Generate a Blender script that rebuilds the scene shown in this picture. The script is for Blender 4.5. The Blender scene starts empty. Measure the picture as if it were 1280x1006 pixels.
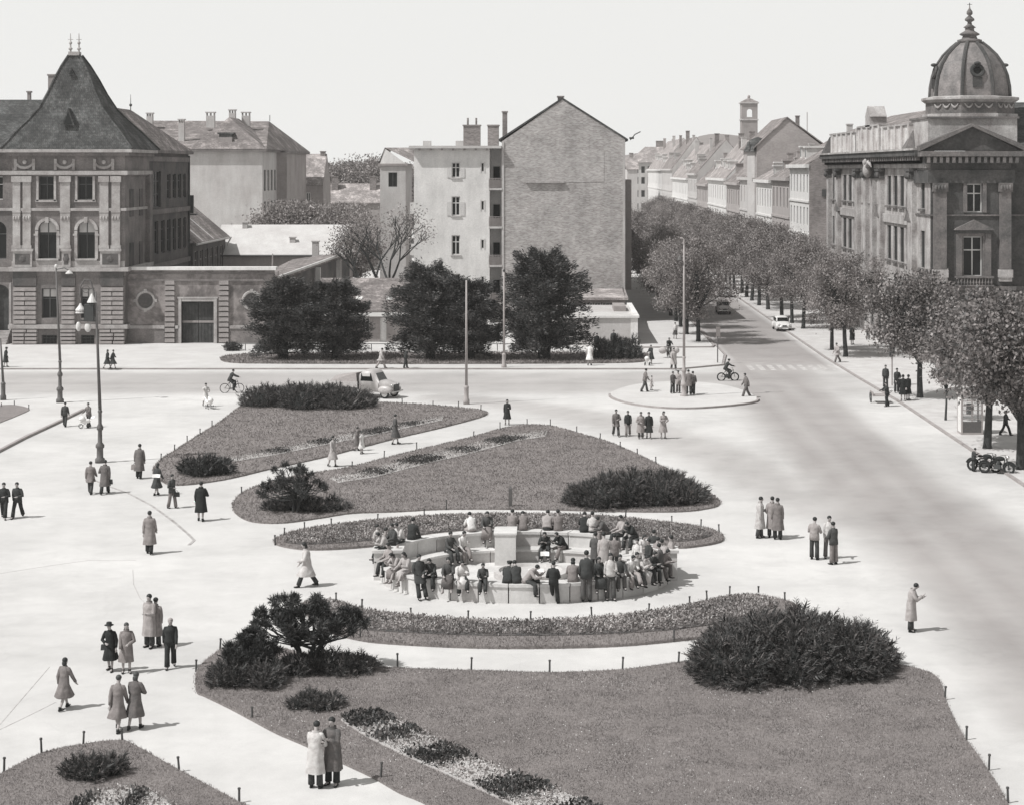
import bpy, bmesh, math, random
import numpy as np
from mathutils import Vector, Matrix
R = math.radians
PI = math.pi
random.seed(7)
SC = bpy.context.scene
COL = SC.collection

# ------------------------------------------------------------------ camera, sky, sun, exposure
CAM_H, FOC, VPX, HOR = 16.5, 2400.0, 690.0, 212.0      # photo calibrated on 1280 x 1006 pixels
cam = bpy.data.cameras.new('camera')
cam.sensor_width = 36.0
cam.lens = FOC / 1280 * 36
cam.shift_x = (640 - VPX) / 1280
cam.shift_y = -(503 - HOR) / 1280
cam.clip_start = 1.0
cam.clip_end = 9000
camo = bpy.data.objects.new('camera', cam)
COL.objects.link(camo)
camo.location = (0, 0, CAM_H)
camo.rotation_euler = (R(90), 0, 0)
SC.camera = camo

SUN_EL = 53.0
SUN_DIR = Vector((0.895, 0.446, 0)).normalized()          # horizontal travel of the light
world = bpy.data.worlds.new('World')
SC.world = world
world.use_nodes = True
wn = world.node_tree
wn.nodes.clear()
w_out = wn.nodes.new('ShaderNodeOutputWorld')
w_bg = wn.nodes.new('ShaderNodeBackground')
w_sky = wn.nodes.new('ShaderNodeTexSky')
w_sky.sky_type = 'NISHITA'
w_sky.sun_disc = False
w_sky.sun_elevation = R(SUN_EL)
w_sky.sun_rotation = math.atan2(-SUN_DIR.x, -SUN_DIR.y)
w_sky.altitude = 0
w_sky.air_density = 1.0
w_sky.dust_density = 0.2
w_sky.ozone_density = 1.0
w_bw = wn.nodes.new('ShaderNodeRGBToBW')                # a black-and-white picture: the sky has no hue
w_tint = wn.nodes.new('ShaderNodeMix')
w_tint.data_type = 'RGBA'
w_tint.blend_type = 'MULTIPLY'
w_tint.inputs[0].default_value = 1.0
w_tint.inputs[7].default_value = (1.0, 1.0, 0.98, 1)
wn.links.new(w_sky.outputs[0], w_bw.inputs[0])
w_cap = wn.nodes.new('ShaderNodeMath')                  # hazy white sky: the horizon glow is flat
w_cap.operation = 'MINIMUM'
w_cap.inputs[1].default_value = 4.75
w_veil = wn.nodes.new('ShaderNodeMath')
w_veil.operation = 'MULTIPLY_ADD'
w_veil.inputs[1].default_value = 0.95
w_veil.inputs[2].default_value = 1.2
wn.links.new(w_bw.outputs[0], w_cap.inputs[0])
wn.links.new(w_cap.outputs[0], w_veil.inputs[0])
wn.links.new(w_veil.outputs[0], w_tint.inputs[6])
wn.links.new(w_tint.outputs[2], w_bg.inputs[0])
w_bg.inputs[1].default_value = 0.145
wn.links.new(w_bg.outputs[0], w_out.inputs[0])

sun = bpy.data.lights.new('sun', 'SUN')
sun.energy = 4.25
sun.angle = R(0.5)
sun.color = (1.0, 0.995, 0.985)
suno = bpy.data.objects.new('sun', sun)
COL.objects.link(suno)
ld = Vector((SUN_DIR.x * math.cos(R(SUN_EL)), SUN_DIR.y * math.cos(R(SUN_EL)), -math.sin(R(SUN_EL))))
suno.rotation_euler = ld.to_track_quat('-Z', 'Y').to_euler()
suno.location = (-60, 40, 90)

SC.view_settings.view_transform = 'Standard'
SC.view_settings.look = 'None'
SC.view_settings.gamma = 1.0
SC.view_settings.use_curve_mapping = False
SC.view_settings.exposure = 0.05
SC.render.engine = 'CYCLES'
SC.cycles.max_bounces = 5
SC.cycles.diffuse_bounces = 3
SC.cycles.volume_bounces = 1
SC.cycles.transparent_max_bounces = 8

# ------------------------------------------------------------------ pixels to places
def X(px, Z): return (px - VPX) / FOC * Z
def H(py, Z): return CAM_H - (py - HOR) / FOC * Z
def ZG(py, z=0.0): return FOC * (CAM_H - z) / (py - HOR)     # depth of a ground point
def G(px, py, z=0.0):
    Z = ZG(py, z)
    return Vector((X(px, Z), Z, z))

# ------------------------------------------------------------------ materials (grey tones of a black-and-white print)
MATS = {}
def tone(v):
    # slight warm cast in the lights, a little cool in the darks
    pts = ((0.0, (0.95, 1.02, 1.0)), (0.07, (0.98, 1.0, 0.99)), (0.14, (1.075, 0.975, 0.945)), (0.34, (1.06, 0.98, 0.955)), (0.5, (1.02, 1.0, 0.98)), (9.0, (1.01, 1.0, 0.985)))
    for (a, p), (b, q) in zip(pts[:-1], pts[1:]):
        if v <= b:
            f = (v - a) / (b - a) if b < 9 else 0.0
            return tuple(v * (x + (y - x) * f) for x, y in zip(p, q))
def col4(v):
    r, g, b = tone(v)
    return (r, g, b, 1)
class NT:
    def __init__(s, name):
        s.m = bpy.data.materials.new(name); s.m.use_nodes = True
        s.t = s.m.node_tree; s.t.nodes.clear()
        s.out = s.n('ShaderNodeOutputMaterial'); s.b = s.n('ShaderNodeBsdfPrincipled')
        s.l(s.b.outputs[0], s.out.inputs[0])
    def n(s, k): return s.t.nodes.new(k)
    def l(s, a, b): s.t.links.new(a, b)
    def coord(s, scale=(1, 1, 1), kind=3):
        tc = s.n('ShaderNodeTexCoord'); mp = s.n('ShaderNodeMapping')
        mp.inputs['Scale'].default_value = scale
        s.l(tc.outputs[kind], mp.inputs[0]); return mp.outputs[0]
    def noise(s, scale, detail=4, rough=0.6, vec=None):
        x = s.n('ShaderNodeTexNoise'); x.inputs['Scale'].default_value = scale
        x.inputs['Detail'].default_value = detail; x.inputs['Roughness'].default_value = rough
        s.l(vec if vec is not None else s.coord(), x.inputs['Vector']); return x.outputs[0]
    def ramp(s, fac, stops):
        r = s.n('ShaderNodeValToRGB'); e = r.color_ramp.elements
        while len(e) < len(stops): e.new(0.5)
        for i, (p, v) in enumerate(stops):
            e[i].position = p; e[i].color = col4(v) if not isinstance(v, tuple) else v
        s.l(fac, r.inputs[0]); return r.outputs[0]
    def mix(s, a, b, fac, mode='MIX'):
        x = s.n('ShaderNodeMix'); x.data_type = 'RGBA'; x.blend_type = mode
        for q, i in ((a, 6), (b, 7)):
            if hasattr(q, 'is_linked'): s.l(q, x.inputs[i])
            else: x.inputs[i].default_value = q if isinstance(q, tuple) else (q, q, q, 1)
        if hasattr(fac, 'is_linked'): s.l(fac, x.inputs[0])
        else: x.inputs[0].default_value = fac
        return x.outputs[2]
    def base(s, c): s.l(c, s.b.inputs['Base Color'])
    def bump(s, h, dist=0.02, strength=0.6):
        x = s.n('ShaderNodeBump'); x.inputs['Distance'].default_value = dist
        x.inputs['Strength'].default_value = strength
        s.l(h, x.inputs['Height']); s.l(x.outputs[0], s.b.inputs['Normal'])
    def rough(s, v, spec=0.3):
        s.b.inputs['Roughness'].default_value = v; s.b.inputs['Specular IOR Level'].default_value = spec

def grainy(name, v, var=0.2, scale=1.5, fine=14.0, bump=0.0, rough=0.9, spec=0.2, streak=False):
    """A surface of one tone, mottled at two sizes, with optional weather streaks."""
    if name in MATS: return MATS[name]
    t = NT(name)
    big = t.noise(scale, 5, 0.65)
    c = t.ramp(big, [(0.3, v * (1 - var)), (0.7, v * (1 + var))])
    fn = t.noise(fine, 3, 0.7)
    f2 = t.ramp(fn, [(0.3, (1 - var * 0.7,) * 3 + (1,)), (0.7, (1 + var * 0.5,) * 3 + (1,))])
    c = t.mix(c, f2, 1.0, 'MULTIPLY')
    if streak:
        st = t.noise(1.0, 4, 0.6, t.coord((1.1, 1.1, 0.22)))
        s2 = t.ramp(st, [(0.3, (0.88,) * 3 + (1,)), (0.6, (1.03,) * 3 + (1,))])
        c = t.mix(c, s2, 1.0, 'MULTIPLY')
    t.base(c); t.rough(rough, spec)
    if bump: t.bump(fn, bump, 0.7)
    MATS[name] = t.m
    return t.m

def plain(name, v, rough=0.6, spec=0.4, metal=0.0):
    if name in MATS: return MATS[name]
    t = NT(name)
    n = t.noise(9.0, 3)
    t.base(t.ramp(n, [(0.3, v * 0.88), (0.7, v * 1.1)])); t.rough(rough, spec)
    t.b.inputs['Metallic'].default_value = metal
    MATS[name] = t.m
    return t.m

def leafy(name, v, var=0.45, rough=0.6, trans=0.0, spec=0.25):
    """Foliage: every leaf its own tone, and patches a little lighter and darker."""
    if name in MATS: return MATS[name]
    t = NT(name)
    g = t.n('ShaderNodeNewGeometry')
    c = t.ramp(g.outputs['Random Per Island'], [(0.0, v * (1 - var)), (0.55, v), (1.0, v * (1 + var))])
    big = t.ramp(t.noise(0.8, 3), [(0.32, (0.6,) * 3 + (1,)), (0.68, (1.32,) * 3 + (1,))])
    c = t.mix(c, big, 1.0, 'MULTIPLY')
    t.base(c); t.rough(rough, spec)
    if trans:
        tr = t.n('ShaderNodeBsdfTranslucent'); t.l(c, tr.inputs[0])
        ms = t.n('ShaderNodeMixShader'); ms.inputs[0].default_value = trans
        t.l(t.b.outputs[0], ms.inputs[1]); t.l(tr.outputs[0], ms.inputs[2]); t.l(ms.outputs[0], t.out.inputs[0])
    MATS[name] = t.m
    return t.m

def bricky(name, v, mortar, w=0.28, h=0.085, vary=0.35, patch=0.25, axis='xz'):
    if name in MATS: return MATS[name]
    t = NT(name)
    tc = t.n('ShaderNodeTexCoord'); sx = t.n('ShaderNodeSeparateXYZ'); cb = t.n('ShaderNodeCombineXYZ')
    t.l(tc.outputs[3], sx.inputs[0])
    if axis == 'xz':
        t.l(sx.outputs[0], cb.inputs[0])
    else:
        t.l(sx.outputs[1], cb.inputs[0])
    t.l(sx.outputs[2], cb.inputs[1])
    br = t.n('ShaderNodeTexBrick'); br.inputs['Scale'].default_value = 1.0
    br.inputs['Brick Width'].default_value = w; br.inputs['Row Height'].default_value = h
    br.inputs['Mortar Size'].default_value = 0.012
    br.inputs['Color1'].default_value = col4(v * (1 - vary)); br.inputs['Color2'].default_value = col4(v * (1 + vary))
    br.inputs['Mortar'].default_value = col4(mortar); br.inputs['Bias'].default_value = -0.1
    t.l(cb.outputs[0], br.inputs['Vector'])
    p = t.ramp(t.noise(0.35, 6, 0.7), [(0.35, (1 - patch,) * 3 + (1,)), (0.65, (1 + patch,) * 3 + (1,))])
    p2 = t.ramp(t.noise(1.0, 6, 0.8, t.coord((1.1, 1.1, 7.0))), [(0.3, (1 - patch,) * 3 + (1,)), (0.7, (1 + patch * .8,) * 3 + (1,))])
    t.base(t.mix(t.mix(br.outputs[0], p, 1.0, 'MULTIPLY'), p2, 1.0, 'MULTIPLY')); t.rough(0.95, 0.1)
    t.bump(br.outputs[1], -0.01, 0.5)
    MATS[name] = t.m
    return t.m

def tiled(name, v, row=0.28):
    """Roof tiles: rows across the slope with uneven weathered tiles."""
    if name in MATS: return MATS[name]
    t = NT(name)
    tc = t.n('ShaderNodeTexCoord'); sx = t.n('ShaderNodeSeparateXYZ'); cb = t.n('ShaderNodeCombineXYZ'); ad = t.n('ShaderNodeMath')
    t.l(tc.outputs[3], sx.inputs[0]); t.l(sx.outputs[0], ad.inputs[0]); t.l(sx.outputs[1], ad.inputs[1])
    t.l(ad.outputs[0], cb.inputs[0]); t.l(sx.outputs[2], cb.inputs[1])
    br = t.n('ShaderNodeTexBrick'); br.inputs['Scale'].default_value = 1.0
    br.inputs['Brick Width'].default_value = 0.2; br.inputs['Row Height'].default_value = row
    br.inputs['Mortar Size'].default_value = 0.025
    br.inputs['Color1'].default_value = col4(v * 0.86); br.inputs['Color2'].default_value = col4(v * 1.14)
    br.inputs['Mortar'].default_value = col4(v * 0.78)
    t.l(cb.outputs[0], br.inputs['Vector'])
    p = t.ramp(t.noise(0.5, 7, 0.75), [(0.3, (0.6,) * 3 + (1,)), (0.5, (1.0,) * 3 + (1,)), (0.68, (2.1,) * 3 + (1,))])
    p2 = t.ramp(t.noise(4.0, 4, 0.8), [(0.3, (0.8,) * 3 + (1,)), (0.7, (1.25,) * 3 + (1,))])
    t.base(t.mix(t.mix(br.outputs[0], p, 1.0, 'MULTIPLY'), p2, 1.0, 'MULTIPLY')); t.rough(0.95, 0.1)
    t.bump(br.outputs[1], -0.03, 0.6)
    MATS[name] = t.m
    return t.m

# ------------------------------------------------------------------ mesh helpers
class MB:
    def __init__(s): s.v = []; s.f = []
    def add(s, vs, fs):
        o = len(s.v); s.v.extend([tuple(p) for p in vs]); s.f.extend([tuple(i + o for i in f) for f in fs]); return s
    def box(s, x0, x1, y0, y1, z0, z1):
        return s.add([(x0, y0, z0), (x1, y0, z0), (x1, y1, z0), (x0, y1, z0), (x0, y0, z1), (x1, y0, z1), (x1, y1, z1), (x0, y1, z1)],
                     [(3, 2, 1, 0), (4, 5, 6, 7), (0, 1, 5, 4), (1, 2, 6, 5), (2, 3, 7, 6), (3, 0, 4, 7)])
    def frustum(s, a, b):
        """a, b: (x0,x1,y0,y1,z) bottom and top rectangles."""
        vs = []
        for x0, x1, y0, y1, z in (a, b): vs += [(x0, y0, z), (x1, y0, z), (x1, y1, z), (x0, y1, z)]
        return s.add(vs, [(3, 2, 1, 0), (4, 5, 6, 7), (0, 1, 5, 4), (1, 2, 6, 5), (2, 3, 7, 6), (3, 0, 4, 7)])
    def poly(s, pts, z0, z1):
        n = len(pts)
        return s.add([(p[0], p[1], z0) for p in pts] + [(p[0], p[1], z1) for p in pts],
                     [tuple(range(n - 1, -1, -1)), tuple(range(n, 2 * n))] + [(i, (i + 1) % n, n + (i + 1) % n, n + i) for i in range(n)])
    def extr(s, pts, d):
        """closed outline of 3-D points swept by vector d."""
        n = len(pts); d = Vector(d)
        return s.add([tuple(Vector(p)) for p in pts] + [tuple(Vector(p) + d) for p in pts],
                     [tuple(range(n - 1, -1, -1)), tuple(range(n, 2 * n))] + [(i, (i + 1) % n, n + (i + 1) % n, n + i) for i in range(n)])
    def tube(s, pts, rad, n=8, cap=True):
        pts = [Vector(p) for p in pts]
        if not isinstance(rad, (list, tuple)): rad = [rad] * len(pts)
        vs = []; fs = []; k = len(pts); up = None
        for i, p in enumerate(pts):
            t = (pts[min(i + 1, k - 1)] - pts[max(i - 1, 0)])
            if t.length < 1e-9: t = Vector((0, 0, 1))
            t.normalize()
            if up is None:
                up = Vector((1, 0, 0)) if abs(t.x) < 0.8 else Vector((0, 1, 0))
            a = (up - t * up.dot(t))
            if a.length < 1e-6: a = t.orthogonal()
            a.normalize(); up = a; b = t.cross(a)
            for j in range(n):
                q = 2 * PI * j / n
                vs.append(p + a * (rad[i] * math.cos(q)) + b * (rad[i] * math.sin(q)))
        for i in range(k - 1):
            for j in range(n):
                fs.append((i * n + j, i * n + (j + 1) % n, (i + 1) * n + (j + 1) % n, (i + 1) * n + j))
        if cap:
            fs.append(tuple(range(n - 1, -1, -1))); fs.append(tuple((k - 1) * n + j for j in range(n)))
        return s.add(vs, fs)
    def loft(s, cs, rx, ry, xd=(1, 0, 0), n=12, cap=True, fd=None):
        """elliptical rings; xd is the ring's wide axis, the other follows the path."""
        cs = [Vector(c) for c in cs]; xd = Vector(xd).normalized(); vs = []; fs = []; k = len(cs)
        for i, c in enumerate(cs):
            t = cs[min(i + 1, k - 1)] - cs[max(i - 1, 0)]
            f = Vector(fd) if fd is not None else t.cross(xd)
            if f.length < 1e-6: f = Vector((0, 1, 0))
            f.normalize()
            for j in range(n):
                q = 2 * PI * j / n
                vs.append(c + xd * (rx[i] * math.cos(q)) + f * (ry[i] * math.sin(q)))
        for i in range(k - 1):
            for j in range(n):
                fs.append((i * n + j, i * n + (j + 1) % n, (i + 1) * n + (j + 1) % n, (i + 1) * n + j))
        if cap:
            fs.append(tuple(range(n - 1, -1, -1))); fs.append(tuple((k - 1) * n + j for j in range(n)))
        return s.add(vs, fs)
    def lathe(s, prof, c=(0, 0, 0), n=16, rot=0.0, sx=1.0, sy=1.0):
        vs = []; fs = []; k = len(prof)
        for r, z in prof:
            for j in range(n):
                q = 2 * PI * j / n + rot
                vs.append((c[0] + sx * r * math.cos(q), c[1] + sy * r * math.sin(q), c[2] + z))
        for i in range(k - 1):
            for j in range(n):
                fs.append((i * n + j, i * n + (j + 1) % n, (i + 1) * n + (j + 1) % n, (i + 1) * n + j))
        fs.append(tuple(range(n - 1, -1, -1))); fs.append(tuple((k - 1) * n + j for j in range(n)))
        return s.add(vs, fs)
    def ball(s, c, rx, ry, rz, n=10, m=7):
        return s.lathe([(max(1e-4, math.sin(PI * i / m)), -math.cos(PI * i / m) * rz) for i in range(m + 1)], c, n, 0, rx, ry)
    def disc(s, c, ax, r, th, n=14):
        """flat round plate, axis ax."""
        a = Vector(ax).normalized(); c = Vector(c)
        return s.tube([c - a * th / 2, c + a * th / 2], [r, r], n)
    def torus(s, c, ax, r, t, n=18, m=6):
        a = Vector(ax).normalized(); u = a.orthogonal().normalized(); w = a.cross(u); c = Vector(c); vs = []; fs = []
        for i in range(n):
            q = 2 * PI * i / n; d = u * math.cos(q) + w * math.sin(q)
            for j in range(m):
                p = 2 * PI * j / m
                vs.append(c + d * (r + t * math.cos(p)) + a * (t * math.sin(p)))
        for i in range(n):
            for j in range(m):
                fs.append((i * m + j, ((i + 1) % n) * m + j, ((i + 1) % n) * m + (j + 1) % m, i * m + (j + 1) % m))
        return s.add(vs, fs)
    def mesh(s, name, mat, base=(0, 0, 0), smooth=False):
        me = bpy.data.meshes.new(name)
        bx, by, bz = base
        me.from_pydata([(x - bx, y - by, z - bz) for x, y, z in s.v], [], s.f)
        me.update()
        if mat is not None: me.materials.append(mat)
        if smooth: me.polygons.foreach_set('use_smooth', [True] * len(me.polygons))
        return me

def link(name, me, parent=None, loc=None):
    o = bpy.data.objects.new(name, me)
    COL.objects.link(o)
    if parent is not None: o.parent = parent
    if loc is not None: o.location = loc
    return o
def tag(o, label=None, cat=None, group=None, kind=None):
    if label: o['label'] = label
    if cat: o['category'] = cat
    if group: o['group'] = group
    if kind: o['kind'] = kind
    return o
class Thing:
    """An Empty at a thing's base; its parts are built in world coordinates and stored relative to it."""
    def __init__(s, name, label, cat, base=(0, 0, 0), group=None, kind=None):
        s.base = tuple(base); s.root = link(name, None, None, s.base)
        s.root.empty_display_size = 0.3
        tag(s.root, label, cat, group, kind)
    def part(s, name, mb, mat, parent=None, smooth=False, label=None, kind=None):
        o = link(name, mb.mesh(name, mat, s.base, smooth), parent or s.root)
        tag(o, label, None, None, kind)
        return o
    def place(s, name, me, M, parent=None):
        """a shared mesh set at world matrix M."""
        o = link(name, me, parent or s.root)
        o.matrix_local = Matrix.Translation(-Vector(s.base)) @ M
        return o
def struct(name, mb, mat, smooth=False):
    o = link(name, mb.mesh(name, mat, (0, 0, 0), smooth)); o['kind'] = 'structure'; return o
def copy_tree(o, parent=None):
    c = o.copy(); COL.objects.link(c); c.parent = parent
    for ch in o.children: copy_tree(ch, c)
    return c

def smooth_loop(pts, sub=6):
    """closed Catmull-Rom through 2-D points."""
    out = []; n = len(pts)
    for i in range(n):
        p0, p1, p2, p3 = (Vector(pts[(i + k - 1) % n]) for k in range(4))
        for j in range(sub):
            t = j / sub
            out.append(0.5 * ((2 * p1) + (p2 - p0) * t + (2 * p0 - 5 * p1 + 4 * p2 - p3) * t * t + (3 * p1 - p0 - 3 * p2 + p3) * t ** 3))
    return out
def ground_loop(pix, sub=5, z=0.0):
    w = [G(a, b, z).xy for a, b in pix]
    return smooth_loop(w, sub) if sub > 1 else w
def inside(poly, P):
    """numpy point-in-polygon; P (n,2)."""
    x, y = P[:, 0], P[:, 1]; r = np.zeros(len(P), bool); n = len(poly)
    for i in range(n):
        x1, y1 = poly[i]; x2, y2 = poly[(i + 1) % n]
        if y1 == y2: continue
        c = ((y1 > y) != (y2 > y)) & (x < (x2 - x1) * (y - y1) / (y2 - y1) + x1)
        r ^= c
    return r
def np_mesh(name, V, F, mat, smooth=False):
    """V (n,3), F (m,k) arrays to a mesh, quickly."""
    me = bpy.data.meshes.new(name); k = F.shape[1]
    me.vertices.add(len(V)); me.vertices.foreach_set('co', np.asarray(V, np.float32).ravel())
    me.loops.add(F.size); me.loops.foreach_set('vertex_index', F.astype(np.int32).ravel())
    me.polygons.add(len(F)); me.polygons.foreach_set('loop_start', np.arange(0, F.size, k, dtype=np.int32))
    if smooth: me.polygons.foreach_set('use_smooth', np.ones(len(F), bool))
    me.update(calc_edges=True); me.validate()
    if mat is not None: me.materials.append(mat)
    return me
def rot_cols(d, rng):
    """for unit directions d (n,3): two perpendicular unit vectors with random roll."""
    a = rng.normal(size=d.shape); a -= (a * d).sum(1, keepdims=True) * d
    a /= np.linalg.norm(a, axis=1, keepdims=True) + 1e-9
    return a, np.cross(d, a)
def unit(a): return a / (np.linalg.norm(a, axis=1, keepdims=True) + 1e-9)
def blades(P, D, L, Wd, rng):
    """rhomb leaves: base points P, directions D, lengths L, widths Wd -> V, F (quads)."""
    a, b = rot_cols(D, rng); L = L[:, None]; Wd = Wd[:, None]
    V = np.stack([P, P + D * L * 0.5 + a * Wd * 0.5 + b * Wd * 0.12, P + D * L, P + D * L * 0.5 - a * Wd * 0.5 + b * Wd * 0.12], 1).reshape(-1, 3)
    return V, np.arange(len(P) * 4).reshape(-1, 4)
# ------------------------------------------------------------------ ground, road surface, pavements
def sstep(a, b, x): 
    t = np.clip((x - a) / (b - a), 0, 1); return t * t * (3 - 2 * t)
def curve_dist(P, pts):
    d = np.full(len(P), 1e9)
    for (x1, y1), (x2, y2) in zip(pts[:-1], pts[1:]):
        v = np.array([x2 - x1, y2 - y1]); t = np.clip(((P - [x1, y1]) @ v) / (v @ v), 0, 1)
        d = np.minimum(d, np.linalg.norm(P - ([x1, y1] + t[:, None] * v), axis=1))
    return d
def make_ground():
    xs = np.concatenate([[-600, -300, -220, -140], np.arange(-95, 75, 1.0), [100, 160, 300, 600]])
    ys = np.concatenate([[-60, 0, 20], np.arange(30, 300, 1.0), [320, 360, 420, 520, 700, 900, 1150]])
    XX, YY = np.meshgrid(xs, ys); P = np.stack([XX.ravel(), YY.ravel()], 1)
    nx, ny = len(xs), len(ys)
    i = np.arange(nx * ny).reshape(ny, nx)
    F = np.stack([i[:-1, :-1].ravel(), i[:-1, 1:].ravel(), i[1:, 1:].ravel(), i[1:, :-1].ravel()], 1)
    a = np.zeros(len(P)); x, y = P[:, 0], P[:, 1]
    # worn asphalt: the far street, the avenue, the carriageway that sweeps towards the camera
    far = sstep(139, 144, y) * (1 - sstep(154, 158, y)) * (1 - sstep(18, 30, x))
    a = np.maximum(a, 0.5 * far)
    far2 = np.exp(-((y - 148) / 1.6) ** 2) + 0.8 * np.exp(-((y - 152.5) / 1.0) ** 2)
    a = np.maximum(a, 0.62 * far2 * (1 - sstep(0, 25, x)))
    a = np.maximum(a, 0.8 * sstep(15.0, 15.6, x) * (1 - sstep(23.4, 24.0, x)) * sstep(150, 166, y))
    g = lambda L: [tuple(G(*p).xy) for p in L]
    d = curve_dist(P, g([(955, 455), (985, 500), (1030, 545), (1090, 600), (1170, 660), (1290, 760), (1420, 900)]))
    a = np.maximum(a, 0.72 * (1 - sstep(2.2, 5.2, d)))
    d = curve_dist(P, g([(560, 497), (690, 512), (800, 535), (900, 570), (1000, 620), (1100, 660)]))
    a = np.maximum(a, 0.48 * (1 - sstep(0.8, 4.0, d)))
    for L, k in (([(955, 455), (985, 500), (1030, 545), (1090, 600), (1170, 660), (1290, 760), (1420, 900)], .07), ([(560, 497), (690, 512), (800, 535), (900, 570), (1000, 620), (1100, 660)], .05)):
        d = curve_dist(P, g(L)); a += k * (1 - sstep(3, 6, d)) * np.cos(d * 2 * PI / 1.7)
    a = np.clip(a, 0, 1)
    me = np_mesh('ground', np.column_stack([P, np.zeros(len(P))]), F, None)
    at = me.attributes.new('asphalt', 'FLOAT', 'POINT'); at.data.foreach_set('value', a.astype(np.float32))
    t = NT('plaza_ground')
    an = t.n('ShaderNodeAttribute'); an.attribute_name = 'asphalt'
    n1 = t.noise(0.07, 6, 0.65); n2 = t.noise(0.9, 5, 0.7); n3 = t.noise(25, 3, 0.7)
    grit = t.ramp(n1, [(0.32, 0.50), (0.68, 0.62)])
    asph = t.ramp(n1, [(0.3, 0.22), (0.7, 0.29)])
    soft = t.n('ShaderNodeMath'); soft.operation = 'MULTIPLY_ADD'
    t.l(n2, soft.inputs[0]); soft.inputs[1].default_value = 0.5; soft.inputs[2].default_value = -0.25
    ad = t.n('ShaderNodeMath'); t.l(an.outputs['Fac'], ad.inputs[0])
    mu = t.n('ShaderNodeMath'); mu.operation = 'MULTIPLY'; t.l(soft.outputs[0], mu.inputs[0]); t.l(an.outputs['Fac'], mu.inputs[1])
    t.l(mu.outputs[0], ad.inputs[1]); ad.use_clamp = True
    c = t.mix(grit, asph, ad.outputs[0])
    c = t.mix(c, t.ramp(n2, [(0.3, (0.93,) * 3 + (1,)), (0.7, (1.04,) * 3 + (1,))]), 1.0, 'MULTIPLY')
    c = t.mix(c, t.ramp(n3, [(0.3, (0.9,) * 3 + (1,)), (0.7, (1.06,) * 3 + (1,))]), 1.0, 'MULTIPLY')
    spots = t.noise(1.7, 5, 0.75); c = t.mix(c, t.ramp(spots, [(0.66, (1, 1, 1, 1)), (0.75, (0.87,) * 3 + (1,))]), 1.0, 'MULTIPLY')
    dirt = t.noise(0.22, 6, 0.7); c = t.mix(c, t.ramp(dirt, [(0.35, (0.9,) * 3 + (1,)), (0.55, (1.0,) * 3 + (1,))]), 1.0, 'MULTIPLY')
    # cracks and seams
    vo = t.n('ShaderNodeTexVoronoi'); vo.feature = 'DISTANCE_TO_EDGE'; vo.inputs['Scale'].default_value = 0.16
    wv = t.n('ShaderNodeVectorMath'); wv.operation = 'ADD'; cv = t.coord()
    nn = t.n('ShaderNodeTexNoise'); nn.inputs['Scale'].default_value = 0.4; nn.inputs['Detail'].default_value = 6
    t.l(cv, nn.inputs['Vector'])
    sc = t.n('ShaderNodeVectorMath'); sc.operation = 'SCALE'; sc.inputs['Scale'].default_value = 2.0
    t.l(nn.outputs[1], sc.inputs[0]); t.l(cv, wv.inputs[0]); t.l(sc.outputs[0], wv.inputs[1]); t.l(wv.outputs[0], vo.inputs['Vector'])
    cr = t.ramp(vo.outputs[0], [(0.0, (0.95,) * 3 + (1,)), (0.006, (1, 1, 1, 1))])
    c = t.mix(c, cr, 1.0, 'MULTIPLY')
    t.base(c); t.rough(0.95, 0.15); t.bump(n3, 0.01, 0.4)
    me.materials.append(t.m)
    o = link('ground', me); o['kind'] = 'structure'
make_ground()

M_pave = grainy('pavement_slab', 0.52, 0.1, 0.4, 9.0, 0.004)
M_kerb = grainy('kerb_stone', 0.3, 0.18, 1.2, 12.0, 0.006)
def slab(name, pts, z0, z1, mat): return struct(name, MB().poly(pts, z0, z1), mat)
def kerb_line(pts, w=0.16, h=0.13, closed=False, name='kerb', mat=None):
    """a kerb of constant section along ground points."""
    m = MB(); P = [Vector((p[0], p[1])) for p in pts]; n = len(P); L = []; Rr = []
    for i in range(n):
        a = P[(i - 1) % n] if (closed or i > 0) else P[i]; b = P[(i + 1) % n] if (closed or i < n - 1) else P[i]
        t = (b - a).normalized(); q = Vector((-t.y, t.x)) * w / 2
        L.append(P[i] + q); Rr.append(P[i] - q)
    vs = [(p.x, p.y, -0.02) for p in L] + [(p.x, p.y, h) for p in L] + [(p.x, p.y, h) for p in Rr] + [(p.x, p.y, -0.02) for p in Rr]
    fs = []
    for i in range(n if closed else n - 1):
        j = (i + 1) % n
        for k in range(3): fs.append((k * n + i, k * n + j, (k + 1) * n + j, (k + 1) * n + i))
    if not closed:
        fs.append((0, n, 2 * n, 3 * n)); fs.append((n - 1, 4 * n - 1, 3 * n - 1, 2 * n - 1))
    m.add(vs, fs); return struct(name, m, mat or M_kerb)

ZK = ZG(462)                                   # far kerb of the far street
cpt = G(902, 457)
slab('pavement', [(-110, ZK), (X(850, ZK), ZK), (cpt.x, cpt.y), (15.2, 170), (15.2, 400), (-110, 400)], -0.05, 0.10, M_pave)
kerb_line([(-110, ZK - .08), (X(850, ZK), ZK - .08), (cpt.x + .1, cpt.y - .06), (15.35, 170), (15.35, 400)], 0.18, 0.12)
slab('raised_pavement', [(8.2, 176.4), (14.6, 176.9), (14.9, 178), (14.9, 300), (8.2, 300)], 0.1, 0.2, M_pave)
kerb_line([(7.6, 176.3), (14.8, 176.8), (15.05, 178.2), (15.05, 300)], 0.16, 0.225)
M_path = grainy('rolled_gravel', 0.5, 0.14, 0.6, 20.0, 0.006)
slab('pavement_avenue', [(24.7, 30), (60, 30), (60, 420), (24.0, 420), (24.0, 168), (24.3, 150), (24.7, 136)], -0.05, 0.10, M_path)
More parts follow.
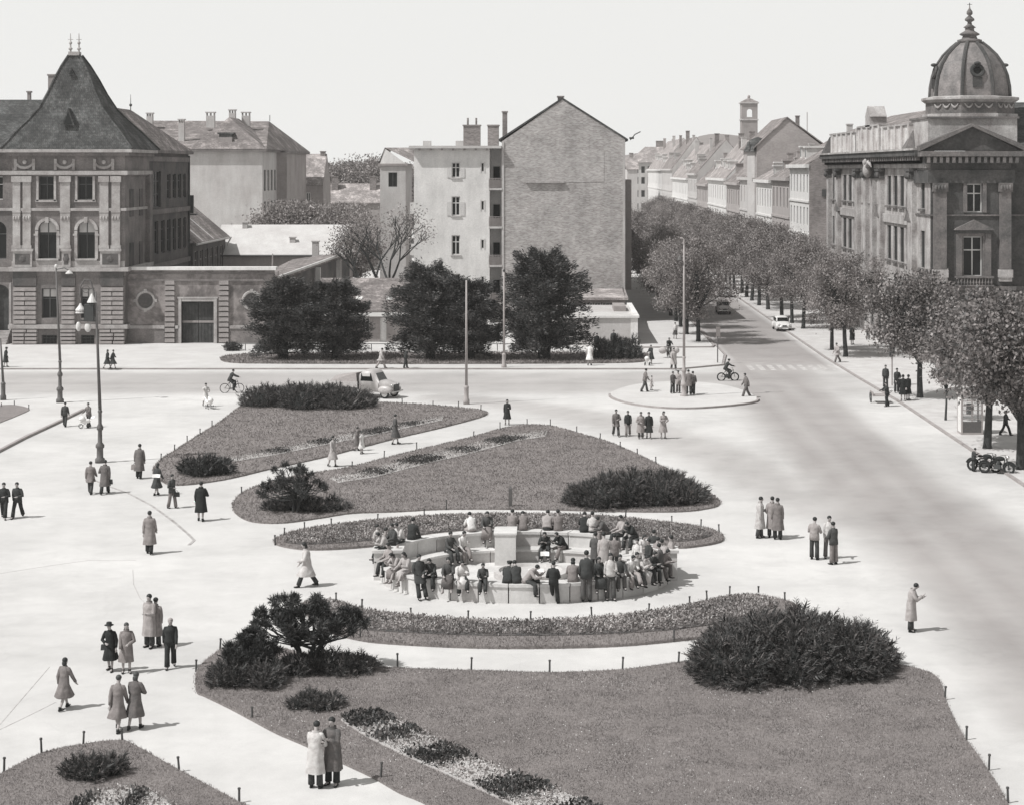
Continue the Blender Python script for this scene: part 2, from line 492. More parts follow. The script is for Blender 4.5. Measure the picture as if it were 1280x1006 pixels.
kerb_line([(24.62, 30), (24.62, 136), (24.25, 150), (23.9, 168), (23.9, 420)], 0.18, 0.125)
# traffic island with the tall lamp
isl = ground_loop([(762, 494), (785, 505), (835, 511), (890, 510), (945, 503), (935, 492), (900, 482), (850, 478), (795, 482)], 5)
slab('traffic_island', isl, -0.05, 0.11, M_pave)
kerb_line(isl[:23], 0.16, 0.13)
# flush stone gutter curving over the square, the pavement edge on the far left and a joint in the foreground
gut = [G(*p).xy for p in [(118, 600), (137, 608), (160, 616), (190, 632), (215, 650), (235, 667), (243, 675), (236, 681)]]
kerb_line(gut, 0.13, 0.012, name='gutter', mat=grainy('gutter_stone', 0.36, 0.35, 2.0, 10.0, 0.01))
slab('corner_pavement', [G(*p).xy for p in [(-60, 590), (-20, 573), (30, 547), (70, 529), (104, 512.5), (40, 503), (-60, 503)]], -0.05, 0.12, M_pave)
kerb_line([G(*p).xy for p in [(-60, 592), (-20, 574.5), (30, 548.5), (70, 530), (105, 513)]], 0.2, 0.14)
for L in ([(-10, 916), (30, 897), (70, 877)], [(-10, 718), (60, 707), (110, 700), (170, 700)], [(166, 712), (167, 730), (175, 747), (190, 762)], [(0, 905), (62, 833)]):
    kerb_line([G(*p).xy for p in L], 0.025, 0.005, name='paving_joint', mat=grainy('joint', 0.4, 0.3, 3.0, 20.0))
# zebra crossing over the avenue
M_paint = grainy('road_paint', 0.44, 0.3, 1.5, 12.0)
zr_ = Thing('crosswalk_marking', None, None, (20, ZG(460), 0), None, 'structure')
for k in range(9):
    x = 16.3 + k * 0.86
    zr_.part('stripe', MB().box(x, x + 0.45, ZG(463), ZG(456.5), -0.01, 0.008), M_paint)

# ------------------------------------------------------------------ lawns
M_soil = grainy('soil', 0.12, 0.35, 2.0, 12.0, 0.02)
def lawn_mat(name, v, fl=0.0):
    t = NT(name)
    n1 = t.noise(0.35, 6, 0.7); n2 = t.noise(7.0, 5, 0.8); n3 = t.noise(40.0, 3, 0.8)
    c = t.ramp(n1, [(0.3, v * 0.84), (0.7, v * 1.14)])
    c = t.mix(c, t.ramp(n2, [(0.28, (0.72,) * 3 + (1,)), (0.72, (1.28,) * 3 + (1,))]), 1.0, 'MULTIPLY')
    c = t.mix(c, t.ramp(n3, [(0.25, (0.6,) * 3 + (1,)), (0.75, (1.4,) * 3 + (1,))]), 1.0, 'MULTIPLY')
    t.base(c); t.rough(0.95, 0.1); t.bump(n3, 0.03, 0.8); return t.m
M_lawn = lawn_mat('lawn_turf', 0.22)
M_grass = leafy('grass_blade', 0.27, 0.18, 0.7, 0.35, 0.15)
M_white = leafy('daisy', 0.52, 0.2, 0.8)
LAWN_PIX = {
    'A': [(302, 509), (276, 528), (250, 544), (222, 562), (200, 577), (192, 590), (200, 601), (222, 607), (280, 600), (340, 586), (400, 573), (450, 560), (500, 547), (560, 533), (606, 520), (602, 514), (570, 510), (520, 506), (460, 503), (380, 499), (330, 501)],
    'B': [(291, 633), (299, 620), (325, 607), (365, 597), (405, 590), (440, 584), (515, 565), (590, 547), (630, 536), (662, 531.5), (692, 534), (725, 543), (760, 553), (790, 566), (820, 580), (862, 602), (895, 623), (899, 631), (885, 636), (850, 640), (780, 640), (700, 638), (640, 637), (557, 637), (497, 640), (440, 642), (400, 648), (355, 654), (318, 653), (298, 645)],
    'C': [(244, 852), (247, 838), (262, 823), (290, 806), (330, 806), (380, 818), (470, 834), (550, 838), (620, 840), (690, 842), (780, 838), (850, 829), (930, 822), (1020, 822), (1100, 829), (1150, 838), (1173, 850), (1184, 882), (1202, 918), (1222, 945), (1242, 975), (1262, 1010), (1290, 1060), (900, 1085), (650, 1080), (540, 1010), (500, 992), (465, 972), (420, 951), (380, 932), (345, 917), (315, 901), (285, 885), (256, 871), (246, 866)],
    'D': [(-60, 1000), (-20, 978), (5, 967), (52, 943), (104, 932), (150, 927), (170, 934), (225, 965), (298, 1004), (340, 1030), (200, 1065), (-40, 1060)],
    'E': [(-60, 512), (0, 509), (20, 509), (37, 514), (22, 522), (0, 531), (-40, 548), (-70, 545)],
    'F': [(276, 451.5), (290, 447), (340, 444.5), (500, 443.5), (700, 443.5), (800, 444), (806, 450), (795, 455), (700, 456.5), (500, 457), (340, 456.5), (290, 455.5)],
}
LABEL_LAWN = {
    'A': 'lawn below the long clipped bush, cut by a narrow flower strip',
    'B': 'lawn behind the fountain with juniper at its tip and flower strip',
    'C': 'broad lawn in front of the fountain with the largest juniper',
    'D': 'lawn corner with one low shrub and a round flower patch',
    'E': 'tip of a lawn beside the kerbed corner pavement',
    'F': 'narrow grass strip under the dark yews along the far street'}
LAWNS = {}
for k, pix in LAWN_PIX.items():
    loop = ground_loop(pix, 4, 0.0)
    LAWNS[k] = np.array([tuple(p) for p in loop])
    h = 0.17 if k == 'F' else (0.16 if k == 'E' else 0.07)
    o = struct('lawn', MB().poly(loop, -0.03, h), M_lawn)
    o['label'] = LABEL_LAWN[k]

def grass_on(loop, dens, h, w, rng, z, edge=0.0, mat=None, lean=0.5):
    lo, hi = loop.min(0), loop.max(0); n = int(dens * (hi[0] - lo[0]) * (hi[1] - lo[1]))
    P = lo + rng.random((n, 2)) * (hi - lo); P = P[inside([tuple(p) for p in loop], P)]
    P = P[(P[:, 1] > 44)]
    # a ragged fringe over the edge
    if edge:
        E = []
        for i in range(len(loop)):
            a, b = loop[i], loop[(i + 1) % len(loop)]; m = int(np.linalg.norm(b - a) * edge)
            if m: E.append(a + rng.random((m, 1)) * (b - a) + rng.normal(0, 0.035, (m, 2)))
        if E: P = np.concatenate([P] + E)
    n = len(P)
    D = unit(np.column_stack([rng.normal(0, lean, n), rng.normal(0, lean, n), np.ones(n)]))
    L = h * (0.6 + 0.8 * rng.random(n)); W = w * (0.7 + 0.6 * rng.random(n))
    B = np.column_stack([P, np.full(n, z)])
    a, b = rot_cols(D, rng)
    V = np.stack([B - a * W[:, None] / 2, B + a * W[:, None] / 2, B + D * L[:, None]], 1).reshape(-1, 3)
    return V, np.arange(3 * n).reshape(-1, 3)
rg = np.random.default_rng(3)
for k, dens, h, w in (('C', 620, 0.06, 0.02), ('D', 620, 0.06, 0.02), ('B', 110, 0.09, 0.05), ('A', 70, 0.1, 0.06), ('F', 30, 0.18, 0.09)):
    V, F = grass_on(LAWNS[k], dens, h, w, rg, 0.06 if k != 'F' else 0.165, 30)
    o = link('grass', np_mesh('grass', V, F, M_grass)); o['kind'] = 'stuff'
    o['label'] = {'C': 'short grass on the broad front lawn', 'D': 'short grass on the lawn corner with round flower patch', 'B': 'short grass on the lawn behind the fountain',
                  'A': 'short grass on the lawn below the clipped bush', 'F': 'rough grass under the dark yews'}[k]
    o['category'] = 'grass'
# daisies on the front lawn
def daisies(loop, n, z=0.13):
    lo, hi = loop.min(0), loop.max(0); lo[1] = max(lo[1], 45)
    P = lo + rg.random((n, 2)) * (hi - lo); P = P[inside([tuple(p) for p in loop], P)]
    q = np.sin(P[:, 0] * 0.9 + 2 * np.sin(P[:, 1] * 0.35)) + np.cos(P[:, 1] * 0.7 + P[:, 0] * 0.3) + rg.normal(0, 0.8, len(P)); P = P[q > 0.5]
    B = np.column_stack([P, np.full(len(P), z)]); D = unit(rg.normal(0, 0.25, (len(P), 3)) + [0, -0.6, 0.7])
    a, b = rot_cols(D, rg); s = (0.009 + 0.009 * rg.random(len(P)))[:, None]
    return np.stack([B - a * s, B - b * s, B + a * s, B + b * s], 1).reshape(-1, 3), np.arange(4 * len(P)).reshape(-1, 4)
V, F = daisies(LAWNS['C'].copy(), 4200)
o = link('daisies', np_mesh('daisies', V, F, M_white)); tag(o, 'tiny white daisies dotted over the broad front lawn', 'daisies', kind='stuff')

# ------------------------------------------------------------------ crescent beds round the fountain
M_bed = leafy('bedding_leaf', 0.27, 0.5, 0.7, 0.1)
M_bedlight = leafy('bedding_light', 0.42, 0.4, 0.8, 0.1)
M_beddark = leafy('bedding_dark', 0.085, 0.6, 0.6, 0.1)
M_gravel = grainy('bed_edging', 0.42, 0.2, 3.0, 16.0, 0.01)
def leaf_carpet(loop, dens, h, size, rng, z0):
    lo, hi = loop.min(0), loop.max(0); n = int(dens * np.prod(hi - lo))
    P = lo + rng.random((n, 2)) * (hi - lo); P = P[inside([tuple(p) for p in loop], P)]; n = len(P)
    B = np.column_stack([P, z0 + h * rng.random(n)]); D = unit(rng.normal(0, 0.7, (n, 3)) + [0, 0, 0.7])
    return blades(B, D, size * (0.6 + 0.8 * rng.random(n)), size * 0.6 * (0.6 + 0.8 * rng.random(n)), rng)
def crescent(label, outer, inner, bed, edge_label):
    lp = np.array([tuple(p) for p in ground_loop(outer, 4)])
    t = Thing('crescent_bed', label, 'flower bed', (lp[:, 0].mean(), lp[:, 1].mean(), 0))
    t.part('turf_edge', MB().poly([tuple(p) for p in lp], -0.03, 0.10), M_lawn)
    b2 = np.array([tuple(p) for p in ground_loop(bed, 4)])
    t.part('soil', MB().poly([tuple(p) for p in b2], 0.05, 0.13), M_soil)
    V, F = grass_on(lp, 160, 0.09, 0.035, rg, 0.09, 40)
    o = link('grass', np_mesh('grass', V - np.array(t.base), F, M_grass), t.root); o['kind'] = 'stuff'
    V, F = leaf_carpet(b2, 260, 0.14, 0.1, rg, 0.12)
    o = link('bedding_plants', np_mesh('bedding_plants', V - np.array(t.base), F, M_bed), t.root); o['kind'] = 'stuff'
    V, F = leaf_carpet(b2, 60, 0.1, 0.07, rg, 0.2)
    o = link('blossoms', np_mesh('blossoms', V - np.array(t.base), F, M_bedlight), t.root); o['kind'] = 'stuff'
    return t
near_out = [(378, 756), (420, 753), (450, 763), (515, 772), (600, 778), (662, 779), (740, 775), (812, 767), (862, 758), (912, 747), (944, 746), (985, 754), (1000, 768), (975, 782), (920, 793), (844, 802), (775, 808), (694, 810.5), (600, 810.5), (500, 806), (445, 800), (400, 785)]
near_bed = [(395, 760), (420, 757), (450, 766.5), (515, 775), (600, 780.5), (662, 781), (740, 777.5), (812, 770), (862, 761), (912, 751), (944, 750), (972, 756), (960, 766), (919, 779), (844, 790), (775, 795), (694, 797.5), (600, 797.5), (500, 793.5), (445, 787)]
crescent('crescent flower bed with pegs between the fountain and broad front lawn', near_out, None, near_bed, '')
back_out = [(343, 680), (352, 671), (380, 663), (414, 658), (470, 651), (540, 646), (610, 643.5), (690, 644), (760, 647), (830, 654), (880, 661), (902, 670), (900, 678), (868, 684), (842, 685), (812, 678), (760, 671), (680, 667), (620, 667), (560, 671), (510, 678), (470, 683), (420, 687), (375, 687)]
back_bed = [(356, 680), (362, 672), (390, 665), (430, 660), (480, 654.5), (545, 649.5), (610, 647), (690, 647.5), (760, 650.5), (826, 657), (872, 664), (890, 671), (866, 678), (836, 679), (806, 673), (756, 667), (680, 663.5), (620, 663.5), (556, 667), (505, 674), (464, 678), (415, 682), (380, 683)]
crescent('crescent flower bed curving behind the high back wall of the fountain', back_out, None, back_bed, '')

# ------------------------------------------------------------------ flower strips set into the lawns
def strip(label, top, bottom, zone, rng, soil_h=0.11, lz=0.1, big=1.0):
    """top, bottom: pixel polylines; zone: list of 0 dark / 1 white along the strip."""
    T = [G(*p).xy for p in top]; B = [G(*p).xy for p in bottom]; loop = T + B[::-1]
    c = sum(loop, Vector((0, 0))) / len(loop)
    t = Thing('flower_bed', label, 'flower bed', (c.x, c.y, 0))
    t.part('soil', MB().poly([tuple(p) for p in loop], 0.0, soil_h), M_gravel)
    L = np.array([tuple(p) for p in loop]); nz = len(zone)
    ax = np.array(tuple((T[-1] + B[-1]) / 2 - (T[0] + B[0]) / 2)); a0 = np.array(tuple((T[0] + B[0]) / 2)); ln = ax @ ax
    for nm, mat, want, dens, size, hh in (('foliage', M_beddark, 0, 420, 0.11, 0.12), ('white_blossoms', M_white, 1, 230, 0.05, 0.12), ('green_leaves', M_bed, 1, 120, 0.09, 0.12)):
        lo, hi = L.min(0), L.max(0); lo[1] = max(lo[1], 43); n = int(dens * big * np.prod(hi - lo))
        P = lo + rng.random((n, 2)) * (hi - lo); P = P[inside([tuple(p) for p in L], P)]
        u = ((P - a0) @ ax) / ln + rng.normal(0, 0.018, len(P)); z = np.array(zone)[np.clip((u * nz).astype(int), 0, nz - 1)]
        P = P[z == want]; n = len(P)
        if not n: continue
        Bp = np.column_stack([P, lz + hh * rng.random(n)]); D = unit(rng.normal(0, 0.6, (n, 3)) + [0, -0.2, 0.8])
        V, F = blades(Bp, D, size * (0.6 + 0.8 * rng.random(n)), size * 0.7 * (0.6 + 0.8 * rng.random(n)), rng)
        o = link(nm, np_mesh(nm, V - np.array(t.base), F, mat), t.root); o['kind'] = 'stuff'
strip('diagonal bed of dark foliage and white flowers beside the strolling raincoat pair', [(432, 897), (470, 893), (500, 905), (560, 935), (620, 962), (690, 988), (790, 1030)], [(426, 903), (455, 922), (500, 945), (560, 972), (620, 1000), (650, 1015), (700, 1040)],
      [0, 0, 1, 0, 1, 1, 0, 0, 1, 1, 1, 0, 0, 1, 1, 0, 1], rg, big=1.0)
strip('narrow bed of white flowers along the path on the fountain lawn', [(412, 600), (460, 590), (520, 573), (580, 560), (640, 545), (684, 540)], [(424, 605), (470, 598), (530, 582), (590, 568), (645, 553), (682, 547)],
      [1, 1, 0, 1, 1, 0, 0, 1, 1, 0, 1, 1, 0, 0, 1, 1], rg, 0.1, 0.1, 0.5)
strip('narrow bed of white flowers on the lawn below the clipped bush', [(288, 574), (340, 565), (400, 552), (470, 538), (555, 522)], [(290, 579), (345, 570), (405, 558), (475, 544), (552, 527)],
      [1, 1, 0, 1, 1, 0, 1, 1, 0, 0, 1, 0, 1, 1], rg, 0.1, 0.1, 0.45)
strip('round patch of pale flowers on the lawn corner with the low shrub', [(95, 1006), (125, 993), (160, 988), (195, 996), (212, 1008)], [(85, 1020), (120, 1030), (160, 1030), (200, 1030), (225, 1018)], [0, 1, 1, 0, 1, 1], rg, 0.1, 0.1, 0.9)

# ------------------------------------------------------------------ lawn pegs
M_peg = plain('peg_wood', 0.09, 0.9, 0.1)
peg_me = MB().tube([(0, 0, -0.05), (0, 0, 0.40)], [0.035, 0.03], 6).tube([(0, 0, 0.40), (0, 0, 0.45)], [0.045, 0.04], 6).mesh('lawn_peg', M_peg)
def pegs(pix, label, group, z=0.0, s=1.0):
    for px, py in pix:
        o = link('lawn_peg', peg_me, None, G(px, py)); o.scale = (1, 1, s * random.uniform(0.85, 1.12)); o.rotation_euler = (random.uniform(-.06, .06), random.uniform(-.06, .06), random.random() * 6)
        tag(o, label, 'peg', group)
pegs([(420, 754), (452, 763), (514, 772), (585, 777), (663, 779), (740, 775), (811, 767), (862, 758), (884, 752), (912, 747), (948, 746), (981, 753)],
     'short dark peg on the fountain side of the front crescent bed', 'pegs of the front crescent bed')
pegs([(450, 799), (842, 802)], 'short dark peg on the lawn side of the front crescent bed', 'pegs at the outer edge of the crescent')
pegs([(404, 824), (497, 834), (589, 838), (687, 841), (778, 838), (848, 830), (275, 812), (245, 839), (315, 899), (476, 974), (1181, 874), (1208, 924), (1236, 962), (1260, 1003)],
     'short dark peg at the edge of the broad front lawn', 'pegs round the broad front lawn')
pegs([(5, 966), (52, 943), (104, 932), (153, 927), (224, 964), (299, 1003)], 'short dark peg at the edge of the lawn corner with low shrub', 'pegs round the lawn corner')
pegs([(344, 681), (355, 671), (381, 664), (414, 659), (472, 652), (530, 647), (782, 649), (840, 655), (876, 660), (899, 668)], 'short dark peg along the crescent bed behind the fountain', 'pegs of the back crescent bed')
pegs([(302, 618), (440, 585), (480, 574), (521, 563), (592, 547), (625, 537), (659, 531), (688, 533), (721, 541), (750, 550), (775, 560), (797, 569), (820, 580), (558, 637)],
     'short dark peg at the edge of the lawn behind the fountain', 'pegs round the fountain lawn')
pegs([(201, 576), (218, 564), (234, 553), (250, 544), (265, 534), (503, 506), (541, 508), (573, 510), (601, 514)], 'short dark peg at the edge of the lawn below the clipped bush', 'pegs round the bush lawn')
pegs([(2, 511), (18, 509), (36, 514)], 'short dark peg at the tip of the lawn by the corner pavement', 'pegs of the lawn tip')
# ------------------------------------------------------------------ facade helpers
class Face:
    """a vertical plane: u along U, v up, d out along N."""
    def __init__(s, o, U, N): s.o = Vector(o); s.U = Vector(U); s.N = Vector(N)
    def p(s, u, v, d=0.0): return s.o + s.U * u + Vector((0, 0, v)) + s.N * d
    def box(s, mb, u0, u1, v0, v1, d0, d1):
        q = [s.p(u, v, d) for d in (d0, d1) for v in (v0, v1) for u in (u0, u1)]
        return mb.add(q, [(0, 1, 3, 2), (4, 6, 7, 5), (0, 4, 5, 1), (2, 3, 7, 6), (0, 2, 6, 4), (1, 5, 7, 3)])
    def shape(s, mb, pts, d0, d1):
        return mb.extr([s.p(u, v, d0) for u, v in pts], s.N * (d1 - d0))
    def M(s, u, v, d=0.0):
        # local x = U, local y = -N (into the wall), local z = up
        n = -s.N; m = Matrix(((s.U.x, n.x, 0, 0), (s.U.y, n.y, 0, 0), (0, 0, 1, 0), (0, 0, 0, 1)))
        return Matrix.Translation(s.p(u, v, d)) @ m
    def wall(s, mb, u0, u1, v0, v1, holes, depth=0.3, top=None):
        """wall sheet with rectangular holes (a,b,c,d = u0,u1,v0,v1) and reveals."""
        us = sorted({u0, u1, *[h[0] for h in holes], *[h[1] for h in holes]}); vs = sorted({v0, v1, *[h[2] for h in holes], *[h[3] for h in holes]})
        us = [u for u in us if u0 <= u <= u1]; vs = [v for v in vs if v0 <= v <= v1]
        for a, b in zip(us[:-1], us[1:]):
            run = None
            for c, d in zip(vs[:-1], vs[1:]):
                m = ((a + b) / 2, (c + d) / 2)
                solid = not any(h[0] < m[0] < h[1] and h[2] < m[1] < h[3] for h in holes)
                if solid: mb.add([s.p(a, c), s.p(b, c), s.p(b, d), s.p(a, d)], [(0, 1, 2, 3)])
        for a, b, c, d in holes:
            for (q, w) in (((a, c), (b, c)), ((b, c), (b, d)), ((b, d), (a, d)), ((a, d), (a, c))):
                mb.add([s.p(*q), s.p(*w), s.p(*w, -depth), s.p(*q, -depth)], [(0, 1, 2, 3)])
        return mb
M_glass = plain('window_glass', 0.012, 0.25, 0.22)
M_glass2 = plain('window_glass_pale', 0.05, 0.15, 0.6)
WIN = {}
def window_mesh(w, h, mat, style='cross', fr=0.08):
    k = (round(w, 2), round(h, 2), mat.name, style)
    if k in WIN: return WIN[k]
    m = MB()
    def b(x0, x1, z0, z1, y0=0.0, y1=0.06): m.box(x0, x1, y0, y1, z0, z1)
    b(0, w, 0, fr); b(0, w, h - fr, h); b(0, fr, fr, h - fr); b(w - fr, w, fr, h - fr)
    if style in ('cross', 'tall'):
        tz = h * (0.66 if style == 'cross' else 0.72)
        b(w / 2 - fr * .5, w / 2 + fr * .5, fr, h - fr, 0.005, 0.055)
        b(fr, w - fr, tz - fr * .5, tz + fr * .5, 0.01, 0.05)
        if style == 'tall': b(fr, w - fr, h * .36 - fr * .3, h * .36 + fr * .3, 0.012, 0.05)
    elif style == 'bar':
        b(w / 2 - fr * .5, w / 2 + fr * .5, fr, h - fr, 0.005, 0.055)
    elif style == 'grid':
        n = max(2, int(w / 0.35))
        for i in range(1, n): b(w * i / n - .015, w * i / n + .015, fr, h - fr, 0.005, 0.04)
        for i in range(1, 3): b(fr, w - fr, h * i / 3 - .015, h * i / 3 + .015, 0.01, 0.038)
    fm = m.mesh('window', mat)
    pm = MB().box(0.01, w - 0.01, 0.062, 0.09, 0.01, h - 0.01).mesh('pane', M_glass)
    WIN[k] = (fm, pm); return WIN[k]
def put_window(t, F, u0, u1, v0, v1, mat, style='cross', d=-0.12, fr=0.08, blind=None):
    fm, pm = window_mesh(u1 - u0, v1 - v0, mat, style, fr)
    o = t.place('window', fm, F.M(u0, v0, d))
    p = link('pane', pm, o)
    if blind is not None:
        bm = MB().box(0.06, u1 - u0 - 0.06, 0.055, 0.061, (v1 - v0) * (1 - blind), v1 - v0 - 0.05).mesh('blind', M_blind)
        link('blind', bm, o)
    return o
M_blind = grainy('window_blind', 0.5, 0.1)
def arch_spandrels(F, mb, u0, u1, v0, v1, r, n=10, d0=-0.02, d1=0.0):
    """fill the corners above a round arch inside hole (u0..u1, ..v1); springing at v1 - r."""
    c = (u0 + u1) / 2; sp = v1 - r
    for sgn in (-1, 1):
        e = u0 if sgn < 0 else u1
        arc = [(c + sgn * (u1 - u0) / 2 * math.cos(PI / 2 * i / n), sp + r * math.sin(PI / 2 * i / n)) for i in range(n + 1)]
        pts = [(e, v1)] + arc
        for i in range(1, len(pts) - 1):
            q = [F.p(*pts[0], d1), F.p(*pts[i], d1), F.p(*pts[i + 1], d1)]
            mb.add(q, [(0, 1, 2) if sgn > 0 else (2, 1, 0)])
        for (a, b) in zip(arc[:-1], arc[1:]):
            mb.add([F.p(*a, d1), F.p(*b, d1), F.p(*b, d1 - 0.3), F.p(*a, d1 - 0.3)], [(0, 1, 2, 3)])
def arch_band(F, mb, c, sp, r0, r1, d0, d1, n=14, sx=1.0):
    pts = [(c + r1 * sx * math.cos(PI * i / n), sp + r1 * math.sin(PI * i / n)) for i in range(n + 1)] + [(c + r0 * sx * math.cos(PI * i / n), sp + r0 * math.sin(PI * i / n)) for i in range(n, -1, -1)]
    k = n + 1
    for i in range(n):
        F.shape(mb, [pts[i], pts[i + 1], pts[2 * k - 2 - i], pts[2 * k - 1 - i]], d0, d1)
def gable_roof_x(mb, x0, x1, y0, y1, ze, zr, ov=0.4, th=0.18):
    """ridge along x."""
    ym = (y0 + y1) / 2; s = (zr - ze) / (ym - y0)
    for sg, ya in ((-1, y0), (1, y1)):
        e = (ya + sg * ov, ze - s * ov)
        mb.add([(x0 - ov, e[0], e[1]), (x1 + ov, e[0], e[1]), (x1 + ov, ym, zr), (x0 - ov, ym, zr),
                (x0 - ov, e[0], e[1] + th), (x1 + ov, e[0], e[1] + th), (x1 + ov, ym, zr + th), (x0 - ov, ym, zr + th)],
               [(0, 1, 2, 3), (7, 6, 5, 4), (0, 4, 5, 1), (1, 5, 6, 2), (3, 7, 4, 0)])
    return mb
def gable_roof_y(mb, x0, x1, y0, y1, ze, zr, ov=0.4, th=0.18, xm=None, ovy=0.25):
    xm = (x0 + x1) / 2 if xm is None else xm
    for sg, xa in ((-1, x0), (1, x1)):
        s = (zr - ze) / abs(xm - xa)
        e = (xa + sg * ov, ze - s * ov)
        mb.add([(e[0], y0 - ovy, e[1]), (xm, y0 - ovy, zr), (xm, y1 + ovy, zr), (e[0], y1 + ovy, e[1]),
                (e[0], y0 - ovy, e[1] + th), (xm, y0 - ovy, zr + th), (xm, y1 + ovy, zr + th), (e[0], y1 + ovy, e[1] + th)],
               [(0, 1, 2, 3), (7, 6, 5, 4), (0, 4, 5, 1), (3, 2, 6, 7), (0, 3, 7, 4), (1, 2, 6, 5)])
    return mb
def hip_roof(mb, x0, x1, y0, y1, ze, zr, rx0, rx1, ry0, ry1, ov=0.5, th=0.2):
    """eaves rectangle to a ridge rectangle (may collapse to a line)."""
    a = (x0 - ov, x1 + ov, y0 - ov, y1 + ov, ze); b = (rx0, rx1 + 0.01, ry0, ry1 + 0.01, zr)
    mb.box(x0 - ov, x1 + ov, y0 - ov, y1 + ov, ze - th, ze); mb.frustum((a[0], a[1], a[2], a[3], ze + .002), b); return mb
def chimney(t, x0, x1, y0, y1, z0, z1, mat, cap=True, pots=0, slots=False, parent=None):
    m = MB(); m.box(x0, x1, y0, y1, z0, z1)
    o = t.part('chimney', m, mat, parent)
    c = MB()
    if slots:
        for x in np.linspace(x0 + .08, x1 - .08, 3): c.box(x - .07, x + .07, y0 + .02, y1 - .02, z1, z1 + .45)
        c.box(x0 - .12, x1 + .12, y0 - .12, y1 + .12, z1 + .45, z1 + .62)
    else:
        c.box(x0 - .08, x1 + .08, y0 - .08, y1 + .08, z1, z1 + .15)
    for i in range(pots):
        x = x0 + (i + .5) * (x1 - x0) / pots; c.tube([(x, (y0 + y1) / 2, z1 + .15), (x, (y0 + y1) / 2, z1 + .9)], .11, 7)
    t.part('chimney_cap', c, mat, o)
    return o

# tones
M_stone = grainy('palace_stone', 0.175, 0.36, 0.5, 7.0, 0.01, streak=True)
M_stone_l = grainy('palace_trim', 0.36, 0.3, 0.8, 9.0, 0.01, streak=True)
M_stone_d = grainy('palace_stone_shaded', 0.1, 0.35, 0.5, 7.0, 0.01, streak=True)  # darker palace stone; the sunless side's shade is put into its colour
M_block = grainy('rustic_block', 0.27, 0.36, 1.5, 9.0, 0.015)
M_frame_d = plain('dark_window_frame', 0.07)
M_frame_l = plain('pale_window_frame', 0.55)
M_frame_m = plain('grey_window_frame', 0.28)
M_roof_d = tiled('slate_roof', 0.08)
M_roof = tiled('tile_roof', 0.19)
M_roof_l = tiled('pale_tile_roof', 0.27)
M_tin = grainy('tin_roof', 0.5, 0.12, 0.5, 5.0)
M_plast = grainy('pale_plaster', 0.46, 0.16, 0.25, 6.0, 0.01, streak=True)
M_plast_w = grainy('white_plaster', 0.68, 0.15, 0.3, 6.0, 0.01, streak=True)
M_plast_g = grainy('grey_plaster', 0.3, 0.16, 0.3, 5.0, 0.01, streak=True)
M_brickc = bricky('chimney_brick', 0.2, 0.3)
M_wood = grainy('gate_wood', 0.07, 0.3, 2.0, 10.0, 0.01, streak=True)
M_iron = plain('iron', 0.05, 0.5, 0.4)
M_dark = plain('dark_opening', 0.03, 0.9, 0.1)

